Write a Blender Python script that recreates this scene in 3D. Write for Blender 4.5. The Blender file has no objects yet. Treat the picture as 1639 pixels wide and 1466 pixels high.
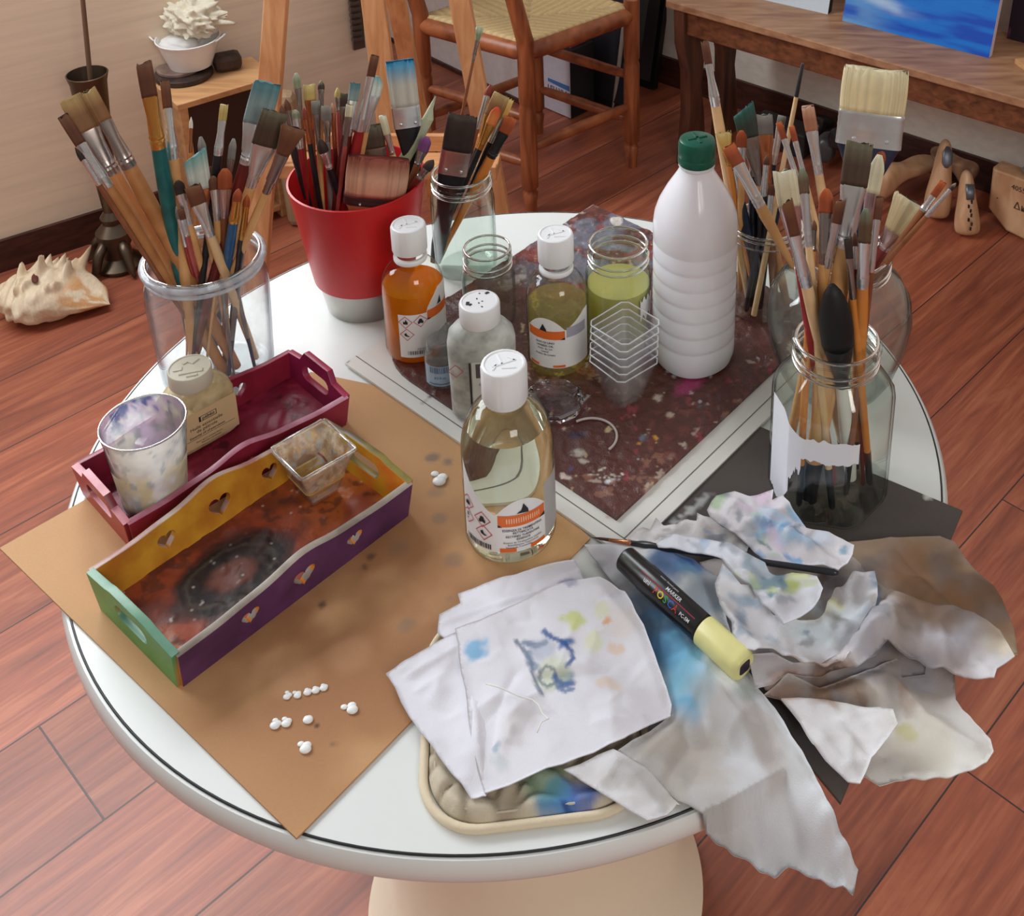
import bpy, bmesh, math, random
import numpy as np
from mathutils import Vector, Matrix, geometry

# ------------------------------------------------------------------ camera, light, exposure
SC = bpy.context.scene
W, H = 1639, 1466
FPX, CX, CY = 2022.12, 1061.95, -48.07
PITCH, ROLL = 0.366884, 0.00837
CAM = np.array([0.14287, -1.02714, 1.60205])
T = 0.70                                   # height of the table top

def cam_axes():
    cp, sp = math.cos(PITCH), math.sin(PITCH)
    fw = np.array([0, cp, -sp]); rt = np.array([1., 0, 0]); up = np.array([0, sp, cp])
    cr, sr = math.cos(ROLL), math.sin(ROLL)
    return fw, cr*rt + sr*up, -sr*rt + cr*up
FW, RT, UP = cam_axes()
cd = bpy.data.cameras.new('camera'); cam = bpy.data.objects.new('camera', cd)
SC.collection.objects.link(cam); SC.camera = cam
m = Matrix.Identity(4)
for i in range(3):
    m[i][0], m[i][1], m[i][2], m[i][3] = RT[i], UP[i], -FW[i], CAM[i]
cam.matrix_world = m
cd.sensor_fit = 'HORIZONTAL'; cd.sensor_width = 36; cd.lens = FPX/W*36
cd.shift_x = (W/2 - CX)/W; cd.shift_y = (CY - H/2)/W
cd.clip_start = 0.02; cd.clip_end = 50

SC.view_settings.view_transform = 'Standard'; SC.view_settings.look = 'None'
SC.view_settings.gamma = 1; SC.view_settings.exposure = -0.12
SC.cycles.transparent_max_bounces = 48; SC.cycles.max_bounces = 14
SC.cycles.transmission_bounces = 12; SC.cycles.glossy_bounces = 5; SC.cycles.diffuse_bounces = 4
SC.cycles.sample_clamp_indirect = 4

wd = bpy.data.worlds.new('world'); SC.world = wd; wd.use_nodes = True
nt = wd.node_tree; nt.nodes.clear()
bg = nt.nodes.new('ShaderNodeBackground'); ow = nt.nodes.new('ShaderNodeOutputWorld')
tc = nt.nodes.new('ShaderNodeTexCoord'); sx = nt.nodes.new('ShaderNodeSeparateXYZ')
rp = nt.nodes.new('ShaderNodeValToRGB')
nt.links.new(tc.outputs['Generated'], sx.inputs[0]); nt.links.new(sx.outputs['Z'], rp.inputs[0])
rp.color_ramp.elements[0].color = (.50, .42, .35, 1); rp.color_ramp.elements[1].color = (.80, .80, .82, 1)
rp.color_ramp.elements[0].position = 0.0; rp.color_ramp.elements[1].position = .7
nt.links.new(rp.outputs[0], bg.inputs[0]); bg.inputs[1].default_value = 0.50
nt.links.new(bg.outputs[0], ow.inputs[0])

def area(name, loc, target, sx_, sy_, power, col):
    l = bpy.data.lights.new(name, 'AREA'); l.shape = 'RECTANGLE'; l.size = sx_; l.size_y = sy_
    l.energy = power; l.color = col
    o = bpy.data.objects.new(name, l); SC.collection.objects.link(o)
    o.location = loc; o.rotation_euler = (Vector(target)-Vector(loc)).to_track_quat('-Z', 'Y').to_euler()
    return o
area('window_daylight', (-1.60, .92, 1.72), (-.62, -.30, .95), 2.0, 1.15, 92, (.90, .96, 1))
area('camera_side_fill', (1.3, -2.4, 2.3), (0.1, .6, .5), 1.0, 1.0, 30, (1, .95, .88))  # added weak warm fill lamp behind the camera, no window there

# ------------------------------------------------------------------ helpers
def at(px, py, z=T):
    """point of the horizontal plane z seen at a place of the picture"""
    d = (px-CX)/FPX*RT - (py-CY)/FPX*UP + FW
    t = (z-CAM[2])/d[2]
    return Vector(CAM + d*t)
def at_plane(px, py, p0, n):
    d = (px-CX)/FPX*RT - (py-CY)/FPX*UP + FW
    n = np.array(n); t = ((np.array(p0)-CAM)@n)/(d@n)
    return Vector(CAM + d*t)
def px_per_m(p): return FPX/float((np.array(p)-CAM)@FW)

def link(o, parent=None):
    SC.collection.objects.link(o)
    if parent is not None:
        o.parent = parent
        o.matrix_parent_inverse = parent.matrix_world.inverted() if False else Matrix.Identity(4)
    return o
def thing(name, label, cat, loc=(0, 0, 0), rz=0, group=None):
    o = bpy.data.objects.new(name, None); o.empty_display_size = .02
    SC.collection.objects.link(o); o.location = loc; o.rotation_euler = (0, 0, rz)
    o['label'] = label; o['category'] = cat
    if group: o['group'] = group
    return o
def tag(o, label, cat, group=None):
    o['label'] = label; o['category'] = cat
    if group: o['group'] = group
    return o
def struct(o): o['kind'] = 'structure'; return o
def mesh_obj(name, verts, faces, mat, parent=None, smooth=True, cols=None):
    me = bpy.data.meshes.new(name); me.from_pydata([tuple(map(float, v)) for v in verts], [], [tuple(map(int, f)) for f in faces])
    me.validate()
    if mat: me.materials.append(mat)
    if smooth: me.polygons.foreach_set('use_smooth', [True]*len(me.polygons))
    if cols is not None:
        a = me.color_attributes.new('Col', 'FLOAT_COLOR', 'POINT')
        c = np.ones((len(verts), 4)); c[:, :3] = cols; a.data.foreach_set('color', c.ravel())
    me.update(); o = bpy.data.objects.new(name, me); return link(o, parent)
def bm_obj(name, bm, mat, parent=None, smooth=False, bevel=0, seg=2):
    bmesh.ops.recalc_face_normals(bm, faces=bm.faces)
    me = bpy.data.meshes.new(name); bm.to_mesh(me); bm.free()
    if mat: me.materials.append(mat)
    if smooth: me.polygons.foreach_set('use_smooth', [True]*len(me.polygons))
    o = bpy.data.objects.new(name, me); link(o, parent)
    if bevel:
        b = o.modifiers.new('bevel', 'BEVEL'); b.width = bevel; b.segments = seg; b.limit_method = 'ANGLE'
    return o
def auto(o, ang=40):
    me = o.data; me.polygons.foreach_set('use_smooth', [True]*len(me.polygons))
    me.set_sharp_from_angle(angle=math.radians(ang)); return o
def lathe_data(prof, seg=48, c=(0, 0, 0), sx=1, sy=1, rot=0, facet=None):
    """prof: list of (r, z).  facet(angle)->radius factor"""
    V, F = [], []
    n = len(prof)
    for k in range(seg):
        a = 2*math.pi*k/seg; f = facet(a) if facet else 1
        for (r, z) in prof:
            x, y = r*math.cos(a)*sx*f, r*math.sin(a)*sy*f
            V.append((c[0]+x*math.cos(rot)-y*math.sin(rot), c[1]+x*math.sin(rot)+y*math.cos(rot), c[2]+z))
    for k in range(seg):
        for i in range(n-1):
            a, b = k*n+i, ((k+1) % seg)*n+i
            F.append((a, b, b+1, a+1))
    return V, F
def lathe(name, prof, mat, parent=None, seg=48, cap=True, ang=35, **k):
    V, F = lathe_data(prof, seg, **k); n = len(prof)
    if cap:
        if prof[0][0] > 1e-5: F.append(tuple(k2*n for k2 in range(seg))[::-1])
        if prof[-1][0] > 1e-5: F.append(tuple(k2*n+n-1 for k2 in range(seg)))
    o = mesh_obj(name, V, F, mat, parent)
    bm = bmesh.new(); bm.from_mesh(o.data); bmesh.ops.remove_doubles(bm, verts=bm.verts, dist=1e-6)
    bmesh.ops.recalc_face_normals(bm, faces=bm.faces); bm.to_mesh(o.data); bm.free()
    return auto(o, ang)
def box(bm, c, s, rz=0, M=None):
    r = bmesh.ops.create_cube(bm, size=1)
    mm = Matrix.Translation(c) @ Matrix.Rotation(rz, 4, 'Z') @ Matrix.Diagonal((*s, 1))
    if M: mm = M @ mm
    bmesh.ops.transform(bm, matrix=mm, verts=r['verts'])
def boxo(name, c, s, mat, parent=None, rz=0, bevel=.001, M=None):
    bm = bmesh.new(); box(bm, c, s, rz, M); return bm_obj(name, bm, mat, parent, bevel=bevel)
def frame_to(p0, p1, wdir=None):
    """4x4 with z along p0->p1, x close to wdir"""
    p0, p1 = Vector(p0), Vector(p1); z = (p1-p0).normalized()
    w = Vector(wdir) if wdir is not None else (Vector((1, 0, 0)) if abs(z.x) < .9 else Vector((0, 1, 0)))
    x = (w - z*w.dot(z)).normalized(); y = z.cross(x)
    M = Matrix.Identity(4)
    for i in range(3): M[i][0], M[i][1], M[i][2], M[i][3] = x[i], y[i], z[i], p0[i]
    return M, (p1-p0).length
def loft(secs, M=None, seg=16, cap=True):
    """secs: (t, wx, wy, exponent, ox, oy)"""
    V, F = [], []
    for s in secs:
        t, wx, wy = s[:3]; e = s[3] if len(s) > 3 else 2; ox = s[4] if len(s) > 4 else 0; oy = s[5] if len(s) > 5 else 0
        for k in range(seg):
            a = 2*math.pi*k/seg; c, sn = math.cos(a), math.sin(a)
            v = Vector((ox+wx*math.copysign(abs(c)**(2/e), c), oy+wy*math.copysign(abs(sn)**(2/e), sn), t))
            V.append(M @ v if M else v)
    n = len(secs)
    for i in range(n-1):
        for k in range(seg):
            a, b = i*seg+k, i*seg+(k+1) % seg
            F.append((a, b, b+seg, a+seg))
    if cap: F.append(tuple(range(seg))[::-1]); F.append(tuple(range((n-1)*seg, n*seg)))
    return V, F
def bar(name, p0, p1, wx, wy, mat, parent=None, wdir=None, wx1=None, wy1=None, bevel=.002):
    M, L = frame_to(p0, p1, wdir); wx1 = wx1 or wx; wy1 = wy1 or wy
    bm = bmesh.new(); vs = []
    for t, a, b in ((0, wx, wy), (L, wx1, wy1)):
        for sx_, sy_ in ((-1, -1), (1, -1), (1, 1), (-1, 1)): vs.append(bm.verts.new(M @ Vector((sx_*a/2, sy_*b/2, t))))
    for f in ((3, 2, 1, 0), (4, 5, 6, 7), (0, 1, 5, 4), (1, 2, 6, 5), (2, 3, 7, 6), (3, 0, 4, 7)): bm.faces.new([vs[i] for i in f])
    return bm_obj(name, bm, mat, parent, bevel=bevel)
def rod(name, p0, p1, prof, mat, parent=None, seg=16):
    """prof: (fraction, radius) list"""
    M, L = frame_to(p0, p1); V, F = loft([(f*L, r, r) for f, r in prof], M, seg)
    return auto(mesh_obj(name, V, F, mat, parent), 50)
def tube_path(name, pts, r, mat, parent=None, seg=8, closed=False):
    V, F = [], []; n = len(pts); pts = [Vector(p) for p in pts]; up = Vector((0, 0, 1))
    for i, p in enumerate(pts):
        a = pts[(i-1) % n] if (closed or i > 0) else p; b = pts[(i+1) % n] if (closed or i < n-1) else p
        d = (b-a).normalized(); u = d.cross(up); u = u.normalized() if u.length > 1e-4 else Vector((1, 0, 0)); v = u.cross(d)
        rr = r[i] if isinstance(r, (list, tuple)) else r
        for k in range(seg):
            t = 2*math.pi*k/seg; V.append(p + u*math.cos(t)*rr + v*math.sin(t)*rr)
    for i in range(n if closed else n-1):
        for k in range(seg):
            j = (i+1) % n; F.append((i*seg+k, i*seg+(k+1) % seg, j*seg+(k+1) % seg, j*seg+k))
    if not closed: F.append(tuple(range(seg))[::-1]); F.append(tuple(range((n-1)*seg, n*seg)))
    return mesh_obj(name, V, F, mat, parent)
def poly_panel(name, outline, holes, thick, M, mat, parent=None, bevel=.0006):
    """2-D outline with holes, extruded thick (centred), placed by M"""
    cu = bpy.data.curves.new('c', 'CURVE'); cu.dimensions = '2D'; cu.fill_mode = 'BOTH'; cu.extrude = thick/2 - bevel
    cu.bevel_depth = bevel; cu.bevel_resolution = 1; cu.offset = -bevel
    for ring in [outline]+list(holes):
        s = cu.splines.new('POLY'); s.points.add(len(ring)-1); s.use_cyclic_u = True
        for q, (x, y) in zip(s.points, ring): q.co = (x, y, 0, 1)
    tmp = bpy.data.objects.new('tmp', cu); SC.collection.objects.link(tmp)
    dg = bpy.context.evaluated_depsgraph_get(); me = bpy.data.meshes.new_from_object(tmp.evaluated_get(dg))
    bpy.data.objects.remove(tmp); bpy.data.curves.remove(cu)
    me.transform(M); me.materials.clear(); me.materials.append(mat)
    o = bpy.data.objects.new(name, me); me.name = name
    return auto(link(o, parent), 30)
_txt = {}
def text_geo(s, size, bold=False):
    """verts (x,y) and faces of a line of text; x centred"""
    key = (s, bold)
    if key not in _txt:
        cu = bpy.data.curves.new('t', 'FONT'); cu.body = s; cu.size = 1; cu.align_x = 'CENTER'; cu.resolution_u = 2
        if bold: cu.offset = .012
        o = bpy.data.objects.new('t', cu); SC.collection.objects.link(o)
        me = bpy.data.meshes.new_from_object(o.evaluated_get(bpy.context.evaluated_depsgraph_get()))
        _txt[key] = ([(v.co.x, v.co.y) for v in me.vertices], [tuple(p.vertices) for p in me.polygons])
        bpy.data.objects.remove(o); bpy.data.curves.remove(cu); bpy.data.meshes.remove(me)
    V, F = _txt[key]; return [(x*size, y*size) for x, y in V], F
class Sheet:
    """flat pieces (u, v) collected on a surface; place(u, v) -> 3-D point"""
    def __init__(s, place): s.place = place; s.V, s.F = [], []
    def text(s, st, u, v, size, bold=False, sq=1, rot=0):
        V, F = text_geo(st, size, bold); b = len(s.V); c, n = math.cos(rot), math.sin(rot)
        s.V += [s.place(u+(x*c-y*n)*sq, v+x*n+y*c) for x, y in V]; s.F += [tuple(i+b for i in f) for f in F]
    def poly(s, pts):
        b = len(s.V); s.V += [s.place(*p) for p in pts]; s.F.append(tuple(range(b, b+len(pts))))
    def rect(s, u0, v0, u1, v1, n=8):
        for i in range(n):
            a, c = u0+(u1-u0)*i/n, u0+(u1-u0)*(i+1)/n
            s.poly([(a, v0), (c, v0), (c, v1), (a, v1)])
    def ring(s, u, v, r, w, n=4, a0=0):
        for i in range(n):
            a, b = a0+2*math.pi*i/n, a0+2*math.pi*(i+1)/n
            s.poly([(u+r*math.cos(a), v+r*math.sin(a)), (u+r*math.cos(b), v+r*math.sin(b)), (u+(r-w)*math.cos(b), v+(r-w)*math.sin(b)), (u+(r-w)*math.cos(a), v+(r-w)*math.sin(a))])
    def make(s, name, mat, parent=None): return mesh_obj(name, s.V, s.F, mat, parent, smooth=False)

# numpy noise ---------------------------------------------------------------
def _hash(ix, iy, seed):
    h = (ix.astype(np.int64)*374761393 + iy.astype(np.int64)*668265263 + seed*1442695041) & 0x7fffffff
    h = ((h ^ (h >> 13))*1274126177) & 0x7fffffff
    return ((h ^ (h >> 16)) & 0xffff)/65535.0
def vnoise(x, y, seed=0):
    xi, yi = np.floor(x), np.floor(y); fx, fy = x-xi, y-yi
    fx = fx*fx*(3-2*fx); fy = fy*fy*(3-2*fy)
    a, b, c, d = _hash(xi, yi, seed), _hash(xi+1, yi, seed), _hash(xi, yi+1, seed), _hash(xi+1, yi+1, seed)
    return (a*(1-fx)+b*fx)*(1-fy)+(c*(1-fx)+d*fx)*fy
def fbm(x, y, seed=0, o=4, g=.5):
    s = 0; a = 1; t = 0
    for i in range(o): s = s+a*vnoise(x*2**i+13.7*i, y*2**i+7.1*i, seed+i); t += a; a *= g
    return s/t
def ridged(x, y, seed=0, o=3):
    s = 0; a = 1; t = 0
    for i in range(o): s = s+a*(1-np.abs(2*vnoise(x*2**i, y*2**i, seed+i)-1)); t += a; a *= .45
    return s/t
def sm(x, a, b): t = np.clip((x-a)/(b-a), 0, 1); return t*t*(3-2*t)
def inside(x, y, poly):
    r = np.zeros(len(x), bool); n = len(poly)
    for i in range(n):
        x0, y0 = poly[i]; x1, y1 = poly[(i+1) % n]
        if y0 == y1: continue
        c = ((y0 > y) != (y1 > y)) & (x < (x1-x0)*(y-y0)/(y1-y0)+x0)
        r ^= c
    return r
def seg_dist(x, y, pl, closed=False):
    d = np.full(len(x), 1e9); n = len(pl)
    for i in range(n if closed else n-1):
        ax, ay = pl[i][:2]; bx, by = pl[(i+1) % n][:2]
        L = (bx-ax)**2+(by-ay)**2+1e-12; t = np.clip(((x-ax)*(bx-ax)+(y-ay)*(by-ay))/L, 0, 1)
        d = np.minimum(d, np.hypot(x-ax-t*(bx-ax), y-ay-t*(by-ay)))
    return d
def tri_poly(outline, res):
    """triangulated filling of a polygon: (xy array, tris, number of boundary points, their outline parameter)"""
    B, par = [], []
    n = len(outline)
    for i in range(n):
        a, b = outline[i], outline[(i+1) % n]; L = math.hypot(b[0]-a[0], b[1]-a[1]); k = max(1, int(L/res+.5))
        for j in range(k):
            B.append((a[0]+(b[0]-a[0])*j/k, a[1]+(b[1]-a[1])*j/k)); par.append(i+j/k)
    xs = np.array([p[0] for p in B]); ys = np.array([p[1] for p in B])
    gx, gy = np.meshgrid(np.arange(xs.min()+res*.5, xs.max(), res), np.arange(ys.min()+res*.5, ys.max(), res*.87))
    gx = gx + (np.arange(gx.shape[0]) % 2)[:, None]*res*.5
    gx, gy = gx.ravel(), gy.ravel()
    ok = inside(gx, gy, B); gx, gy = gx[ok], gy[ok]
    ok = seg_dist(gx, gy, outline, True) > res*.55; gx, gy = gx[ok], gy[ok]
    nb = len(B)
    P = [Vector(p) for p in B]+[Vector((a, b)) for a, b in zip(gx, gy)]
    r = geometry.delaunay_2d_cdt(P, [(i, (i+1) % nb) for i in range(nb)], [], 1, 1e-6)
    X = np.array([(v.x, v.y) for v in r[0]])
    return X, [tuple(f) for f in r[2]], nb, par

# ------------------------------------------------------------------ materials
MATS = {}
def newmat(name):
    m_ = bpy.data.materials.new(name); m_.use_nodes = True; n = m_.node_tree; n.nodes.clear()
    out = n.nodes.new('ShaderNodeOutputMaterial'); MATS[name] = m_
    return m_, n, out
def N(n, t, **k):
    x = n.nodes.new(t)
    for a, b in k.items(): setattr(x, a, b)
    return x
def principled(n, out, col=None, rough=.5, metal=0, **k):
    p = N(n, 'ShaderNodeBsdfPrincipled'); p.inputs['Roughness'].default_value = rough; p.inputs['Metallic'].default_value = metal
    if col: p.inputs['Base Color'].default_value = (*col, 1)
    for a, b in k.items(): p.inputs[a].default_value = b
    n.links.new(p.outputs[0], out.inputs[0]); return p
def s2l(c): return tuple(((v/255)/12.92 if v/255 <= .04045 else ((v/255+.055)/1.055)**2.4) for v in c)
def mat(name, col, rough=.5, metal=0, var=.12, scale=60, bump=.0, bscale=200, **k):
    """plain material with a little procedural unevenness; col in sRGB 0-255"""
    if name in MATS: return MATS[name]
    m_, n, out = newmat(name); c = s2l(col); p = principled(n, out, c, rough, metal, **k)
    t = N(n, 'ShaderNodeTexCoord'); no = N(n, 'ShaderNodeTexNoise'); no.inputs['Scale'].default_value = scale; no.inputs['Detail'].default_value = 4
    n.links.new(t.outputs['Object'], no.inputs['Vector'])
    mx = N(n, 'ShaderNodeMix', data_type='RGBA'); n.links.new(no.outputs['Fac'], mx.inputs[0])
    mx.inputs[6].default_value = (*[v*(1-var) for v in c], 1); mx.inputs[7].default_value = (*[min(1, v*(1+var)) for v in c], 1)
    n.links.new(mx.outputs[2], p.inputs['Base Color'])
    if bump:
        n2 = N(n, 'ShaderNodeTexNoise'); n2.inputs['Scale'].default_value = bscale; n2.inputs['Detail'].default_value = 5
        n.links.new(t.outputs['Object'], n2.inputs['Vector'])
        b = N(n, 'ShaderNodeBump'); b.inputs['Strength'].default_value = bump; b.inputs['Distance'].default_value = .002
        n.links.new(n2.outputs['Fac'], b.inputs['Height']); n.links.new(b.outputs[0], p.inputs['Normal'])
    return m_
def wood(name, c1, c2, sc=(6, 60, 60), rough=.5, coord='Object', bump=.15, rot=(0, 0, 0)):
    if name in MATS: return MATS[name]
    m_, n, out = newmat(name); p = principled(n, out, None, rough)
    t = N(n, 'ShaderNodeTexCoord'); mp = N(n, 'ShaderNodeMapping'); mp.inputs['Scale'].default_value = sc; mp.inputs['Rotation'].default_value = rot
    no = N(n, 'ShaderNodeTexNoise'); no.inputs['Scale'].default_value = 1; no.inputs['Detail'].default_value = 6; no.inputs['Distortion'].default_value = .6
    n.links.new(t.outputs[coord], mp.inputs[0]); n.links.new(mp.outputs[0], no.inputs['Vector'])
    r = N(n, 'ShaderNodeValToRGB'); r.color_ramp.elements[0].position = .3; r.color_ramp.elements[1].position = .68
    r.color_ramp.elements[0].color = (*s2l(c1), 1); r.color_ramp.elements[1].color = (*s2l(c2), 1)
    n.links.new(no.outputs['Fac'], r.inputs[0]); n.links.new(r.outputs[0], p.inputs['Base Color'])
    b = N(n, 'ShaderNodeBump'); b.inputs['Strength'].default_value = bump; b.inputs['Distance'].default_value = .001
    n.links.new(no.outputs['Fac'], b.inputs['Height']); n.links.new(b.outputs[0], p.inputs['Normal'])
    return m_
def vcmat(name, rough=.6, bump=.2, bscale=400, var=.1, rough_lo=None, weave=False, sheen=0, **k):
    """colour from the painted attribute Col of the thing, fine grain from noise"""
    if name in MATS: return MATS[name]
    m_, n, out = newmat(name); p = principled(n, out, None, rough, 0, **k)
    a = N(n, 'ShaderNodeVertexColor', layer_name='Col'); t = N(n, 'ShaderNodeTexCoord')
    no = N(n, 'ShaderNodeTexNoise'); no.inputs['Scale'].default_value = bscale; no.inputs['Detail'].default_value = 4
    n.links.new(t.outputs['Object'], no.inputs['Vector'])
    mr = N(n, 'ShaderNodeMapRange'); mr.inputs['To Min'].default_value = 1-var; mr.inputs['To Max'].default_value = 1+var
    n.links.new(no.outputs['Fac'], mr.inputs[0])
    vm = N(n, 'ShaderNodeVectorMath', operation='SCALE'); n.links.new(a.outputs['Color'], vm.inputs[0]); n.links.new(mr.outputs[0], vm.inputs['Scale'])
    n.links.new(vm.outputs[0], p.inputs['Base Color'])
    h = no.outputs['Fac']
    if weave:
        w = N(n, 'ShaderNodeTexNoise'); w.inputs['Scale'].default_value = 1800; n.links.new(t.outputs['Object'], w.inputs['Vector'])
        ad = N(n, 'ShaderNodeMath', operation='ADD'); n.links.new(no.outputs['Fac'], ad.inputs[0]); n.links.new(w.outputs['Fac'], ad.inputs[1]); h = ad.outputs[0]
    if bump:
        b = N(n, 'ShaderNodeBump'); b.inputs['Strength'].default_value = bump; b.inputs['Distance'].default_value = .0015
        n.links.new(h, b.inputs['Height']); n.links.new(b.outputs[0], p.inputs['Normal'])
    if rough_lo is not None:
        r2 = N(n, 'ShaderNodeMapRange'); r2.inputs['From Min'].default_value = .35; r2.inputs['From Max'].default_value = .65
        r2.inputs['To Min'].default_value = rough_lo; r2.inputs['To Max'].default_value = rough
        n3 = N(n, 'ShaderNodeTexNoise'); n3.inputs['Scale'].default_value = 30; n.links.new(t.outputs['Object'], n3.inputs['Vector'])
        n.links.new(n3.outputs['Fac'], r2.inputs[0]); n.links.new(r2.outputs[0], p.inputs['Roughness'])
    return m_
def glass(name, tint=(253, 254, 253), edge=(120, 138, 130), milky=0, milk=(230, 230, 228), rough=.03, refl=1):
    """thin glass or clear plastic wall: see-through, greener and darker where the wall is seen edge-on, glossy"""
    if name in MATS: return MATS[name]
    m_, n, out = newmat(name)
    lw = N(n, 'ShaderNodeLayerWeight'); lw.inputs['Blend'].default_value = .5
    rp_ = N(n, 'ShaderNodeValToRGB'); rp_.color_ramp.elements[0].color = (*s2l(tint), 1); rp_.color_ramp.elements[1].color = (*s2l(edge), 1)
    rp_.color_ramp.elements[0].position = .62; rp_.color_ramp.elements[1].position = 1.0
    n.links.new(lw.outputs['Facing'], rp_.inputs[0])
    tr = N(n, 'ShaderNodeBsdfTransparent'); n.links.new(rp_.outputs[0], tr.inputs[0])
    gl = N(n, 'ShaderNodeBsdfAnisotropic'); gl.inputs['Roughness'].default_value = rough
    pw = N(n, 'ShaderNodeMath', operation='POWER'); pw.inputs[1].default_value = 4.5; n.links.new(lw.outputs['Facing'], pw.inputs[0])
    sc_ = N(n, 'ShaderNodeMath', operation='MULTIPLY_ADD'); sc_.inputs[1].default_value = .75*refl; sc_.inputs[2].default_value = .05*refl; n.links.new(pw.outputs[0], sc_.inputs[0])
    mx = N(n, 'ShaderNodeMixShader'); n.links.new(sc_.outputs[0], mx.inputs[0]); n.links.new(tr.outputs[0], mx.inputs[1]); n.links.new(gl.outputs[0], mx.inputs[2])
    last = mx
    if milky:
        df = N(n, 'ShaderNodeBsdfDiffuse'); df.inputs[0].default_value = (*s2l(milk), 1)
        m2 = N(n, 'ShaderNodeMixShader'); t = N(n, 'ShaderNodeTexCoord'); no = N(n, 'ShaderNodeTexNoise'); no.inputs['Scale'].default_value = 60
        n.links.new(t.outputs['Object'], no.inputs['Vector']); mr = N(n, 'ShaderNodeMapRange'); mr.inputs['From Min'].default_value = .3; mr.inputs['From Max'].default_value = .7
        mr.inputs['To Min'].default_value = milky*.6; mr.inputs['To Max'].default_value = min(1, milky*1.4); n.links.new(no.outputs['Fac'], mr.inputs[0])
        n.links.new(mr.outputs[0], m2.inputs[0]); n.links.new(mx.outputs[0], m2.inputs[1]); n.links.new(df.outputs[0], m2.inputs[2]); last = m2
    n.links.new(last.outputs[0], out.inputs[0]); return m_
def liquid(name, col, ior=1.4, rough=0, dens=0):
    if name in MATS: return MATS[name]
    m_, n, out = newmat(name)
    p = principled(n, out, s2l(col), rough, 0, IOR=ior); p.inputs['Transmission Weight'].default_value = 1
    return m_
def dyed(name, col, body=.25):
    """clear dyed liquid: tinted see-through with a little body colour"""
    if name in MATS: return MATS[name]
    m_, n, out = newmat(name); tr = N(n, 'ShaderNodeBsdfTransparent'); tr.inputs[0].default_value = (*s2l(col), 1)
    tl = N(n, 'ShaderNodeBsdfTranslucent'); tl.inputs[0].default_value = (*s2l(col), 1); df = N(n, 'ShaderNodeBsdfDiffuse'); df.inputs[0].default_value = (*s2l(col), 1)
    ad = N(n, 'ShaderNodeMixShader'); n.links.new(tl.outputs[0], ad.inputs[1]); n.links.new(df.outputs[0], ad.inputs[2]); ad.inputs[0].default_value = .5
    mx = N(n, 'ShaderNodeMixShader'); mx.inputs[0].default_value = body; n.links.new(tr.outputs[0], mx.inputs[1]); n.links.new(ad.outputs[0], mx.inputs[2]); n.links.new(mx.outputs[0], out.inputs[0]); return m_
def smear_mat(name, cols, scale=45, lo=.42, hi=.58, amax=.9, seed=0):
    """dried paint smears with bare see-through gaps"""
    if name in MATS: return MATS[name]
    m_, n, out = newmat(name); L = n.links; t = N(n, 'ShaderNodeTexCoord'); mp = N(n, 'ShaderNodeMapping'); mp.inputs['Location'].default_value = (seed, seed*2, seed*3); L.new(t.outputs['Object'], mp.inputs[0])
    a = N(n, 'ShaderNodeTexNoise'); a.inputs['Scale'].default_value = scale; a.inputs['Detail'].default_value = 3; a.inputs['Distortion'].default_value = 1.2; L.new(mp.outputs[0], a.inputs['Vector'])
    r = N(n, 'ShaderNodeValToRGB'); e = r.color_ramp.elements; e[0].position = .3; e[0].color = (*s2l(cols[0]), 1); e[1].position = .7; e[1].color = (*s2l(cols[-1]), 1)
    for i, c in enumerate(cols[1:-1]): k = e.new(.3+.4*(i+1)/(len(cols)-1)); k.color = (*s2l(c), 1)
    L.new(a.outputs['Fac'], r.inputs[0]); b = N(n, 'ShaderNodeTexNoise'); b.inputs['Scale'].default_value = scale*.8; b.inputs['Detail'].default_value = 4; L.new(t.outputs['Object'], b.inputs['Vector'])
    mr = N(n, 'ShaderNodeMapRange'); mr.inputs['From Min'].default_value = lo; mr.inputs['From Max'].default_value = hi; mr.inputs['To Max'].default_value = amax; L.new(b.outputs['Fac'], mr.inputs[0])
    p = N(n, 'ShaderNodeBsdfPrincipled'); p.inputs['Roughness'].default_value = .4; L.new(r.outputs[0], p.inputs['Base Color']); tr = N(n, 'ShaderNodeBsdfTransparent'); mx = N(n, 'ShaderNodeMixShader')
    L.new(mr.outputs[0], mx.inputs[0]); L.new(tr.outputs[0], mx.inputs[1]); L.new(p.outputs[0], mx.inputs[2]); L.new(mx.outputs[0], out.inputs[0]); return m_
def solid_glass(name='solid glass', col=(236, 246, 242), ior=1.47):
    return liquid(name, col, ior)
WHITE_PLASTIC = lambda: mat('white plastic', (236, 236, 238), .35, var=.02)
CHROME = lambda: mat('bright tin', (205, 207, 210), .22, 1, var=.08)
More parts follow.
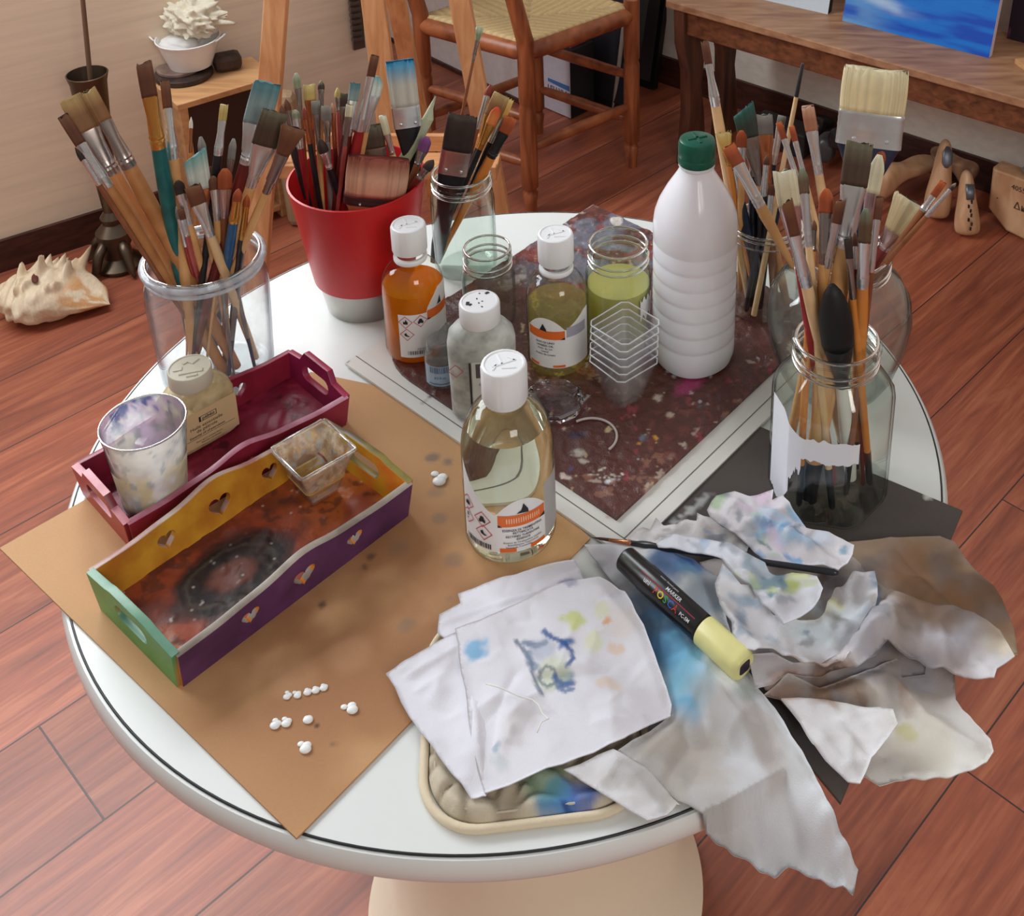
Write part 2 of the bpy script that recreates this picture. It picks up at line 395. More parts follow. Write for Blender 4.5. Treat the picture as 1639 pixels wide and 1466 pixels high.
# ================================================================== ROOM
def floor_mat():
    m_, n, out = newmat('floor planks'); p = principled(n, out, None, .46); p.inputs['Specular IOR Level'].default_value = .8; L = n.links
    t = N(n, 'ShaderNodeTexCoord'); mp = N(n, 'ShaderNodeMapping'); mp.inputs['Rotation'].default_value = (0, 0, math.radians(-48)); mp.inputs['Location'].default_value = (.31, .102, 0)
    L.new(t.outputs['Object'], mp.inputs[0])
    br = N(n, 'ShaderNodeTexBrick'); br.offset = .37; br.inputs['Scale'].default_value = 1; br.inputs['Mortar Size'].default_value = .0014
    br.inputs['Mortar Smooth'].default_value = .3; br.inputs['Brick Width'].default_value = 1.28; br.inputs['Row Height'].default_value = .194
    br.inputs['Color1'].default_value = (0, 0, 0, 1); br.inputs['Color2'].default_value = (1, 1, 1, 1); br.inputs['Mortar'].default_value = (.5, .5, .5, 1)
    L.new(mp.outputs[0], br.inputs['Vector'])
    m2 = N(n, 'ShaderNodeMapping'); m2.inputs['Scale'].default_value = (2.2, 17, 1); L.new(mp.outputs[0], m2.inputs[0])
    ad = N(n, 'ShaderNodeVectorMath', operation='ADD'); sc_ = N(n, 'ShaderNodeVectorMath', operation='SCALE'); sc_.inputs['Scale'].default_value = 37
    L.new(br.outputs['Color'], sc_.inputs[0]); L.new(m2.outputs[0], ad.inputs[0]); L.new(sc_.outputs[0], ad.inputs[1])
    no = N(n, 'ShaderNodeTexNoise'); no.inputs['Scale'].default_value = 1; no.inputs['Detail'].default_value = 7; no.inputs['Distortion'].default_value = 1.6; no.inputs['Roughness'].default_value = .62
    L.new(ad.outputs[0], no.inputs['Vector'])
    r = N(n, 'ShaderNodeValToRGB'); e = r.color_ramp.elements
    e[0].position = .28; e[0].color = (*s2l((104, 50, 36)), 1); e[1].position = .76; e[1].color = (*s2l((194, 120, 84)), 1)
    k = e.new(.5); k.color = (*s2l((154, 80, 54)), 1)
    m3 = N(n, 'ShaderNodeMapping'); m3.inputs['Scale'].default_value = (5, 150, 1); L.new(ad.outputs[0], m3.inputs[0]); m3.inputs['Scale'].default_value = (2.2, 9, 1)
    n5 = N(n, 'ShaderNodeTexNoise'); n5.inputs['Scale'].default_value = 1; n5.inputs['Detail'].default_value = 5; n5.inputs['Distortion'].default_value = .4; L.new(m3.outputs[0], n5.inputs['Vector'])
    m5 = N(n, 'ShaderNodeMath', operation='MULTIPLY_ADD'); m5.inputs[1].default_value = .34; L.new(n5.outputs['Fac'], m5.inputs[0]); s5 = N(n, 'ShaderNodeMath', operation='MULTIPLY_ADD'); s5.inputs[1].default_value = .72; s5.inputs[2].default_value = -.03; L.new(no.outputs['Fac'], s5.inputs[0]); L.new(s5.outputs[0], m5.inputs[2])
    L.new(m5.outputs[0], r.inputs[0])
    hs = N(n, 'ShaderNodeHueSaturation'); mr = N(n, 'ShaderNodeMapRange'); mr.inputs['To Min'].default_value = .82; mr.inputs['To Max'].default_value = 1.2
    L.new(br.outputs['Color'], mr.inputs[0]); L.new(mr.outputs[0], hs.inputs['Value']); L.new(r.outputs[0], hs.inputs['Color'])
    mx = N(n, 'ShaderNodeMix', data_type='RGBA'); L.new(br.outputs['Fac'], mx.inputs[0]); L.new(hs.outputs[0], mx.inputs[6]); mx.inputs[7].default_value = (*s2l((48, 28, 26)), 1)
    L.new(mx.outputs[2], p.inputs['Base Color'])
    b = N(n, 'ShaderNodeBump'); b.inputs['Strength'].default_value = .25; b.inputs['Distance'].default_value = .002
    su = N(n, 'ShaderNodeMath', operation='SUBTRACT'); L.new(no.outputs['Fac'], su.inputs[0]); L.new(br.outputs['Fac'], su.inputs[1]); L.new(su.outputs[0], b.inputs['Height']); L.new(b.outputs[0], p.inputs['Normal'])
    return m_
fl = boxo('floor', (0, .6, -.05), (7, 7, .1), floor_mat(), bevel=0); struct(fl)
def wall_mat(name, c, sc=(3, 3, 60)):
    m_ = wood(name, tuple(int(v*.95) for v in c), c, sc, .8, bump=.25); return m_
WL = wall_mat('wall paint cream', (246, 226, 202)); WR = wall_mat('wall paint pale', (248, 242, 230), (40, 3, 60))
WG = mat('wall paint grey', (226, 220, 220), .8)
A38 = math.radians(38)
def wall(name, p, ang, L0, L1, z0, z1, th, m_):
    """wall whose face runs through p along ang, body behind it (left-hand side)"""
    d = Vector((math.cos(ang), math.sin(ang), 0)); nrm = Vector((-d.y, d.x, 0))
    c = Vector((p[0], p[1], 0)) + d*(L0+L1)/2 + nrm*th/2; c.z = (z0+z1)/2
    return struct(boxo(name, c, (L1-L0, th, z1-z0), m_, rz=ang, bevel=0))
wall('wall_left', (-1.2822, 1.2955), A38, -2.4, .885, 0, 2.6, .08, WL)
TRIM = wood('dark skirting wood', (52, 27, 22), (84, 46, 36), (5, 30, 90), .45)
wall('baseboard_left', (-1.2822, 1.2835), A38, -2.4, .88, 0, .075, .012, TRIM)
# hall wall seen past the end of the left wall, then the back wall behind chair and bench
A_ = math.atan2(-.1575, .1588)
wall('wall_hall', (-.586, 2.419), math.radians(-43), -1.2, .50, 0, 2.6, .45, WG)
wall('baseboard_hall', (-.586, 2.409), math.radians(-43), -1.2, .50, 0, .012, .008, TRIM)
AR = math.radians(-36.5)
wall('wall_back', (.106, 2.275), AR, -.6, 3.2, 0, 2.6, .1, WR)
wall('baseboard_back', (.106, 2.263), AR, -.28, 3.2, 0, .085, .012, TRIM)

# ================================================================== BACKGROUND THINGS
PINE = wood('easel beech', (196, 132, 84), (228, 172, 122), (60, 60, 5), .5, coord='Object')
PINEH = wood('easel ledge wood', (196, 132, 84), (228, 172, 122), (6, 60, 60), .5)
def easel():
    t = thing('studio_easel', 'light beech wooden A-frame studio easel standing between box stool and chair', 'easel', (-.4, 1.2, 0))
    t.location = (0, 0, 0)
    pl = (-.45, 1.2, 0); nn = (0.02, -1, -.16)
    # the front frame leans back: a plane that holds both front legs
    def q(x, y, z): return at(x, y, z)
    # feet on the floor, tops higher up
    fl_, fr_ = at(402, 560, 0), at(824, 470, 0)
    def up_from(foot, px_, py_, dy):     # point seen at (px,py) lying dy behind the foot
        return at_plane(px_, py_, (foot.x, foot.y+dy, 0), (0, 1, 0))
    a1 = up_from(fl_, 447, -60, .10); b1 = up_from(fr_, 725, -60, .10)
    bar('leg', fl_, a1, .042, .022, PINE, t, wdir=(1, 0, 0)); bar('leg', fr_, b1, .042, .022, PINE, t, wdir=(1, 0, 0))
    l0, l1 = at_plane(432, 258, (fl_.x, fl_.y+.01, 0), (0, 1, 0)), at_plane(812, 250, (fr_.x, fr_.y+.01, 0), (0, 1, 0))
    z = (l0.z+l1.z)/2; y = (l0.y+l1.y)/2
    bar('ledge', (l0.x, y-.02, z), (l1.x, y-.02, z), .055, .022, PINEH, t, wdir=(0, 1, 0))
    bar('ledge_lip', (l0.x, y-.055, z+.004), (l1.x, y-.055, z+.004), .016, .03, PINEH, t, wdir=(0, 1, 0))
    bar('ledge_backing', (l0.x+.01, y+.012, z+.03), (l1.x-.01, y+.012, z+.03), .012, .035, PINEH, t, wdir=(0, 1, 0))
    m0 = at_plane(640, 330, (0, y+.03, 0), (0, 1, 0)); m1 = at_plane(590, -60, (0, y+.09, 0), (0, 1, 0))
    bar('mast', m0, m1, .045, .02, PINE, t, wdir=(1, 0, 0))
    r1 = at_plane(622, -60, (0, y+.14, 0), (0, 1, 0)); r0 = at_plane(700, 330, (0, y+.42, 0), (0, 1, 0))
    dd = (r0-r1); r0 = r1 + dd*(r1.z/(r1.z-r0.z)); bar('rear_leg', r0, r1, .036, .022, PINE, t, wdir=(1, 0, 0))
    for p_ in (l0, l1):
        s = 1 if p_ is l0 else -1
        rod('wing_bolt', (p_.x+.03*s, y-.035, z-.004), (p_.x+.03*s, y+.03, z-.004), [(0, .007), (1, .007)], mat('dull steel', (120, 118, 115), .4, 1), t)
easel()
# spiral-bound strip (end of the left wall seen past the easel)
m_ = mat('dark ribbed metal', (88, 74, 66), .5)
Lend = Vector((-1.2822+math.cos(A38)*.885, 1.2955+math.sin(A38)*.885, 0))
bm = bmesh.new()
for k in range(60): box(bm, (Lend.x-.02, Lend.y-.045, .33+k*.016), (.026, .012, .008), A38)
box(bm, (Lend.x-.02, Lend.y-.036, .8), (.03, .008, 1.0), A38)
tag(bm_obj('wall_rail', bm, m_), 'dark slotted metal strip fixed upright at the end of the cream wall', 'rail')

def stool():
    z = .36; P = [at(286, 166, z), at(421, 126, z), None, at(243, 136, z)]
    P[2] = P[1]+P[3]-P[0]
    t = thing('box_stool', 'small open-fronted light wooden box stool against the cream wall', 'stool', (0, 0, 0))
    wm = wood('pale plywood', (190, 138, 92), (218, 168, 118), (8, 60, 60), .5); dk = mat('dark brown panel', (62, 38, 28), .6)  # dk: dark brown boards inside the front opening
    ex = (P[1]-P[0]); ey = (P[3]-P[0]); lx, ly = ex.length, ey.length; ang = math.atan2(ex.y, ex.x)
    # square it up
    ex = Vector((math.cos(ang), math.sin(ang), 0)); ey = Vector((-ex.y, ex.x, 0)); O = Vector((P[0].x, P[0].y, 0)); ly = .13
    def b(name, u0, u1, v0, v1, z0, z1, m_):
        c = O+ex*(u0+u1)/2+ey*(v0+v1)/2; c.z = (z0+z1)/2
        return boxo(name, c, (u1-u0, v1-v0, z1-z0), m_, t, rz=ang, bevel=.0015)
    b('top_panel', -.006, lx+.03, -.006, ly, z-.014, z, wm)
    b('side_panel', 0, .018, 0, ly, 0, z-.014, wm); b('side_panel', lx+.006, lx+.024, 0, ly, 0, z-.014, wm)
    b('back_panel', .018, lx+.006, ly-.012, ly, 0, z-.014, dk); b('bottom_panel', .018, lx+.006, 0, ly-.012, .02, .034, wm)
    b('inner_panel', .018, lx+.006, .03, .036, .034, z-.014, dk)
    cc = O+ex*(lx*.42)+ey*(ly*.45)
    return cc, z, ang
sc_, sz, sang = stool()
# wooden coasters / slices under the tub
dark = wood('dark old wood', (40, 28, 26), (74, 54, 46), (40, 40, 8), .6)
tubc = at(313, 103, sz+.045); 
def disc(name, c, r, h, mt, lab, gap=0): 
    return tag(lathe(name, [(0, 0), (r*.96, 0), (r, h*.2), (r, h*.85), (r*.97, h), (0, h)], mt, c=c, seg=36), lab, 'wood slice', 'stacked wooden discs under the white tub')
c0 = at(292, 126, sz)
disc('wooden_disc', (c0.x, c0.y+.012, sz), .062, .014, dark, 'wide dark wooden disc lying on the stool under the smaller disc')
disc('wooden_disc', (c0.x-.012, c0.y+.02, sz+.014), .048, .008, wood('grey wood', (120, 96, 86), (150, 126, 114), (40, 40, 8), .6), 'greyish thin wooden disc between the dark disc and the tub')
bl = boxo('wooden_block', Vector((c0.x+.085, c0.y+.052, sz+.02)), (.06, .045, .04), dark, rz=.5, bevel=.012)
tag(bl, 'dark rounded wooden block on the stool behind the white tub', 'block')
def tub():
    b = Vector((c0.x+.012, c0.y+.03, sz+.022)); ena = mat('white enamel', (238, 236, 234), .25, var=.02)
    t = thing('metal_tub', 'small white enamel tub with two loop handles on the box stool', 'tub', b)
    h = .066; R0, R1 = .046, .068
    lathe('basin', [(0, .002), (R0-.002, .002), (R1-.003, h-.002), (R1-.001, h+.001), (R1+.002, h), (R1+.001, h-.003), (R1-.001, h-.003), (R0, 0), (0, 0)], ena, t, seg=56, cap=False)
    for s in (-1, 1):
        pts = [(s*(R1-.002+.018*math.sin(a)), .018*math.cos(a)*1.0, h-.004+.012*math.sin(a)) for a in np.linspace(0, math.pi, 9)]
        tube_path('handle', pts, .0022, ena, t)
    return b, h
tb, th_ = tub()
def blob(name, c, r, mt, seed, amp=.25, sc_=(1, 1, 1), freq=2.2, sub=4, parent=None, spikes=(), rot=0):
    bm = bmesh.new(); bmesh.ops.create_icosphere(bm, subdivisions=sub, radius=1)
    rnd = random.Random(seed)
    for v in bm.verts:
        d = v.co.normalized(); n_ = fbm(np.array([d.x*freq+5*d.z+seed]), np.array([d.y*freq-3*d.z]), seed)[0]-.5
        k = 1+amp*n_*2
        for (sd, sh, sw) in spikes:
            a = max(0, d.dot(sd)); k += sh*math.exp(-(1-a)/sw)
        v.co = Vector((d.x*k*sc_[0]*r, d.y*k*sc_[1]*r, d.z*k*sc_[2]*r))
    bmesh.ops.rotate(bm, verts=bm.verts, matrix=Matrix.Rotation(rot, 3, 'Z')); bmesh.ops.translate(bm, verts=bm.verts, vec=c)
    return auto(bm_obj(name, bm, mt, parent, smooth=True), 75)
chalk = mat('chalky stone', (228, 226, 222), .85, var=.08, bump=.4)
tag(blob('pebble', tb+Vector((-.018, -.008, .052)), .036, chalk, 3, .12, (1.15, .9, .6)), 'smooth whitish pebble lying inside the white tub', 'stone')
rnd = random.Random(5)
sp = [(Vector((math.cos(a)*math.cos(e), math.sin(a)*math.cos(e), math.sin(e))), .14+.22*rnd.random(), .010) for e in (-.1, .35, .8) for a in np.arange(0, 6.28, .62)]
shl = mat('white coral shell', (226, 218, 196), .7, var=.12, bump=.5)
s_ = blob('murex_shell', tb+Vector((.012, .010, .104)), .047, shl, 9, .45, (1.2, .9, .85), 4.5, 5, spikes=sp)
tag(s_, 'spiny cream white sea shell resting on the pebble in the tub', 'shell')

# candle holder / torch with rod
def candlestick():
    b = at(192, 425, 0); t = thing('candle_holder', 'tall dark metal candle holder with conical cup and leafy foot', 'candle holder', (b.x, b.y, 0))
    bz = mat('aged bronze', (98, 84, 70), .38, .85, var=.25, scale=30)
    topz = at_plane(152, 118, (b.x, b.y, 0), (0, 1, 0)).z; m1 = at_plane(185, 325, (b.x, b.y, 0), (0, 1, 0)).z
    lathe('foot', [(0, 0), (.045, 0), (.05, .012), (.03, .03), (.028, .05), (.036, .07), (.038, .09), (.02, .11), (.024, .125), (.014, .14), (0, .14)], bz, t, seg=28)
    for k in range(5):
        a = k*1.256+.5; pts = [(math.cos(a)*r, math.sin(a)*r, z) for r, z in ((.028, .075), (.05, .05), (.06, .02), (.075, .006))]
        tube_path('leaf_toe', pts, [.01, .011, .009, .004], bz, t, 8)
    lathe('cup', [(0, m1-.03), (.013, m1-.03), (.016, m1), (.024, m1+.1), (.036, topz-.02), (.041, topz), (.0385, topz+.001), (.034, topz-.02), (.012, topz-.1), (0, topz-.1)], bz, t, seg=36)
    rod('stem', (0, 0, .13), (0, 0, m1-.02), [(0, .012), (.3, .009), (.7, .008), (1, .012)], bz, t)
    top = at_plane(122, -30, (b.x, b.y, 0), (0, 1, 0))
    p0 = Vector((b.x, b.y, topz-.09))
    r_ = rod('stick', p0, top+Vector((0, .02, 0)), [(0, .0045), (.5, .005), (1, .0045)], mat('rusty rod', (112, 84, 64), .6))
    tag(r_, 'thin brown rod standing upright in the metal candle holder', 'rod')
candlestick()
# conch on the floor
def conch():
    o_ = at(78, 498, 0); t0 = (at(182, 470, 0)-at(0, 470, 0)); t0.z = 0; wd_ = t0.length; ex_ = t0.normalized(); ey_ = Vector((-ex_.y, ex_.x, 0))
    V, F, C = [], [], []; nu, nv = 110, 70; rnd = random.Random(8)
    sp = [(rnd.uniform(-.55, .25), rnd.uniform(-.15, 2.2), .022+.016*rnd.random()) for _ in range(26)]+[(-.45+.16*k, -.25, .030) for k in range(6)]
    for i in range(nu+1):
        s_ = -1+2*i/nu                      # along the axis
        r0 = .072*(1-max(0, -s_)**2.2)**.75 if s_ < 0 else .072*max(.0, 1-s_)**1.05
        if s_ < -.35: r0 *= 1+.07*math.sin(s_*34)
        for j in range(nv):
            a = 2*math.pi*j/nv; r = r0
            flare = math.exp(-((a-.25)/.55)**2)+math.exp(-((a-6.5)/.55)**2)      # lip towards the back right
            r += .030*flare*sm(np.array([s_]), -.3, .5)[0]*(1-sm(np.array([s_]), .8, 1.)[0])
            for (ss, aa, hh) in sp: r += hh*math.exp(-((s_-ss)/.05)**2-(((a-aa+math.pi) % (2*math.pi)-math.pi)/.15)**2)
            r *= .9+.2*vnoise(np.array([s_*7.+9]), np.array([a*2.2]), 4)[0]
            p = o_+ex_*(s_*wd_*.5+.01)+ey_*(r*math.cos(a)*1.1); z = max(.001, .042*(1-.6*max(0, s_))+r*math.sin(a)*.62); V.append((p.x, p.y, z))
            w = sm(np.array([s_]), .05, .5)[0]*sm(np.array([fbm(np.array([s_*5]), np.array([a*1.5]), 7)[0]]), .4, .6)[0]; C.append((np.array(s2l((226, 206, 176)))*(1-w)+np.array(s2l((208, 156, 106)))*w)*(.9+.16*rnd.random()))
    for i in range(nu):
        for j in range(nv): F.append((i*nv+j, i*nv+(j+1) % nv, (i+1)*nv+(j+1) % nv, (i+1)*nv+j))
    o = mesh_obj('conch_shell', V, F, vcmat('shell', .55, .5, 120, .12), cols=np.array(C)); auto(o, 80)
    tag(o, 'large spiny beige conch shell lying on the floor by the skirting', 'shell')
    p = o_+ex_*(-.008)-ey_*.012; h_ = blob('shell_hole', Vector((p.x, p.y, .088)), .013, mat('shell hole', (92, 36, 24), .6), 2, .1, (.5, 1.3, .35), parent=o, rot=.5)
conch()
# pale wooden post seen behind the easel ledge
p0 = at(462, 372, 0); rod_ = bar('wooden_post', (p0.x+.02, p0.y+.045, 0), (p0.x+.005, p0.y+.035, .34), .06, .05, wood('dull beige wood', (150, 122, 92), (176, 148, 116), (60, 60, 6), .6), wdir=(1, .2, 0), bevel=.018)
tag(rod_, 'short rounded beige wooden post standing on the floor behind the easel ledge', 'post')

def chair():
    FL, FR, BL = at(850, 340, 0), at(1011, 265, 0), at(690, 285, 0); BR = FR+BL-FL; BR = (BR+at(868, 207, 0))/2
    t = thing('rush_seat_chair', 'dark-stained turned wooden chair with woven straw seat beside the easel', 'chair', (0, 0, 0))
    wm = wood('chair reddish wood', (112, 56, 32), (172, 100, 60), (60, 60, 6), .38); wr = wood('chair rail wood', (112, 56, 32), (172, 100, 60), (20, 20, 20), .38)
    zs = .425
    prof = [(0, .014), (.06, .015), (.12, .0185), (.13, .0145), (.15, .0145), (.16, .0195), (.3, .02), (.62, .0195), (.64, .017), (.66, .0195), (1, .0195)]
    def hi(P, x, y): return at_plane(x, y, P, (0, 1, 0))
    for P in (FR, BR): rod('leg', P, (P.x, P.y, zs+.03), prof, wm, t)
    for P, n_ in ((FL, 0), (BL, 1)):
        back = Vector((-.09, .03, 0)) if True else 0
        rod('leg', P, (P.x, P.y, zs+.02), prof, wm, t)
        rod('back_post', (P.x, P.y, zs+.015), (P.x-.10, P.y-.03, zs+.5), [(0, .0195), (.9, .017), (1, .012)], wm, t)
    top = [P+Vector((0, 0, zs)) for P in (FL, FR, BR, BL)]
    for i in range(4):
        a, b = top[i], top[(i+1) % 4]
        rod('seat_rail', a+Vector((0, 0, -.012)), b+Vector((0, 0, -.012)), [(0, .014), (.08, .021), (.92, .021), (1, .014)], wr, t, 12)
        for h in ((.17,) if i % 2 == 0 else (.13, .25)):
            rod('stretcher', a+Vector((0, 0, h-zs)), b+Vector((0, 0, h-zs)), [(0, .008), (.15, .012), (.5, .0135), (.85, .012), (1, .008)], wr, t, 12)
    for h in (.62, .78, .9):
        k = (h-zs)/.5*.1; bar('back_slat', (FL.x-k, FL.y, h), (BL.x-k, BL.y, h), .014, .05, wr, t, wdir=(1, .5, 0), bevel=.004)
    # woven seat : four triangular fields meeting on a centre line
    n_ = 44; V, F, C = [], [], []
    for i in range(n_+1):
        for j in range(n_+1):
            u, v = i/n_, j/n_; P = (top[0]*(1-u)+top[1]*u)*(1-v)+(top[3]*(1-u)+top[2]*u)*v
            d = min(u, 1-u, v, 1-v); f = 0 if min(u, 1-u) < min(v, 1-v) else 1
            crease = abs(min(u, 1-u)-min(v, 1-v)); str_ = math.sin((u if f else v)*math.pi*56)
            z = .016-.022*(d/.5)**.8-.006*math.exp(-(crease/.02)**2)+.0012*str_
            if d < .02: z -= .008
            V.append((P.x, P.y, P.z+z)); g = .86+.14*str_+.1*random.Random(i*99+j).random()-.25*math.exp(-(crease/.012)**2)
            C.append(np.array(s2l((214, 184, 132)))*g)
    for i in range(n_):
        for j in range(n_):
            a = i*(n_+1)+j; F.append((a, a+n_+1, a+n_+2, a+1))
    o = mesh_obj('woven_seat', V, F, vcmat('straw', .7, .5, 300, .2), t, cols=np.array(C)); md = o.modifiers.new('s', 'SOLIDIFY'); md.thickness = .012
chair()
# ---- things under the chair, in the dark corner
def corner():
    b = [at(870, 172, 0), at(905, 187, 0)]; ang = math.atan2(b[1].y-b[0].y, b[1].x-b[0].x)
    ex = Vector((math.cos(ang), math.sin(ang), 0)); ey = Vector((-ex.y, ex.x, 0)); w = (b[1]-b[0]).length+.022; h = .20
    t = thing('cardboard_carton', 'white printed carton with blue stripe and upside-down lettering under the chair', 'carton', (0, 0, 0))
    c = b[0]+ex*w/2+ey*.046; c.z = h/2
    boxo('body', c, (w, .09, h), mat('black card', (26, 24, 28), .7), t, rz=ang, bevel=.001)
    fc = b[0]+ex*w/2-ey*.0004; fc.z = h/2; boxo('front_panel', fc, (w*.98, .001, h*.97), mat('white card', (196, 190, 200), .7), t, rz=ang, bevel=0)
    sh = Sheet(lambda u, v: b[0]+ex*(w/2+u)-ey*.0012+Vector((0, 0, v))); sh.poly([(-w*.3, .098), (w*.47, .098), (w*.47, .082), (-w*.3, .088)]); sh.make('stripe', mat('carton blue', (60, 110, 170), .6), t)
    s2 = Sheet(lambda u, v: b[0]+ex*(w/2+u)-ey*.0014+Vector((0, 0, v))); s2.text('ARTIST', 0, .079, .024, True, rot=math.pi); s2.text('canvas', 0.004, .05, .014, rot=math.pi)
    s2.make('lettering', mat('carton print', (50, 48, 70), .6), t)
    # dark framed canvases leaning behind
    blk = mat('black frame', (22, 20, 22), .5); gy = mat('canvas back', (70, 62, 60), .8)
    for i, (px_, py_, ww, lab) in enumerate(((925, 178, .16, 'black edged canvas leaning against the wall right of the white carton'), (955, 150, .2, 'dark canvas leaning behind the black edged one in the corner'))):
        q = at(px_, py_, 0); tt = thing('stretched_canvas', lab, 'canvas', (q.x+.05, q.y+.06+.05*i, 0), rz=ang+.1*i, group=None)
        Mx = Matrix.Rotation(math.radians(-12), 4, 'X')
        o = boxo('frame', (0, 0, .27), (ww+.08, .022, .54), blk, tt, M=Mx); boxo('canvas_face', (0, -.012, .27), (ww+.05, .002, .5), gy if i else mat('dark paint', (34, 32, 38), .5), tt, M=Mx)
    q = at(965, 172, 0); r_ = rod('stick', (q.x+.03, q.y-.01, 0), (q.x+.07, q.y+.01, .35), [(0, .006), (1, .006)], mat('grey stick', (150, 140, 130), .6)); tag(r_, 'pale thin stick leaning in the dark corner behind the chair', 'stick')
    q = at(905, 95, .2); bb = boxo('paint_box', (c.x, c.y, .2255), (.08, .06, .05), mat('faded red card', (150, 60, 70), .6), rz=ang); tag(bb, 'small faded red box on top of the white carton', 'box')
corner()
# ---- bench
def bench():
    z = .45; a, b = at(1100, 8, z), at(1639, 150, z); ang = AR+math.radians(1.2)
    ex = Vector((math.cos(ang), math.sin(ang), 0)); ey = Vector((-ex.y, ex.x, 0)); O = a-ex*.06; O.z = 0
    t = thing('wooden_bench', 'long brown wooden bench with thick top along the pale wall', 'bench', (0, 0, 0))
    top = wood('bench oak top', (140, 96, 68), (184, 140, 106), (8, 40, 40), .45, rot=(0, 0, -AR)); ap = wood('bench apron wood', (78, 42, 26), (132, 80, 50), (8, 60, 60), .45, rot=(0, 0, -AR))
    dk = wood('bench leg wood', (62, 36, 26), (104, 64, 46), (40, 40, 6), .5)
    def b_(n_, u0, u1, v0, v1, z0, z1, m_, bev=.003):
        c = O+ex*(u0+u1)/2+ey*(v0+v1)/2; c.z = (z0+z1)/2; return boxo(n_, c, (u1-u0, v1-v0, z1-z0), m_, t, rz=ang, bevel=bev)
    b_('bench_top', 0, 2.0, -.005, .30, z-.02, z, top); b_('apron', .05, 1.95, .012, .036, z-.085, z-.02, ap)
    b_('apron', .05, 1.95, .27, .29, z-.085, z-.02, ap)
    M = Matrix.Translation(O) @ Matrix.Rotation(ang, 4, 'Z')
    for u, w in ((.035, 0), (1.9, 0)):
        # shaped end board : waisted outline in the depth-height plane
        pts = [(.02, 0), (.11, 0), (.1, .12), (.085, .2), (.1, .3), (.14, z-.02), (0, z-.02), (.005, .34), (.03, .26), (.035, .15)]
        for off in (0, .155):
            MM = M @ Matrix(((0, 0, 1, u), (1, 0, 0, off), (0, 1, 0, 0), (0, 0, 0, 1)))
            poly_panel('leg', pts, [], .03, MM, dk, t, .002)
    return O, ex, ey, z, ang
BO, bx, by, bz_, bang = bench()
def lean_picture(name, p0, p1, hgt, thick, lab, paintfn, edge, tilt=14, frame_mat=None):
    """picture standing on the bench top between floor points p0, p1, leaning back"""
    d = (p1-p0); w = d.length; ang = math.atan2(d.y, d.x)
    t = thing(name, lab, 'painting', p0, rz=ang); R = Matrix.Rotation(math.radians(-tilt), 4, 'X')
    boxo('stretcher', (w/2, thick/2+.001, hgt/2), (w, thick, hgt), edge, t, M=R, bevel=.001)
    nx, nz = 90, 90; V, F, C = [], [], []
    for i in range(nx+1):
        for j in range(nz+1): V.append(R @ Vector((w*i/nx, -.0006, hgt*j/nz)))
    u = np.repeat(np.arange(nx+1)/nx, nz+1); v = np.tile(np.arange(nz+1)/nz, nx+1)
    for i in range(nx):
        for j in range(nz): a = i*(nz+1)+j; F.append((a, a+nz+1, a+nz+2, a+1))
    mesh_obj('canvas_face', V, F, vcmat('painted canvas', .4, .15, 200, .04), t, cols=paintfn(u, v)); return t
def lin(*c): return np.array(s2l(c))
def mixc(a, b, t): return a*(1-t[:, None])+b*t[:, None]
def sea(u, v):
    w = v+.08*(fbm(u*3, v*9, 4)-.5)-.18*u
    c = mixc(np.tile(lin(16, 120, 214), (len(u), 1)), lin(14, 78, 190), sm(fbm(u*2, v*26, 7), .4, .6))
    c = mixc(c, lin(110, 165, 215), sm(.42-u, 0, .4)*sm(fbm(u*3+3, v*14, 5), .3, .7))
    c = mixc(c, lin(190, 214, 240), .8*sm(.05-np.abs(v-.17+.16*u), 0, .05)*sm(fbm(u*4, v*16, 12), .3, .7)*sm(.62-u, 0, .3))
    c = mixc(c, lin(16, 60, 160), sm(v, .3, .5)*sm(u, .3, .8)*.9)
    c = mixc(c, lin(230, 150, 90), sm(.03-np.abs(v-.37-.03*u), 0, .03)*(u < .5)); return c
p0, p1 = at(1348, 33, bz_), at(1583, 93, bz_)
lean_picture('seascape_painting', p0, p1, .5, .018, 'blue seascape canvas with pale wave leaning on the wooden bench', sea, mat('canvas edge', (214, 196, 200), .7))
p0, p1 = at(1205, -4, bz_), at(1325, 23, bz_)
lean_picture('pale_painting', p0, p1, .4, .02, 'pale framed picture with black side left of the blue seascape', lambda u, v: mixc(np.tile(lin(206, 216, 226), (len(u), 1)), lin(180, 190, 150), sm(fbm(u*6, v*6, 3), .5, .7)), mat('black edge', (16, 18, 24), .5))
p0, p1 = at(1606, 66, bz_), at(1700, 92, bz_); p0 = p0+by*.02; p1 = p1+by*.02
lean_picture('dark_floral_painting', p0, p1, .4, .018, 'dark purple picture at the right frame edge behind the seascape', lambda u, v: mixc(np.tile(lin(40, 30, 44), (len(u), 1)), lin(150, 70, 110), sm(fbm(u*9, v*9, 9), .52, .75)), mat('black edge', (16, 18, 24), .5), tilt=7)
st_ = at(1636, 108, bz_); o = boxo('wood_offcut', (st_.x+.01, st_.y, bz_+.006), (.03, .05, .012), wood('pale plywood', (190, 138, 92), (218, 168, 118), (8, 60, 60), .5), rz=.3); tag(o, 'small light wood offcut on the bench at the right frame edge', 'wood')

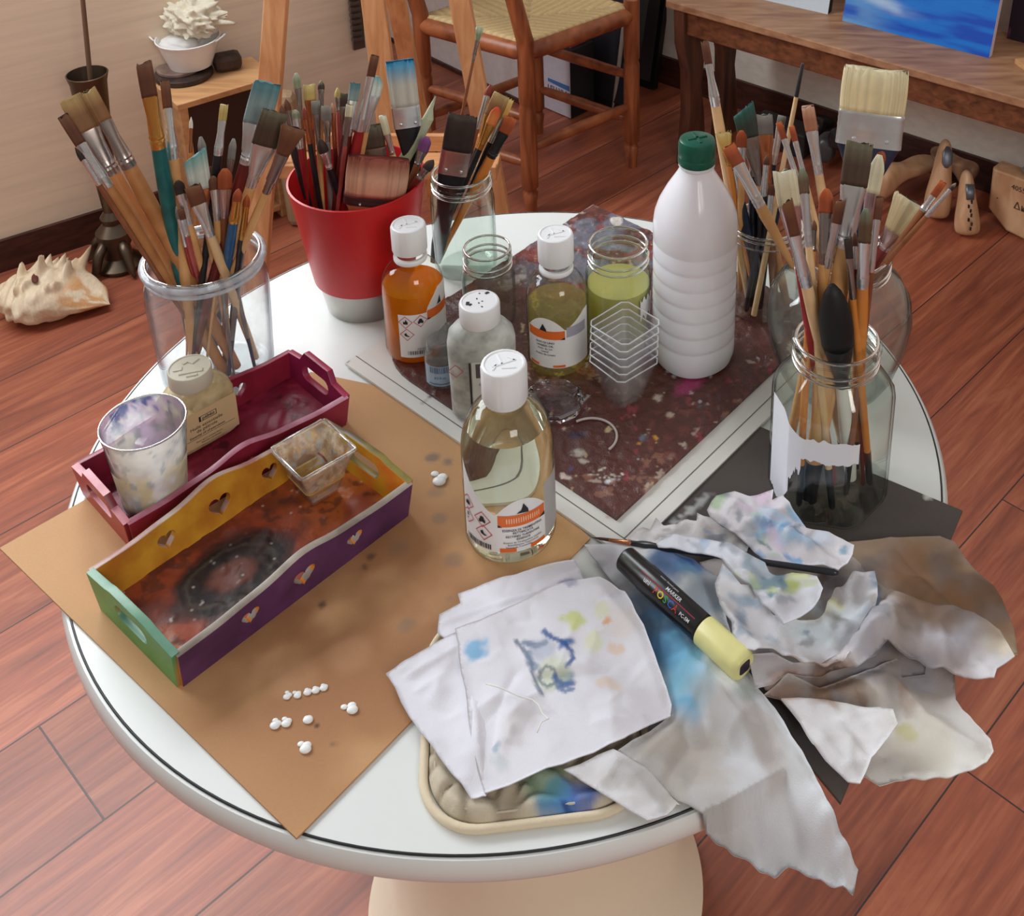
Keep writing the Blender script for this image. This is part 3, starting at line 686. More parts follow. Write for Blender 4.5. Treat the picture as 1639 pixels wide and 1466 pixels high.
# ---- floor under the bench: black rail, shoes, shoe lasts, box
q = at(1140, 190, 0); blkm = mat('black lacquer', (24, 22, 24), .35)
q = q+bx*.14; o = bar('black_rail', Vector((q.x, q.y-.02, .035)), Vector((q.x, q.y-.02, .035))+bx*.16, .07, .07, mat('black box metal', (34, 31, 32), .5), wdir=by, bevel=.006); tag(o, 'long low black box lying on the floor under the bench', 'box')
def last(name, toe, heel, zt, w, mt, lab, cat='shoe last', lift=0, hh=.075, plate=None, flip=False):
    """shoe-shaped form from heel to toe"""
    M, L = frame_to(heel, toe, (0, 0, 1)); S = []
    for t, up, dn, wd in ((0, .55, .0, .42), (.04, .85, .0, .62), (.15, 1.0, .02, .68), (.28, .95, .1, .56), (.42, .70, .12, .55), (.58, .46, .06, .80), (.74, .32, .0, 1.0), (.87, .24, .02, .86), (.96, .15, .03, .5), (1, .09, .05, .16)):
        S.append((t*L, (up-dn)*hh/2, wd*w/2, 2.5, (up+dn)*hh/2, 0))
    V, F = loft(S, M, 28); o = mesh_obj(name, V, F, mt); md = o.modifiers.new('s', 'SUBSURF'); md.levels = md.render_levels = 1
    tag(o, lab, cat, None); return o
LW = wood('last beech', (186, 138, 100), (214, 172, 134), (30, 30, 10), .45)
LWd = wood('last dark beech', (120, 86, 64), (158, 120, 92), (30, 30, 10), .45)
last('shoe_last', at(1496, 254, .06), at(1408, 318, .012), 0, .075, LW, 'tan wooden shoe last lying sideways below a black shoe', hh=.08)
last('shoe', at(1385, 262, .10), at(1335, 236, .07), 0, .07, mat('black leather', (40, 38, 40), .35), 'black leather shoe sitting behind the wide white-bristled brush', 'shoe', hh=.06)
last('shoe', at(1325, 182, .05), at(1300, 232, .02), 0, .08, mat('black leather', (40, 38, 40), .35), 'black shoe lying under the bench left of the wide brush', 'shoe', hh=.07)
last('shoe', at(1345, 205, .03), at(1318, 262, .02), 0, .08, mat('grey dark leather', (66, 64, 66), .3), 'glossy dark grey shoe in front of the black shoe under the bench', 'shoe', hh=.07)
steel = mat('grey last plate', (112, 118, 126), .4, .6)
def upright_last(px_, py_, h_, lean, lab, w):
    b = at(px_, py_, 0); t = thing('shoe_last', lab, 'shoe last', b)
    S = [(0, .030, .016, 2.4), (.03, w*.52, .026, 2.4), (h_*.3, w*.5, .03, 2.3), (h_*.55, w*.36, .03, 2.2), (h_*.75, w*.3, .032, 2.2), (h_*.93, w*.22, .026, 2.2), (h_, w*.08, .010, 2)]
    M, L = frame_to((0, 0, .004), lean, (1, 0, 0)); V, F = loft(S, M, 24); o = mesh_obj('wooden_body', V, F, LW, t); o.modifiers.new('s', 'SUBSURF').levels = 1
    return t, M
t_, M_ = upright_last(1497, 352, .19, (.02, .05, .18), 'wooden shoe last standing upright on its toe against the wall', .062)
V, F = loft([(.13, .004, .004, 3, 0, -.033), (.14, .012, .004, 3, 0, -.034), (.165, .012, .004, 3, 0, -.030), (.178, .004, .003, 3, 0, -.022)], M_, 12); mesh_obj('heel_plate', V, F, steel, t_)
t_, M_ = upright_last(1548, 380, .15, (.0, .06, .13), 'wooden shoe last leaning right of the upright one, cracked sole', .056)
V, F = loft([(.085, .009, .004, 3, 0, -.031), (.10, .010, .004, 3, 0, -.033), (.12, .010, .004, 3, 0, -.030)], M_, 12); mesh_obj('heel_plate', V, F, steel, t_)
bm = bmesh.new()
for k in range(7): box(bm, M_ @ Vector((.004*math.sin(k*2.3), -.031, .02+k*.010)), (.0035, .003, .008), k)
bm_obj('sole_crack', bm, mat('crack', (40, 26, 20), .9), t_)
# last behind, and the long wooden form at the right edge
last('shoe_last', at(1490, 238, .1), at(1545, 300, .03), 0, .07, LWd, 'darker wooden shoe last behind the two standing lasts by the wall', hh=.07)
def long_form():
    a, b = at(1578, 372, 0), at(1690, 420, 0); ang = math.atan2(b.y-a.y, b.x-a.x)
    t = thing('wooden_foot_form', 'big pale wooden form with pencilled marks at the right frame edge', 'wooden form', (a.x+.004, a.y+.03, 0), rz=ang)
    pts = [(0, .045), (.0, .15), (.05, .152), (.3, .15), (.3, .02), (.12, 0), (.05, .005)]
    MM = Matrix(((1, 0, 0, 0), (0, 0, 1, .03), (0, 1, 0, 0), (0, 0, 0, 1)))
    poly_panel('body', pts, [], .05, MM, LW, t, .006)
    s = Sheet(lambda u, v: Vector((u, .0038, v))); s.text('\u0394\u03ba\u03b5', .085, .072, .026); s.text('4055', .07, .118, .018); s.rect(.02, .079, .023, .082, 1)
    s.make('pencil_marks', mat('pencil', (70, 52, 44), .7), t)
    p = blob('grey_pebble', (.11, .03, .165), .03, mat('grey slate', (128, 126, 126), .7), 3, .1, (1.6, .8, .45)); p.matrix_world = Matrix.Translation(Vector((a.x+.004, a.y+.03, 0))) @ Matrix.Rotation(ang, 4, 'Z')
    tag(p, 'grey flat stone on top of the pale wooden form', 'stone')
long_form()
# ================================================================== TABLE
def table():
    t = thing('round_table', 'round white laminate pedestal table with thin black edge line', 'table', (0, 0, 0))
    wt = mat('white laminate', (226, 228, 226), .28, var=.015)
    R = .42
    lathe('table_top', [(0, T-.024), (R+.004, T-.024), (R+.007, T-.018), (R+.007, T-.006), (R+.004, T-.0012), (R, T-.0012), (R, T), (0, T)], wt, t, seg=160, cap=False)
    tube_path('edge_line', [(R*math.cos(a)+.0008*math.cos(a), R*math.sin(a)+.0008*math.sin(a), T-.0006) for a in np.linspace(0, 2*math.pi, 200)[:-1]], .0011, mat('black line', (30, 30, 32), .5), t, 6, closed=True)
    lathe('pedestal', [(0, 0), (.19, 0), (.20, .02), (.17, .10), (.165, .25), (.185, .42), (.197, .56), (.196, .62), (.188, .655), (.165, .672), (0, .674)], mat('cream plastic', (252, 242, 216), .3, var=.02), t, seg=96)
table()

# painted marks --------------------------------------------------------------
def spots(x, y, base, lst, warp=.004, seed=1, wf=90):
    """lst: (x, y, r, colour, strength[, sx stretch, angle])"""
    wx = x+warp*(fbm(x*wf, y*wf, seed)-.5)*4; wy = y+warp*(fbm(x*wf+9, y*wf+4, seed+5)-.5)*4
    c = base
    for s in lst:
        dx, dy = wx-s[0], wy-s[1]
        if len(s) > 5: ca, sa = math.cos(s[6]), math.sin(s[6]); dx, dy = (dx*ca+dy*sa)/s[5], -dx*sa+dy*ca
        d = np.hypot(dx, dy)/s[2]; c = mixc(c, lin(*s[3]), s[4]*(1-sm(d, .45, 1.1)))
    return c
def sheet_thing(name, poly, z0, th, res, colfn, mt, lab, cat, hfn=None, drop=None):
    X, Fs, nb, _ = tri_poly(poly, res); x, y = X[:, 0], X[:, 1]; h = hfn(x, y) if hfn else 0*x
    d = drop(x, y) if drop else 0*x
    n = len(x); V = [(a, b, z0+th+c+e) for a, b, c, e in zip(x, y, h, d)]+[(a, b, z0+e) for a, b, e in zip(x[:nb], y[:nb], d[:nb])]
    F = list(Fs)+[((i+1) % nb, i, n+i, n+(i+1) % nb) for i in range(nb)]+[tuple(range(n, n+nb))[::-1]]
    C = colfn(x, y); C = np.vstack([C, C[:nb]*.9])
    o = mesh_obj(name, V, F, mt, cols=C); auto(o, 35); tag(o, lab, cat); return o
def P2(*pts, z=T): return [tuple(at(x, y, z)[:2]) for x, y in pts]
def S2(px, py, r, col, st, *a): q = at(px, py, T); return (q.x, q.y, r, col, st, *a)

# brown cardboard
cp = P2((0, 880), (475, 1345), (945, 864), (700, 640), (498, 598))
def card_col(x, y):
    c = np.tile(lin(196, 150, 104), (len(x), 1))*(.93+.14*fbm(x*12, y*12, 3))[:, None]
    # darker brown middle and soft grey stains
    q = at(560, 1000, T); d = np.hypot(x-q.x, (y-q.y)*.8)
    c = mixc(c, lin(150, 98, 60), .8*(1-sm(d, .05, .2))*sm(fbm(x*14, y*14, 8), .2, .6))
    g = (112, 100, 94)
    L = [S2(692, 736, .008, g, .75), S2(717, 743, .006, g, .7), S2(700, 790, .011, g, .35), S2(705, 832, .009, g, .5), S2(727, 900, .010, g, .4), S2(650, 1005, .010, g, .4),
         S2(516, 970, .004, (70, 50, 40), .8), S2(595, 895, .005, (80, 60, 50), .7), S2(585, 912, .004, (90, 60, 50), .7), S2(720, 960, .005, g, .3), S2(640, 880, .01, g, .3), S2(560, 1050, .022, (196, 148, 110), .35), S2(470, 1085, .022, (196, 148, 110), .35),
         S2(535, 1193, .0018, (60, 30, 24), 1), S2(508, 1165, .0016, (60, 30, 24), 1)]
    return spots(x, y, c, L, .0016, 3)
sheet_thing('cardboard_sheet', cp, T+.0005, .0018, .0035, card_col, vcmat('kraft card', .75, .15, 500, .06), 'large brown cardboard sheet sticking over the left edge of the white table', 'cardboard')
# white paint dabs squeezed on the cardboard
wp = mat('thick white paint', (240, 240, 238), .3, var=.02)
def dab(px_, py_, w, ang, tail, lab):
    q = at(px_, py_, T+.003); bm = bmesh.new()
    for k in range(3):
        a = ang+k*.9; r = w*(.5-.1*k)
        bmesh.ops.create_icosphere(bm, subdivisions=3, radius=1, matrix=Matrix.Translation((q.x+math.cos(a)*w*.35*k*tail, q.y+math.sin(a)*w*.35*k*tail, T+.0022+r*.25)) @ Matrix.Diagonal((r, r*.85, r*.5, 1)))
    o = bm_obj('paint_dab', bm, wp, smooth=True); tag(o, lab, 'paint blob', 'white paint dabs on the cardboard')
for px_, py_, w, a, tl, lab in ((459, 1115, .006, 0, 1, 'white paint dab at the left end of the upper row of five'), (476, 1113, .006, .6, 1, 'white paint dab second from the left in the upper row of five'), (492, 1108, .0065, .2, .6, 'middle white paint dab in the upper row of five'), (505, 1105, .0065, .2, .6, 'white paint dab second from the right in the upper row'), (518, 1101, .0065, .2, .6, 'white paint dab at the right end of the upper row'),
        (440, 1161, .008, 0, .8, 'left one of two joined white paint dabs on cardboard'), (458, 1158, .0075, .3, .9, 'right one of two joined white paint dabs on cardboard'), (493, 1152, .008, .5, .4, 'lone round white paint dab in the middle of the dabs'), (564, 1136, .009, 1, 1.2, 'white curled paint dab farthest right on the cardboard'), (489, 1199, .009, .6, 1, 'white paint dab nearest to the cardboard corner')):
    dab(px_, py_, w, a, tl, lab)
o = dab(703, 771, .013, .3, 1.3, 'crumpled white paint crust beside the grey stains on the cardboard')

# dark grey board, right
dbp = P2((1162, 665), (1540, 822), (1345, 1290), (975, 842))
dc = (78, 70, 66)
def db_col(x, y):
    c = np.tile(lin(*dc), (len(x), 1))*(.85+.3*fbm(x*30, y*30, 6))[:, None]
    L = [S2(1104+k*6, 822-k*5, .0035, (190, 190, 186), .8, 3, 1.0) for k in range(-4, 5, 2)]+[S2(1100, 772, .004, (90, 150, 190), .7), S2(1055, 805, .004, (170, 110, 80), .6), S2(1484, 800, .004, (210, 205, 200), .9), S2(1110, 780, .004, (130, 170, 190), .6)]
    return spots(x, y, c, L, .003, 2, 200)
sheet_thing('dark_board', dbp, T+.0008, .003, .004, db_col, vcmat('dark painted board', .5, .15, 300, .08), 'dark grey square board under the front glass jar and rags', 'board')
dbz = T+.0038

# white board with the paint-crusted palette on it
wB = P2((553, 588), (950, 333), (1262, 565), (1002, 900))
q0, q1, q3 = Vector(wB[0]), Vector(wB[1]), Vector(wB[3]); q2 = q1+q3-q0; wB = [tuple(q0), tuple(q1), tuple(q2), tuple(q3)]
def wb_col(x, y):
    c = np.tile(lin(222, 220, 214), (len(x), 1))*(.97+.05*fbm(x*20, y*20, 6))[:, None]
    c = mixc(c, lin(212, 200, 160), .35*sm(fbm(x*9, y*9, 2), .55, .8)*(x > 0))
    ex = (q3-q0).normalized(); ey = (q1-q0).normalized()
    u = (x-q0.x)*ex.x+(y-q0.y)*ex.y; v = (x-q0.x)*ey.x+(y-q0.y)*ey.y; L1 = (q1-q0).length; Lx = (q3-q0).length
    return spots(x, y, c, [S2(688, 644, .003, (70, 60, 60), .9), S2(678, 651, .002, (80, 70, 70), .8), S2(557, 584, .003, (60, 60, 60), .8), S2(970, 835, .003, (190, 130, 90), .6), S2(1010, 790, .003, (90, 90, 90), .5)], .001)
sheet_thing('white_board', wB, T+.0028, .003, .004, wb_col, vcmat('white melamine', .35, .06, 300, .02), 'square white board lying under the paint-crusted brown palette', 'board')
ex = (q3-q0).normalized(); ey = (q1-q0).normalized(); Lx = (q3-q0).length; Ly = (q1-q0).length
def wbp(u, v): r = q0+ex*u+ey*v; return (r.x, r.y)
sc0 = mat('score line', (110, 102, 96), .7); WBO = bpy.data.objects['white_board']
def strip(name, a, b, w, z):
    a, b = Vector(a), Vector(b); d = (b-a).normalized(); n_ = Vector((-d.y, d.x))*w/2; V = [(*(a-n_), z), (*(b-n_), z), (*(b+n_), z), (*(a+n_), z)]
    return mesh_obj(name, V, [(0, 1, 2, 3)], sc0, WBO, smooth=False)
strip('score_line', wbp(0, .015), wbp(Lx, .015), .0011, T+.00605); strip('score_line', wbp(Lx-.015, .015), wbp(Lx-.015, Ly), .0011, T+.00605)
rr = .062; u1 = Lx-.034; v0 = .026
pal = [wbp(.012+rr*(1-math.cos(a)), v0+rr*(1-math.sin(a))) for a in np.linspace(0, math.pi/2, 9)]+[wbp(u1, v0), wbp(u1, Ly-.004), wbp(.012, Ly-.004)]
pal = [wbp(.004, v0+.05)]+[wbp(.004+rr*(1-math.cos(a))*1.2, v0+rr*(1-math.sin(a))) for a in np.linspace(.2, math.pi/2, 8)]+[wbp(u1, v0), wbp(u1, Ly-.004), wbp(.004, Ly-.004)]
pal[-1] = wbp(.004, Ly-.004)
def pal_col(x, y):
    c = np.tile(lin(88, 48, 42), (len(x), 1))*(.8+.45*fbm(x*30, y*30, 6))[:, None]
    q = at(980, 400, T); far = 1-sm(np.hypot(x-q.x, y-q.y), .05, .2)
    # crusts of dried paint: specks of many colours, denser to the middle and right
    dens = .12+.7*np.clip(far+.6*(1-sm(np.hypot(x-.07, y-.09), .03, .12))+.6*(1-sm(np.abs((x-.2)*.794-(y-.02)*.607), .02, .08)), 0, 1)
    for k, (col, th) in enumerate((((150, 104, 84), .60), ((196, 176, 160), .66), ((120, 60, 52), .56), ((190, 190, 196), .69), ((150, 60, 70), .66), ((92, 90, 110), .64), ((216, 196, 150), .70))):
        n_ = fbm(x*(70+14*k)+k*31, y*(90-6*k)+k*17, 20+k, 4, .55); c = mixc(c, lin(*col), .7*sm(n_, th+.045, th+.085)*(vnoise(x*12+k*7, y*12, 50+k) < dens))
    g = fbm(x*18+3, y*26, 77, 3); c = mixc(c, lin(112, 116, 130), .8*far*sm(g, .46, .54)); c = mixc(c, lin(140, 52, 44), .75*far*sm(fbm(x*26, y*26, 81, 3), .55, .62)); c = mixc(c, lin(216, 208, 198), .9*far*sm(fbm(x*36, y*36, 85, 2), .74, .78))
    L = [S2(1105, 625, .012, (170, 60, 110), .8, 2.5, .9), S2(1120, 600, .006, (190, 170, 200), .6), S2(925, 738, .007, (190, 180, 170), .9), S2(935, 750, .005, (200, 190, 180), .9), S2(907, 776, .004, (215, 200, 190), .95, 2, -.3), S2(917, 806, .006, (222, 200, 190), .95), S2(975, 782, .004, (220, 220, 220), .9), S2(1047, 713, .003, (220, 160, 50), .95), S2(1022, 722, .003, (220, 150, 60), .9), S2(925, 708, .006, (30, 40, 80), .6, 2, 0),
         S2(1072, 675, .005, (210, 190, 170), .8), S2(1053, 648, .006, (200, 186, 172), .8), S2(1105, 640, .004, (220, 190, 200), .7), S2(880, 640, .012, (170, 110, 110), .4), S2(912, 765, .004, (70, 90, 150), .6), S2(1030, 712, .006, (120, 150, 170), .5)]
    L += [S2(946+k*5, 772-k*2.2, .0014, (214, 206, 190), .95) for k in range(5)]+[S2(962+k*6, 778-k*1.2, .0014, (214, 206, 190), .95) for k in range(6)]
    return spots(x, y, c, L, .0022, 9, 220)
def pal_h(x, y): return .0014*sm(fbm(x*110, y*110, 5), .45, .7)+.0006*fbm(x*300, y*300, 6)
PALZ = T+.0058+.0042
sheet_thing('artist_palette', pal, T+.0058, .003, .0022, pal_col, vcmat('crusted paint', .45, .5, 600, .15, rough_lo=.2), 'dark brown rectangular palette crusted with dried paint under the bottles', 'palette', hfn=pal_h)

# ================================================================== TRAYS
def heart(cx, cy, s):
    return [(cx+s*.062*(16*math.sin(t)**3), cy+s*.062*(13*math.cos(t)-5*math.cos(2*t)-2*math.cos(3*t)-math.cos(4*t))) for t in np.linspace(0, 2*math.pi, 30)[:-1]]
def slot(cx, cy, w, h):
    r = h/2; return [(cx+w/2-r+r*math.cos(a), cy+r*math.sin(a)) for a in np.linspace(-math.pi/2, math.pi/2, 8)]+[(cx-w/2+r+r*math.cos(a), cy+r*math.sin(a)) for a in np.linspace(math.pi/2, 3*math.pi/2, 8)]
def panel3(name, P00, P10, up, outline, holes, th, parent, mt_out):
    """panel in the plane of P00->P10 and up; outline in (u along, v up)"""
    ex_ = (P10-P00).normalized(); n_ = ex_.cross(up).normalized(); u_ = n_.cross(ex_)
    M = Matrix.Identity(4)
    for i in range(3): M[i][0], M[i][1], M[i][2], M[i][3] = ex_[i], u_[i], n_[i], P00[i]
    return poly_panel(name, outline, holes, th, M, mt_out, parent)
def tray(name, lab, B, h, flare, colfn_f, mats, scallop, z0, th=.007, end_style=0):
    """B: four bottom corners (near-left, near-right, far-right, far-left) anticlockwise seen from above"""
    t = thing(name, lab, 'tray', (0, 0, 0)); B = [Vector((p[0], p[1], z0)) for p in B]; c = sum(B, Vector())/4
    out = []
    for i in range(4):
        a, b = B[i], B[(i+1) % 4]; e = (b-a).normalized(); nrm = Vector((e.y, -e.x, 0)); L = (b-a).length
        up = (Vector((0, 0, 1))+nrm*flare[i]).normalized()
        k0 = flare[(i-1) % 4]*h; k1 = flare[(i+1) % 4]*h
        if i % 2 == 0:     # long side, scalloped with hearts
            pts = [(0, 0), (L, 0), (L+k1, h)]
            n_ = 40
            for j in range(1, n_):
                u = L+k1-(L+k0+k1)*j/n_; s = (u+k0)/(L+k0+k1); pts.append((u, h+scallop*(.5-.5*math.cos(2*math.pi*min(1, max(0, (s-.12)/.76))))*1.0*(1+.25*math.cos(6*math.pi*(s-.5)))))
            pts.append((-k0, h)); hs = [heart(L*f, h*.52+scallop*.4, .0085*(1.3 if f == .5 else 1)/1.0) for f in (.27, .5, .73)]
            pn = 'long_side'
        else:              # end, raised middle with hand slot
            w = L; pts = [(0, 0), (L, 0), (L+k1, h), (L*.80, h+.003), (L*.72, h+end_style), (L*.28, h+end_style), (L*.20, h+.003), (-k0, h)]
            hs = [slot(L/2, h*.62+end_style*.4, .048, .016)]; pn = 'end_panel'
        o = panel3(pn, a, b, up, pts, hs, th, t, mats[i]); out.append(o)
    # floor with painted crust
    poly = [tuple(p[:2]) for p in B]; X, Fs, nb, _ = tri_poly(poly, .0022); x, y = X[:, 0], X[:, 1]
    hh = .0005*fbm(x*150, y*150, 4)+.0010*sm(fbm(x*60, y*60, 14), .5, .7); n = len(x)
    V = [(p, q, z0+.0055+r) for p, q, r in zip(x, y, hh)]+[(p, q, z0+.001) for p, q in zip(x[:nb], y[:nb])]
    F = list(Fs)+[((i+1) % nb, i, n+i, n+(i+1) % nb) for i in range(nb)]+[tuple(range(n, n+nb))[::-1]]
    C = colfn_f(x, y); C = np.vstack([C, C[:nb]]); o = mesh_obj('tray_floor', V, F, vcmat('tray floor paint', .6, .2, 300, .1, rough_lo=.32, **{'Specular IOR Level': .3}), t, cols=C); auto(o, 60)
    return t, out
def panelmat(name, a, b, inner=None, rim=(150, 140, 132), rough=.4, split=None, zr=None, rim2=None):
    """painted wood: one colour outside, another inside, worn pale rim on the top edge"""
    m_, n, out = newmat(name); p = principled(n, out, None, rough); L = n.links
    t = N(n, 'ShaderNodeTexCoord'); no = N(n, 'ShaderNodeTexNoise'); no.inputs['Scale'].default_value = 28; no.inputs['Detail'].default_value = 5; L.new(t.outputs['Object'], no.inputs['Vector'])
    def var(c1, c2):
        r = N(n, 'ShaderNodeValToRGB'); r.color_ramp.elements[0].position = .35; r.color_ramp.elements[1].position = .65
        r.color_ramp.elements[0].color = (*s2l(c1), 1); r.color_ramp.elements[1].color = (*s2l(c2), 1); L.new(no.outputs['Fac'], r.inputs[0]); return r.outputs[0]
    ge = N(n, 'ShaderNodeNewGeometry'); dt = N(n, 'ShaderNodeVectorMath', operation='DOT_PRODUCT'); L.new(ge.outputs['True Normal'], dt.inputs[0]); dt.inputs[1].default_value = split
    gt = N(n, 'ShaderNodeMath', operation='GREATER_THAN'); gt.inputs[1].default_value = 0.25; L.new(dt.outputs['Value'], gt.inputs[0])
    mx = N(n, 'ShaderNodeMix', data_type='RGBA'); L.new(gt.outputs[0], mx.inputs[0]); L.new(var(*(inner or (a, b))), mx.inputs[6]); L.new(var(a, b), mx.inputs[7])
    sx_ = N(n, 'ShaderNodeSeparateXYZ'); L.new(ge.outputs['True Normal'], sx_.inputs[0]); g2 = N(n, 'ShaderNodeMath', operation='GREATER_THAN'); g2.inputs[1].default_value = .6; L.new(sx_.outputs['Z'], g2.inputs[0])
    m2 = N(n, 'ShaderNodeMix', data_type='RGBA'); L.new(g2.outputs[0], m2.inputs[0]); L.new(mx.outputs[2], m2.inputs[6]); L.new(var(rim, rim2 or tuple(min(255, int(v*1.25)) for v in rim)), m2.inputs[7])
    L.new(m2.outputs[2], p.inputs['Base Color']); b_ = N(n, 'ShaderNodeBump'); b_.inputs['Strength'].default_value = .25; b_.inputs['Distance'].default_value = .0015; L.new(no.outputs['Fac'], b_.inputs['Height']); L.new(b_.outputs[0], p.inputs['Normal'])
    return m_
TZ = T+.0025
def rect(c, ang, L, Wd):
    e = Vector((math.cos(ang), math.sin(ang))); f = Vector((-e.y, e.x)); c = Vector(c)
    return [tuple(c-e*L/2-f*Wd/2), tuple(c+e*L/2-f*Wd/2), tuple(c+e*L/2+f*Wd/2), tuple(c-e*L/2+f*Wd/2)]
# purple tray: local long axis 51.3 deg
ya = math.radians(51.3); e1 = (math.cos(ya), math.sin(ya)); f1 = (-e1[1], e1[0])
PTc = (-.212, -.162)
def pt_floor(x, y):
    u = (x-PTc[0])*e1[0]+(y-PTc[1])*e1[1]; v = (x-PTc[0])*f1[0]+(y-PTc[1])*f1[1]
    c = mixc(np.tile(lin(150, 68, 40), (len(x), 1)), lin(104, 46, 34), sm(fbm(x*40, y*40, 6), .35, .65))
    c = mixc(c, lin(206, 120, 44), .6*sm(u, .02, .11)*sm(fbm(x*30, y*30, 16), .3, .6)); c = mixc(c, lin(216, 150, 60), .5*sm(np.abs(u), .09, .12)*sm(fbm(x*20, y*20, 3), .4, .6))
    d = np.hypot((u+.030)/1.35, v+.002)+.010*(fbm(x*60, y*60, 2)-.5)+.004*(fbm(x*200, y*200, 22)-.5); k = (1-sm(d, .034, .046)); c = mixc(c, lin(26, 24, 24), .95*k)
    c = mixc(c, lin(120, 66, 52), .85*(1-sm(d, .010, .020))); c = mixc(c, lin(84, 74, 64), .6*sm(.003-np.abs(d-.029), 0, .003)); c = mixc(c, lin(80, 48, 40), .6*sm(.002-np.abs(d-.036), 0, .002))
    c = mixc(c, lin(70, 44, 38), .6*sm(fbm(x*90, y*90, 31), .6, .68)); c = mixc(c, lin(200, 190, 180), .7*sm(fbm(x*150, y*150, 41), .78, .82))
    return c
n_f = tuple(-v for v in f1); n_e = tuple(v for v in e1)
pm = [panelmat('purple paint', (72, 36, 76), (96, 52, 100), inner=((190, 110, 40), (214, 142, 50)), rim=(122, 108, 96), rim2=(170, 158, 146), split=(n_f[0], n_f[1], 0)),
      panelmat('tray end yellow', (86, 56, 92), (110, 80, 70), inner=((206, 176, 40), (222, 130, 50)), rim=(96, 84, 60), rim2=(140, 128, 60), split=(n_e[0], n_e[1], 0)),
      panelmat('tray ochre side', (150, 96, 44), (190, 140, 50), inner=((176, 112, 36), (206, 156, 48)), rim=(160, 110, 100), rim2=(200, 180, 170), split=(f1[0], f1[1], 0)),
      panelmat('tray green end', (78, 148, 78), (104, 170, 96), inner=((90, 140, 90), (190, 120, 60)), rim=(86, 132, 110), rim2=(112, 158, 128), split=(-e1[0], -e1[1], 0))]
tray('painted_tray', 'narrow wooden tray with purple front, green end and heart cut-outs', rect(PTc, ya, .232, .118), .040, [.16, .08, .16, .08], pt_floor, pm, .010, TZ, end_style=.006)
# red tray
yb = math.radians(47.5); e2 = (math.cos(yb), math.sin(yb)); f2 = (-e2[1], e2[0]); RTc = (-.291, -.036)
def rt_floor(x, y):
    c = mixc(np.tile(lin(108, 18, 42), (len(x), 1)), lin(140, 34, 58), sm(fbm(x*30, y*30, 8), .3, .7))
    return mixc(c, lin(60, 14, 24), .7*sm(fbm(x*70, y*70, 3), .6, .68))
rm = [panelmat('crimson near', (120, 24, 50), (150, 40, 66), rim=(150, 70, 90), rim2=(200, 140, 160), split=(-f2[0], -f2[1], 0)),
      panelmat('crimson far end', (112, 20, 52), (150, 34, 80), rim=(140, 44, 70), split=(e2[0], e2[1], 0)),
      panelmat('crimson far side', (112, 20, 40), (140, 30, 52), rim=(130, 40, 62), split=(f2[0], f2[1], 0)),
      panelmat('crimson left end', (170, 74, 62), (186, 60, 70), inner=((104, 14, 36), (130, 24, 48)), rim=(190, 110, 120), rim2=(216, 150, 160), split=(-e2[0], -e2[1], 0))]
tray('crimson_tray', 'wooden tray painted crimson red behind the purple-sided tray', rect(RTc, yb, .222, .098), .034, [.10, .12, .12, .12], rt_floor, rm, .011, TZ, end_style=.014)
# ================================================================== BOTTLES, JARS, CUPS
GL = glass('clear glass'); GLG = glass('greenish glass', (251, 254, 252), (136, 170, 156)); PET = glass('clear bottle plastic', (253, 254, 250), (150, 156, 146), rough=.06)
CUPM = glass('clear cup plastic', (255, 255, 255), (226, 226, 230), milky=.03, milk=(240, 240, 244), rough=.08, refl=.9)
BLK = lambda: mat('black ink', (34, 32, 36), .6, var=.02); ORG = lambda: mat('orange print', (226, 108, 40), .5, var=.05); REDP = lambda: mat('hazard red', (196, 84, 96), .5, var=.02)
PAPER = lambda: mat('white label paper', (232, 230, 230), .55, var=.02)
def cam_ang(c): return math.atan2(CAM[1]-c[1], CAM[0]-c[0])
def cyl(c, r, z0, off=0, lift=.0004):
    a0 = cam_ang(c)+off
    return lambda u, v, l=lift: (math.cos(a0+u/r)*(r+l), math.sin(a0+u/r)*(r+l), z0+v)
def hazard(sh_red, sh_blk, u, v, s, kind):
    sh_red.ring(u, v, s, s*.13, 4); 
    if kind == 0: sh_blk.poly([(u-s*.3, v-s*.3), (u+s*.28, v-s*.32), (u+s*.36, v), (u+s*.05, v+s*.5), (u-.05*s, v+.1*s), (u-s*.3, v+.15*s)])
    elif kind == 1:
        sh_blk.ring(u, v+s*.18, s*.24, s*.24, 10); sh_blk.poly([(u-s*.42, v-s*.1), (u+s*.3, v-s*.42), (u+s*.42, v-s*.2), (u-s*.25, v+s*.1)]); sh_blk.poly([(u+s*.42, v-s*.1), (u-s*.3, v-s*.42), (u-s*.42, v-s*.2), (u+s*.25, v+s*.1)])
    elif kind == 2: sh_blk.poly([(u-s*.08, v-s*.1), (u+s*.08, v-s*.1), (u+s*.12, v+s*.45), (u-s*.12, v+s*.45)]); sh_blk.ring(u, v-s*.3, s*.1, s*.1, 8)
    else: sh_blk.poly([(u-s*.4, v+s*.1), (u-s*.1, v+s*.3), (u+s*.05, v-s*.1), (u+s*.4, v-s*.25), (u+s*.1, v-s*.35), (u-s*.3, v-s*.2)])
def wrap_label(name, c, r, off, u0, u1, zlo, zhi, mt, parent, nu=40, nv=6, lift=.0002):
    pl = cyl(c, r, 0, off); V, F = [], []
    for i in range(nu+1):
        u = u0+(u1-u0)*i/nu; a, b = zlo(u), zhi(u)
        for j in range(nv+1): V.append(pl(u, a+(b-a)*j/nv, lift))
    for i in range(nu):
        for j in range(nv): k = i*(nv+1)+j; F.append((k, k+nv+1, k+nv+2, k+1))
    return mesh_obj(name, V, F, mt, parent)
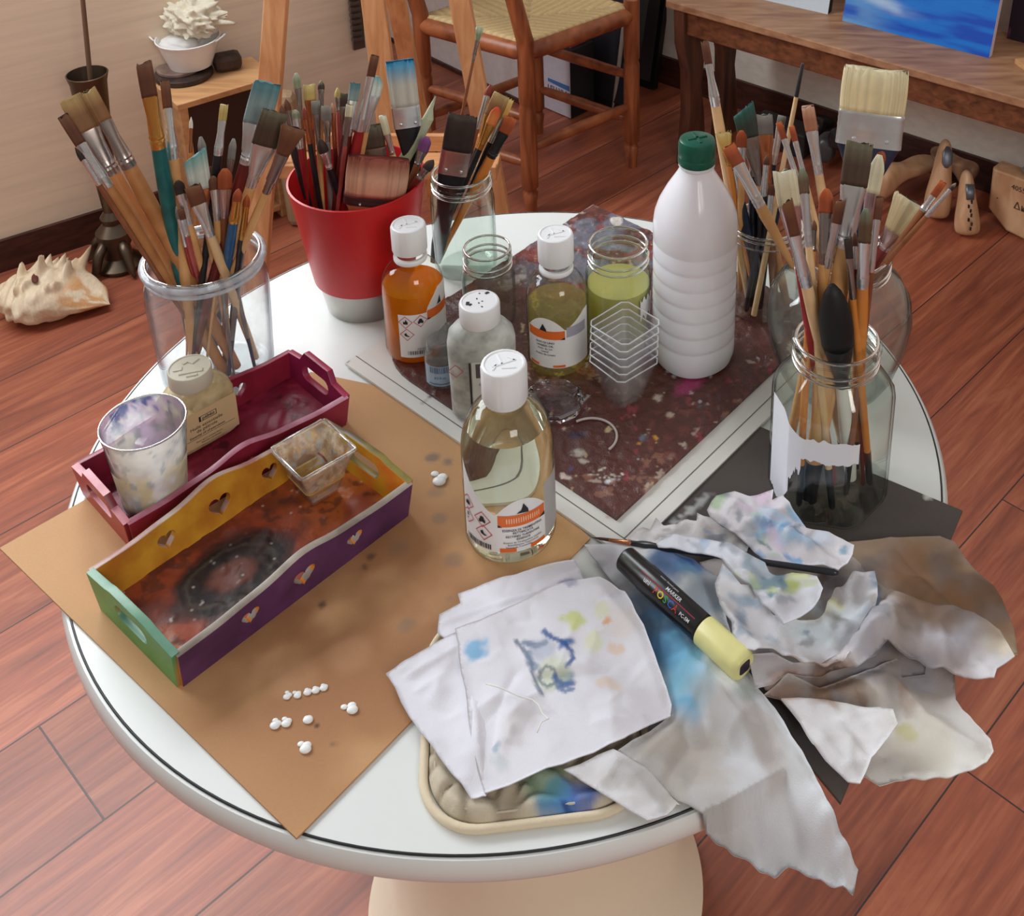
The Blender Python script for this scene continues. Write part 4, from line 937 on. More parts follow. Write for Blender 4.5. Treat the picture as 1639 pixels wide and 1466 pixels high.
def cap_obj(parent, z0, z1, r, mt=None, ribs=True, name='cap', top_relief=True):
    n = 96; prof = [(0, z0), (r*.97, z0), (r, z0+.001), (r, z1-.003), (r*.95, z1-.0006), (r*.9, z1), (r*.84, z1), (r*.82, z1-.0007), (0, z1-.0007)]
    o = lathe(name, prof, mt or WHITE_PLASTIC(), parent, seg=n, facet=(lambda a: 1+.012*(math.sin(a*48) > 0) if ribs else 1))
    if top_relief:
        s = Sheet(lambda u, v: (u, v, z1-.0005)); 
        V = []
        bm = bmesh.new()
        for (x, y, l, w, a) in ((0, 0, r*1.1, .0016, .5), (-r*.2, r*.25, r*.7, .0014, 2.0), (r*.25, -r*.3, r*.6, .0014, .1), (-r*.35, -r*.25, r*.5, .0014, 1.3), (r*.3, r*.3, r*.4, .0014, 2.6)): box(bm, (x, y, z1-.0006), (l, w, .0010), a)
        bm_obj('cap_relief', bm, mt or WHITE_PLASTIC(), o)
    return o
def closed_shell(prof, t):
    """outer profile (r, z) bottom->top -> inner wall added"""
    inn = [(max(0, r-t), z) for r, z in prof if z > t]
    return [(0, prof[0][1])]+list(prof)+[(max(0, prof[-1][0]-t), prof[-1][1])]+inn[::-1][1:]+[(max(0, inn[0][0]-t), t*1.2), (0, t*1.2)]
def bottle(name, lab, c, z0, R, hs, hn, hc, rn, rc, level, liq, off=0, tint=PET):
    """R body, hs shoulder start, hn neck base, hc cap bottom/top tuple"""
    t = thing(name, lab, 'bottle', (c[0], c[1], z0))
    def prof(k=1, ins=0):
        P = [(R*.80-ins, ins), (R*.93-ins, .002+ins), (R-ins, .010+ins), (R-ins, hs)]
        for i in range(1, 9): a = i/9*math.pi/2; P.append((rn+(R-rn)*math.cos(a)**.9-ins, hs+(hn-hs)*math.sin(a)**1.05))
        P += [(rn-ins, hn), (rn-ins, hc[0])]; return P
    p = prof(); 
    lathe('bottle_body', [(0, 0)]+p, tint, t, seg=72, cap=False)
    lathe('neck_ring', [(rn, hn+.004), (rc*.93, hn+.004), (rc*.97, hn+.0055), (rc*.97, hn+.0085), (rc*.93, hn+.010), (rn, hn+.010)], WHITE_PLASTIC(), t, seg=64, cap=False)
    cap_obj(t, hc[0], hc[1], rc)
    if liq:
        q = [(r, z) for r, z in prof(1, .0011) if z < level]; 
        # radius at the level
        full = prof(1, .0011)
        for (r0_, z0_), (r1_, z1_) in zip(full, full[1:]):
            if z0_ <= level <= z1_: rl = r0_+(r1_-r0_)*(level-z0_)/max(1e-6, z1_-z0_); break
        lathe('liquid', [(0, .0011)]+q+[(rl, level), (0, level)], liq, t, seg=72, cap=False)
    return t
def maimlabel(t, c, r, off, z0, z1, left, right, lines, grey_to=None, mirror=False):
    pass
# --- front bottle of turpentine
c = (.0075, -.130); z0 = T+.0026
t = bottle('turpentine_bottle', 'largest clear bottle of pale solvent with white cap nearest the rags', c, z0, .0412, .100, .148, (.155, .190), .0165, .0200, .128, liquid('pale turpentine', (250, 252, 236), 1.30))
r = .0412
def ztop(u): return .060+.014*math.exp(-((u-.012)/.016)**2)+.016*math.exp(-((u+.038)/.012)**2)+.02*sm(np.array([u]), .022, .05)[0]
def zt2(u): return .060+.016*max(0, 1-((u-.010)/.023)**2) if u > -.0135 else .060+.022*((u+.0135)/-.0235)**1.4
wrap_label('label', (0, 0), r, cam_ang(c)-cam_ang((0, 0)), -.052, .0335, lambda u: .0185, zt2, PAPER(), t)
gL = mat('grey label', (176, 172, 172), .5); O_ = cam_ang(c)-cam_ang((0, 0))
wrap_label('label_side', (0, 0), r, O_, .0335, .075, lambda u: .0185+.0*u, lambda u: .080, gL, t)
pl = cyl((0, 0), r, 0, O_, .0006); pl3 = lambda u, v: pl(u, v)
so = Sheet(pl3); so.rect(-.0115, .0475, .0325, .0600, 16); so.make('orange_band', ORG(), t)
for a_, b_ in ((-.0105, .004), (.017, .0325)): s = Sheet(pl3); s.rect(a_, .0190, b_, .0235, 6); s.make('orange_stripe', ORG(), t)
plb = cyl((0, 0), r, 0, O_, .0009)
sb = Sheet(lambda u, v: plb(u, v)); sr = Sheet(lambda u, v: plb(u, v)); sw = Sheet(lambda u, v: plb(u, v))
sb.poly([(.005, .0615), (.016, .0605), (.0155, .0645), (.0115, .0715), (.0095, .0645)]); sb.poly([(-.0115, .0470), (-.0075, .0475), (-.0115, .0500)]); sb.poly([(.0325, .047), (.026, .0475), (.0325, .0510)])
sb.text('ESSENZA DI TREMENTINA', .0105, .0425, .0034, True, .92); sb.text('RETTIFICATA', .0105, .0392, .0034, True, .92)
sb.text('RECTIFIED TURPENTINE', .0105, .0355, .0032, True, .9); sb.text('ESSENCE', .0105, .0322, .0032, True)
sb.text('Essence de T\u00e9r\u00e9benthine rectifi\u00e9e', .0105, .0290, .0027, False, .95); sb.text('Rektifiziertes Terpentin\u00f6l', .0105, .0262, .0027); sb.text('Esencia de Trementina', .0065, .0236, .0025)
for k, (u, v, kd) in enumerate(((-.044, .0610, 0), (-.0262, .0520, 1), (-.0445, .0460, 2), (-.0252, .0375, 3))): hazard(sr, sb, u, v, .0088, kd)
rnd = random.Random(2); u = -.047
while u < -.018:
    w = rnd.choice((.0003, .0006, .0010)); sb.rect(u, .0205, u+w, .0262, 1); u += w+rnd.choice((.0004, .0008))
u = -.004
while u < .026: sw.rect(u, .0515, u+.0009, .0570, 1); sw.rect(u-.0004, .0538+.001*rnd.random(), u+.0012, .0547, 1); u += .0021
sb.make('label_print', BLK(), t); sr.make('hazard_marks', REDP(), t); sw.make('band_lettering', mat('pale orange ink', (246, 196, 160), .5), t)
# --- amber bottle
c = (-.1262, .1275); z0p = PALZ-.0016
t = bottle('amber_oil_bottle', 'clear bottle of orange amber liquid in front of the red pot', c, z0p, .0335, .082, .112, (.128, .159), .0145, .0186, .086, dyed('amber oil', (248, 172, 36), .46))
O_ = cam_ang(c)-cam_ang((0, 0)); r = .0335
def zh(u): return .067 if u < .013 else .070+.022*min(1, (u-.013)/.016)**.8
wrap_label('label', (0, 0), r, O_, -.0185, .050, lambda u: .0125 if u < .016 else .021, zh, PAPER(), t)
pl = cyl((0, 0), r, 0, O_, .0005); plb = cyl((0, 0), r, 0, O_, .0008)
so = Sheet(lambda u, v: pl(u, v)); so.rect(.0132, .058, .048, .069, 10); so.make('orange_band', ORG(), t)
sb = Sheet(lambda u, v: plb(u, v)); sr = Sheet(lambda u, v: plb(u, v))
for u, v, kd in ((-.0105, .058, 0), (.0055, .0585, 1), (-.0095, .0425, 3)): hazard(sr, sb, u, v, .0078, kd)
rnd = random.Random(4); u = -.010
while u < .011:
    w = rnd.choice((.0003, .0006, .0009)); sb.rect(u, .0165, u+w, .0212, 1); u += w+rnd.choice((.0004, .0009))
sb.text('350 ml', .004, .0222, .003); sb.poly([(.026, .0705), (.0325, .0705), (.031, .080), (.028, .0735)]); sb.poly([(.0132, .0575), (.018, .058), (.0132, .060)])
sb.make('label_print', BLK(), t); sr.make('hazard_marks', REDP(), t)
# --- linseed oil bottle
c = (.032, .1075)
t = bottle('linseed_oil_bottle', 'clear bottle of pale yellow oil between the empty jar and green-filled jar', c, z0p, .0330, .082, .113, (.129, .162), .0145, .0188, .078, dyed('pale oil', (242, 238, 184), .13))
O_ = cam_ang(c)-cam_ang((0, 0)); r = .0330
def zh(u): return .062+.016*max(0, 1-((u+.014)/.022)**2) if u < .008 else .0625+.017*min(1, (u-.008)/.024)
wrap_label('label', (0, 0), r, O_, -.038, .040, lambda u: .0155, zh, PAPER(), t)
pl = cyl((0, 0), r, 0, O_, .0005); plb = cyl((0, 0), r, 0, O_, .0008)
so = Sheet(lambda u, v: pl(u, v)); so.rect(-.036, .052, .0072, .0625, 14); so.make('orange_band', ORG(), t)
for a_, b_ in ((-.034, -.022), (-.006, .0072)): s = Sheet(lambda u, v: pl(u, v)); s.rect(a_, .0165, b_, .0195, 6); s.make('orange_stripe', ORG(), t)
sg = Sheet(lambda u, v: pl(u, v)); sg.rect(.009, .0535, .034, .066, 8); sg.make('grey_panel', mat('grey print', (170, 168, 182), .5), t)
sb = Sheet(lambda u, v: plb(u, v)); sb.poly([(-.020, .0625), (-.012, .0615), (-.0128, .065), (-.0162, .071)]); sb.poly([(.0072, .0515), (.002, .052), (.0072, .0545)])
for k, (s_, z_) in enumerate((('OLIO DI LINO', .0465), ('LINSEED OIL', .0425), ('Huile de Lin', .0388), ('Lein\u00f6l', .0352), ('Aceite de Linaza', .0316))): sb.text(s_, -.0145, z_, .0034, k < 2)
sb.make('label_print', BLK(), t)
# --- white milky bottle
c = (.1787, .1155)
t = thing('milk_bottle', 'tall white ribbed plastic bottle with dark green screw cap', 'bottle', (c[0], c[1], z0p))
P = [(0, 0), (.036, 0), (.041, .004), (.0438, .014)]
z = .02
while z < .155:
    P += [(.0440, z), (.0440, z+.011), (.0433, z+.0135), (.0433, z+.0150), (.0440, z+.0175)]; z += .0195
P += [(.0440, .172), (.0425, .184), (.038, .198), (.0300, .214), (.0215, .228), (.0178, .235), (.0172, .238), (.0186, .240), (.0186, .243), (.0165, .245), (.0165, .25), (0, .25)]
wm = mat('white milky plastic', (236, 236, 242), .17, var=.015); wm.node_tree.nodes['Principled BSDF'].inputs['Subsurface Weight'].default_value = .25 if 'Principled BSDF' in wm.node_tree.nodes else 0
lathe('bottle_body', P, wm, t, seg=96, cap=False, facet=lambda a: 1+.018*math.cos(4*a+.6))
gc = mat('dark green cap', (10, 84, 66), .3, var=.05)
o = lathe('cap', [(0, .243), (.0188, .243), (.0196, .2445), (.0196, .250), (.0190, .2515), (.0194, .253), (.0194, .265), (.018, .2695), (.0150, .2712), (0, .2712)], gc, t, seg=72)
bm = bmesh.new(); box(bm, (0, 0, .2715), (.022, .0025, .0014), .4); box(bm, (0, 0, .2715), (.022, .0025, .0014), 1.9); bm_obj('cap_relief', bm, gc, o)
# --- glass jars
def jar(name, lab, c, z0, prof, t_, mt, rings=(), seg=72, facet=None, cat='jar', rot=0, parts=True):
    """prof outer (r, z)"""
    t = thing(name, lab, cat, (c[0], c[1], z0)); 
    lathe('jar_glass', closed_shell(prof, t_), mt, t, seg=seg, cap=False, facet=facet, rot=rot)
    for (rr_, zz, th2) in rings:
        tube_path('thread_ring', [(rr_*math.cos(a), rr_*math.sin(a), zz+(.0012*math.sin(a))) for a in np.linspace(0, 2*math.pi, 60)[:-1]], th2, solid_glass(), t, 8, closed=True)
    rt, zt = max(prof, key=lambda q: q[1]); tube_path('rim', [((rt-t_*.4)*math.cos(a), (rt-t_*.4)*math.sin(a), zt) for a in np.linspace(0, 2*math.pi, 72)[:-1]], t_*.75, solid_glass(), t, 8, closed=True)
    return t
# small empty jar behind the capped bottles
jar('empty_jar', 'small empty clear glass jar behind the translucent bottle with marked cap', (-.052, .180), z0p, [(.025, 0), (.029, .004), (.030, .012), (.030, .06), (.028, .067), (.0262, .070), (.0262, .088), (.0272, .090), (.0272, .094), (.0262, .095)], .0016, GLG, ((.0268, .074, .0012), (.0268, .081, .0012)))
# jar of green-yellow liquid
t = jar('brush_water_jar', 'glass jar half full of cloudy yellow-green liquid left of the white bottle', (.0965, .140), z0p, [(.030, 0), (.035, .004), (.036, .012), (.036, .092), (.034, .101), (.0318, .105), (.0318, .122), (.0330, .124), (.0330, .128), (.0318, .1295)], .0018, GLG, ((.0325, .109, .0013), (.0325, .116, .0013)))
lathe('cloudy_liquid', [(0, .003), (.030, .003), (.0340, .010), (.0340, .080), (0, .080)], mat('cloudy green liquid', (188, 176, 100), .35, var=.14, scale=25), t, seg=64)
wrap_label('torn_label', (0, 0), .036, 1.0+cam_ang((.0965, .14))-cam_ang((0, 0)), -.011, .011, lambda u: .050+.004*math.sin(u*700), lambda u: .074+.003*math.sin(u*900), PAPER(), t, lift=.0006)
# big left jar
LJ = dict(c=(-.3345, .0930), z0=T, rb=.054, rr=.055, h=.149)
t = jar('storage_jar', 'large clear glass jar of brushes at the left with thick rounded rim', LJ['c'], LJ['z0'], [(.049, 0), (.055, .004), (.058, .012), (.0605, .06), (.0625, .105), (.0615, .120), (.0580, .130), (.0570, .136), (.0595, .139), (.0615, .142), (.0620, .146), (.0600, .149), (.0575, .1495)], .002, glass('storage glass', (253, 254, 254), (150, 158, 170), milky=.045, milk=(230, 232, 240)), ())
tube_path('thick_rim', [(.0600*math.cos(a), .0600*math.sin(a), .1455) for a in np.linspace(0, 2*math.pi, 80)[:-1]], .0034, glass('rim glass', (226, 232, 236), (170, 180, 190), milky=.35, milk=(238, 240, 246)), t, 10, closed=True)
tube_path('lower_rim', [(.0585*math.cos(a), .0585*math.sin(a), .1370) for a in np.linspace(0, 2*math.pi, 80)[:-1]], .0022, glass('rim glass'), t, 10, closed=True)
# jar behind the red pot
GB = dict(c=(-.0975, .2960), z0=T, rb=.034, rr=.032, h=.131)
jar('preserving_jar', 'greenish clear glass jar holding brushes right of the red pot', GB['c'], T, [(.032, 0), (.0370, .004), (.038, .012), (.038, .095), (.0365, .106), (.0345, .110), (.0345, .122), (.0362, .124), (.0362, .129), (.0345, .131)], .002, GLG, ((.0352, .114, .0014), (.0352, .119, .0014)), facet=lambda a: 1+.012*math.cos(6*a))
# jar behind the white bottle
BJ = dict(c=(.262, .212), z0=T+.009, rb=.038, rr=.038, h=.112)
jar('straight_jar', 'straight clear glass jar crowded with dark brush handles behind white bottle', BJ['c'], BJ['z0'], [(.036, 0), (.0415, .003), (.042, .010), (.042, .100), (.0405, .104), (.0405, .111), (.0400, .112)], .002, GL, ((.0412, .1085, .0013), (.042, .1, .001)))
# pot-bellied jar
BB = dict(c=(.331, .0880), z0=T, rb=.045, rr=.044, h=.165)
jar('bellied_jar', 'pot-bellied clear glass jar behind the front right jar', BB['c'], BB['z0'], [(.044, 0), (.052, .004), (.062, .022), (.072, .055), (.0765, .085), (.074, .108), (.064, .127), (.052, .136), (.0475, .141), (.0475, .156), (.0505, .159), (.0505, .164), (.048, .1655)], .0024, glass('grey glass', (246, 248, 246), (120, 130, 126), milky=.05, milk=(190, 194, 190)), ((.0492, .146, .0018), (.0492, .152, .0018)))
# front right jar, octagonal
FJ = dict(c=(.3035, -.0745), z0=dbz, rb=.046, rr=.034, h=.174)
def octa(a):
    k = math.pi/3; b = (a+.2) % k-k/2; return 1/max(.93, math.cos(b))*.97
t = jar('label_stained_jar', 'tall faceted glass jar of brushes with torn white label at the front right', FJ['c'], dbz, [(.046, 0), (.0525, .004), (.0545, .012), (.0545, .118), (.053, .126), (.0475, .136), (.0410, .144), (.0378, .148), (.0378, .166), (.0395, .168), (.0395, .173), (.0378, .1745)], .0022, glass('front jar glass', (252, 254, 252), (112, 126, 120)), ((.0388, .153, .0017), (.0388, .160, .0015)), facet=octa, seg=96)
# torn paper label remains, following the facets
def octpl(off, lift):
    a0 = cam_ang(FJ['c'])
    def f(u, v):
        a = a0+off+u/.054; rr_ = .0545*octa(a)+lift; return (math.cos(a)*rr_, math.sin(a)*rr_, v)
    return f
def torn(name, u0, u1, lo, hi, mt):
    f = octpl(0, .0007); V, F = [], []; nu, nv = 50, 8
    for i in range(nu+1):
        u = u0+(u1-u0)*i/nu
        for j in range(nv+1): V.append(f(u, lo(u)+(hi(u)-lo(u))*j/nv))
    for i in range(nu):
        for j in range(nv): k = i*(nv+1)+j; F.append((k, k+nv+1, k+nv+2, k+1))
    return mesh_obj(name, V, F, mt, t)
nz = lambda u, s, a: a*(fbm(np.array([u*s]), np.array([3.]), 7, 3)[0]-.5)*2
lp = mat('torn white label', (228, 228, 236), .6, var=.03)
torn('torn_label', -.072, -.036, lambda u: .012+.020*sm(np.array([u]), -.05, -.034)[0]+nz(u, 300, .006), lambda u: .118-.010*sm(np.array([u]), -.05, -.034)[0], lp)
torn('torn_label', -.036, -.024, lambda u: .055+nz(u, 500, .012)+.8*(u+.036), lambda u: .108-.6*(u+.036), lp)
torn('label_strip', -.034, .026, lambda u: .080+nz(u, 300, .003)-.002*math.cos(u*80), lambda u: .103+nz(u+2, 200, .003)-.10*abs(u)*.3, lp)
# --- red pot
RP = dict(c=(-.2030, .2240), z0=T, rb=.037, rr=.068, h=.168)
t = thing('red_pot', 'red tapered pot with brushed steel base full of used brushes', 'pot', (RP['c'][0], RP['c'][1], T))
red = mat('satin red', (190, 26, 32), .38, var=.04)
lathe('red_sleeve', [(.0555, .043), (.0578, .043), (.0765, .166), (.0768, .168), (.0745, .1685), (.0735, .166), (.0555, .046)], red, t, seg=96, cap=False)
lathe('steel_base', [(0, 0), (.043, 0), (.046, .003), (.0550, .050), (.0545, .052), (.0440, .006), (0, .005)], mat('brushed steel', (176, 172, 166), .35, .9, var=.06), t, seg=96, cap=False)
# --- translucent oval bottle with marked cap
c = (-.0385, .0320)
t = thing('gesso_bottle', 'translucent grey oval bottle with ink-stained white cap in the middle', 'bottle', (c[0], c[1], z0p))
cloudy = glass('cloudy plastic', (214, 218, 212), (160, 166, 160), milky=.72, milk=(206, 208, 202), rough=.2)
V, F = loft([(0, .030, .019, 2.6), (.002, .033, .021, 2.6), (.085, .0345, .0215, 2.6), (.096, .0325, .0205, 2.4), (.104, .026, .018, 2.2), (.109, .018, .016, 2)], seg=48)
R_ = Matrix.Rotation(.12, 3, 'Z'); V = [R_ @ v for v in V]; o = mesh_obj('bottle_body', V, F, cloudy, t); auto(o, 40)
o = cap_obj(t, .108, .131, .0205, ribs=False, top_relief=False)
bm = bmesh.new(); rnd = random.Random(3)
for x, y, s_ in ((.006, .014, .0028), (-.011, -.004, .0034), (-.008, -.006, .0022), (-.003, .004, .0012), (0, -.003, .0012), (.003, 0, .001), (-.0015, .013, .0010), (.004, -.009, .0012)):
    box(bm, (x, y, .1302), (s_*1.5, s_, .0012), rnd.random()*3)
bm_obj('ink_stains', bm, mat('black ink', (34, 32, 36), .6, var=.02), o)
pf = lambda u, v: tuple(R_ @ Vector((u, -.0222-.0004+abs(u/.034)**2.6*.0085*0-.0, v)))
s = Sheet(pf); s.rect(-.010, .012, .026, .074, 2); s.make('label', mat('pale label', (206, 206, 202), .6), t)
pf2 = lambda u, v: tuple(R_ @ Vector((u, -.0230, v)))
s = Sheet(pf2); s.rect(-.006, .055, .010, .072, 2); s.make('grey_square', mat('dark grey print', (84, 80, 82), .6), t)
s = Sheet(pf2); s.text('GLOSSY', .004, .0455, .0042, True); s.text('P', .008, .033, .005, True); s.rect(-.0125, .012, -.0108, .074, 1); s.make('label_print', BLK(), t)
s = Sheet(lambda u, v: tuple(R_ @ Vector((u, -.0205+.15*abs(u+.015), v)))); s.ring(-.026, .062, .008, .001, 4); s.make('hazard_mark', REDP(), t)
# --- small jar with blue label
c = (-.0885, .0735); t = thing('small_labelled_jar', 'tiny glass jar with pale blue barcode label beside the translucent bottle', 'jar', (c[0], c[1], z0p))
lathe('jar_glass', [(0, 0), (.0165, 0), (.018, .003), (.018, .034), (.0165, .039), (.0150, .041), (.0155, .044), (.0150, .046), (.0158, .049), (.0150, .052), (.0140, .053), (0, .050)], glass('thick small glass', (210, 212, 208), (120, 118, 116), milky=.15), t, seg=48, cap=False)
O_ = cam_ang(c)-cam_ang((0, 0)); wrap_label('label', (0, 0), .018, O_, -.022, .022, lambda u: .006, lambda u: .031, mat('pale blue label', (170, 192, 214), .5), t)
plb = cyl((0, 0), .018, 0, O_, .0006); s = Sheet(lambda u, v: plb(u, v)); u = -.014; rnd = random.Random(6)
while u < .006: s.rect(u, .0225, u+.0007, .030, 1); u += rnd.choice((.0013, .0019))
s.text('0,5 fl oz', -.003, .0155, .0038); s.rect(-.016, .0085, .010, .0095, 4); s.make('label_print', mat('blue ink', (70, 96, 140), .5), t)
# amber-shadowed glass stopper behind it
o = lathe('glass_stopper', [(0, 0), (.017, 0), (.019, .004), (.014, .016), (.017, .028), (.015, .036), (0, .038)], glass('thick small glass'), c=(-.083, .112, z0p), seg=32, cap=False)
tag(o, 'small round glass stopper standing behind the tiny labelled jar', 'stopper')
# glass dish and white ring on the palette
o = lathe('glass_dish', [(0, 0), (.024, 0), (.029, .004), (.0305, .011), (.0275, .0125), (.022, .006), (0, .004)], solid_glass('dish glass', (246, 244, 252)), c=(.0335, .030, PALZ), seg=40, cap=False, facet=lambda a: 1/max(.9, math.cos((a % (math.pi/5))-math.pi/10)))
tag(o, 'shallow faceted clear glass dish on the palette behind the largest bottle', 'dish')
rc = at(945, 700, PALZ); pts = [(rc.x+.0265*math.cos(a), rc.y+.0265*math.sin(a), PALZ+.0012) for a in np.linspace(2.2, -.75, 40)]
o = tube_path('plastic_ring', pts, .0013, mat('dull white plastic', (190, 176, 172), .5)); tag(o, 'thin open white plastic ring lying on the palette beside the dish', 'ring')
# nested cups
def cup_mesh(name, parent, z, s0, s1, h, mt, rot, c=(0, 0), th=.0008):
    V, F = [], []; rings = [(s0-th*2, th*1.5), (s1-th*2, h), (s1+.003, h), (s1+.003, h-.0012), (s1, h-.0014), (s0, 0)]
    def sq(s, z_, n=6):
        r_ = s*.12; out = []
        for k in range(4):
            cx_, cy_ = ((1, 1), (-1, 1), (-1, -1), (1, -1))[k]
            for j in range(n):
                a = k*math.pi/2+j/(n-1)*math.pi/2; out.append((cx_*(s/2-r_)+r_*math.cos(a), cy_*(s/2-r_)+r_*math.sin(a), z_))
        return out
    n = 24; R2 = Matrix.Rotation(rot, 3, 'Z')
    for s, z_ in rings: V += [R2 @ Vector((x+0, y, zz+z))+Vector((c[0], c[1], 0)) for x, y, zz in sq(s, z_)]
    for i in range(len(rings)-1):
        for k in range(n): F.append((i*n+k, i*n+(k+1) % n, (i+1)*n+(k+1) % n, (i+1)*n+k))
    F.append(tuple(range(n))); F.append(tuple(range(5*n, 6*n))[::-1])
    return auto(mesh_obj(name, V, F, mt, parent), 30)
cc = (.1050, .0480)
words_ = ['bottom one of the nested clear plastic cups', 'second from bottom of the nested clear plastic cups', 'third from bottom of the nested clear plastic cups', 'third from top of the nested clear plastic cups', 'second from top of the nested clear plastic cups', 'topmost and open one of the nested clear plastic cups']
for k in range(6):
    o = cup_mesh('plastic_cup', None, 0, .029, .052, .046, CUPM, math.radians(45+(k % 3-1)*2)); o.location = (cc[0]+.0003*k, cc[1]+.0006*k, PALZ+.0002+.0088*k)
    sq_ = [Matrix.Rotation(math.radians(45+(k % 3-1)*2), 3, 'Z') @ Vector((x, y, .0462)) for x, y in [(sx_*.0272, sy_*.0272) for sx_, sy_ in ((1, .8), (.8, 1), (-.8, 1), (-1, .8), (-1, -.8), (-.8, -1), (.8, -1), (1, -.8))]]
    tube_path('rim', sq_, .0007, glass('cup rim', milky=.55, milk=(236, 236, 240)), o, 6, closed=True)
    tag(o, words_[k]+' in front of the white bottle', 'cup', 'nested clear plastic cups')
# cup with dried paint in the purple tray
t = thing('paint_cup', 'clear square plastic cup smeared with dried paint inside the purple-sided tray', 'cup', (-.1800, -.0880, TZ+.0085))
cup_mesh('cup_wall', t, 0, .029, .058, .049, glass('smeared cup', (250, 248, 246), (160, 150, 146), milky=.07, milk=(240, 236, 232), rough=.1), math.radians(45))
cup_mesh('paint_smears', t, .0012, .0268, .0545, .0465, smear_mat('cup smears', [(190, 120, 80), (236, 226, 214), (226, 196, 150), (186, 206, 216), (176, 84, 50)], 60, .40, .6, .85), math.radians(45))
sq_ = [(sx_*.0395*(1 if i else 1), sy_*.0395, .0492) for i, (sx_, sy_) in enumerate(((1, 0), (0, 1), (-1, 0), (0, -1)))]
tube_path('rim', [Vector(p)*1 for p in sq_], .0009, solid_glass(), t, 8, closed=True)
cup_mesh('dried_paint', t, .002, .026, .038, .017, mat('dried ochre paint', (176, 140, 78), .5, var=.4, scale=90, bump=.5), math.radians(45))
V, F = [], []
# paint-smeared glass
c = (-.3285, -.1010); t = thing('smeared_glass', 'drinking glass smeared with white, blue and purple paint in the crimson tray', 'glass', (c[0], c[1], TZ+.0085))
P = [(0, 0), (.024, 0), (.0275, .003), (.029, .012), (.0375, .088), (.0380, .0895), (.0368, .0895), (.0278, .012), (.0262, .006), (0, .005)]
V, F = lathe_data(P, 96); V = np.array(V); a = np.arctan2(V[:, 1], V[:, 0]); z = V[:, 2]; inn = np.zeros(len(V), bool); inn[np.arange(len(V)) % len(P) > 5] = True
Vd, Fd = [], []
nn, mm = 96, 30
for k in range(nn):
    for j in range(mm):
        zz = .004+.0845*j/(mm-1); rr_ = .0282+(.0372-.0282)*zz/.089; aa = 2*math.pi*k/nn; Vd.append((rr_*math.cos(aa), rr_*math.sin(aa), zz))
for k in range(nn):
    for j in range(mm-1): a_, b_ = k*mm+j, ((k+1) % nn)*mm+j; Fd.append((a_, b_, b_+1, a_+1))
Vd = np.array(Vd); a = np.arctan2(Vd[:, 1], Vd[:, 0]); z = Vd[:, 2]
C = np.tile(lin(238, 234, 228), (len(Vd), 1)); back = np.cos(a-cam_ang(c)) < 0
C = mixc(C, lin(206, 180, 216), .85*back*sm(fbm(a*2, z*40, 3), .3, .5)); C = mixc(C, lin(60, 80, 150), .9*sm(z, .045, .085)*sm(fbm(a*4, z*60+4, 9), .54, .62)*(np.cos(a-2.6) > -.2))
C = mixc(C, lin(216, 196, 130), .7*(~back)*sm(fbm(a*3, z*50, 13), .42, .6)*sm(.07-z, 0, .03)); C = mixc(C, lin(140, 110, 150), .6*sm(.016-z, 0, .012)); C = mixc(C, lin(150, 164, 170), .6*sm(fbm(a*5, z*90, 21), .62, .68))
sm_mat = MATS.get('smear') or None
m_, n, out = newmat('paint smears'); vc = N(n, 'ShaderNodeVertexColor', layer_name='Col'); pr = N(n, 'ShaderNodeBsdfPrincipled'); pr.inputs['Roughness'].default_value = .4; n.links.new(vc.outputs[0], pr.inputs[0])
tr = N(n, 'ShaderNodeBsdfTransparent'); mx = N(n, 'ShaderNodeMixShader'); tcn = N(n, 'ShaderNodeTexCoord'); no = N(n, 'ShaderNodeTexNoise'); no.inputs['Scale'].default_value = 40; no.inputs['Detail'].default_value = 2; n.links.new(tcn.outputs['Object'], no.inputs['Vector'])
mr = N(n, 'ShaderNodeMapRange'); mr.inputs['From Min'].default_value = .38; mr.inputs['From Max'].default_value = .60; mr.inputs['To Min'].default_value = .62; mr.inputs['To Max'].default_value = .99; n.links.new(no.outputs['Fac'], mr.inputs[0])
n.links.new(mr.outputs[0], mx.inputs[0]); n.links.new(tr.outputs[0], mx.inputs[1]); tl = N(n, 'ShaderNodeBsdfTranslucent'); n.links.new(vc.outputs[0], tl.inputs[0]); m3 = N(n, 'ShaderNodeMixShader'); m3.inputs[0].default_value = .42; n.links.new(pr.outputs[0], m3.inputs[1]); n.links.new(tl.outputs[0], m3.inputs[2]); n.links.new(m3.outputs[0], mx.inputs[2]); n.links.new(mx.outputs[0], out.inputs[0])
lathe('glass_wall', P, GL, t, seg=96, cap=False); mesh_obj('paint_smears', Vd, Fd, m_, t, cols=C)
tube_path('rim', [(.0374*math.cos(a), .0374*math.sin(a), .0897) for a in np.linspace(0, 2*math.pi, 72)[:-1]], .0010, solid_glass(), t, 8, closed=True)
lathe('dried_paint', [(0, .006), (.0265, .006), (.0272, .012), (0, .011)], mat('lilac paint', (170, 150, 180), .6, var=.3), t, seg=40)
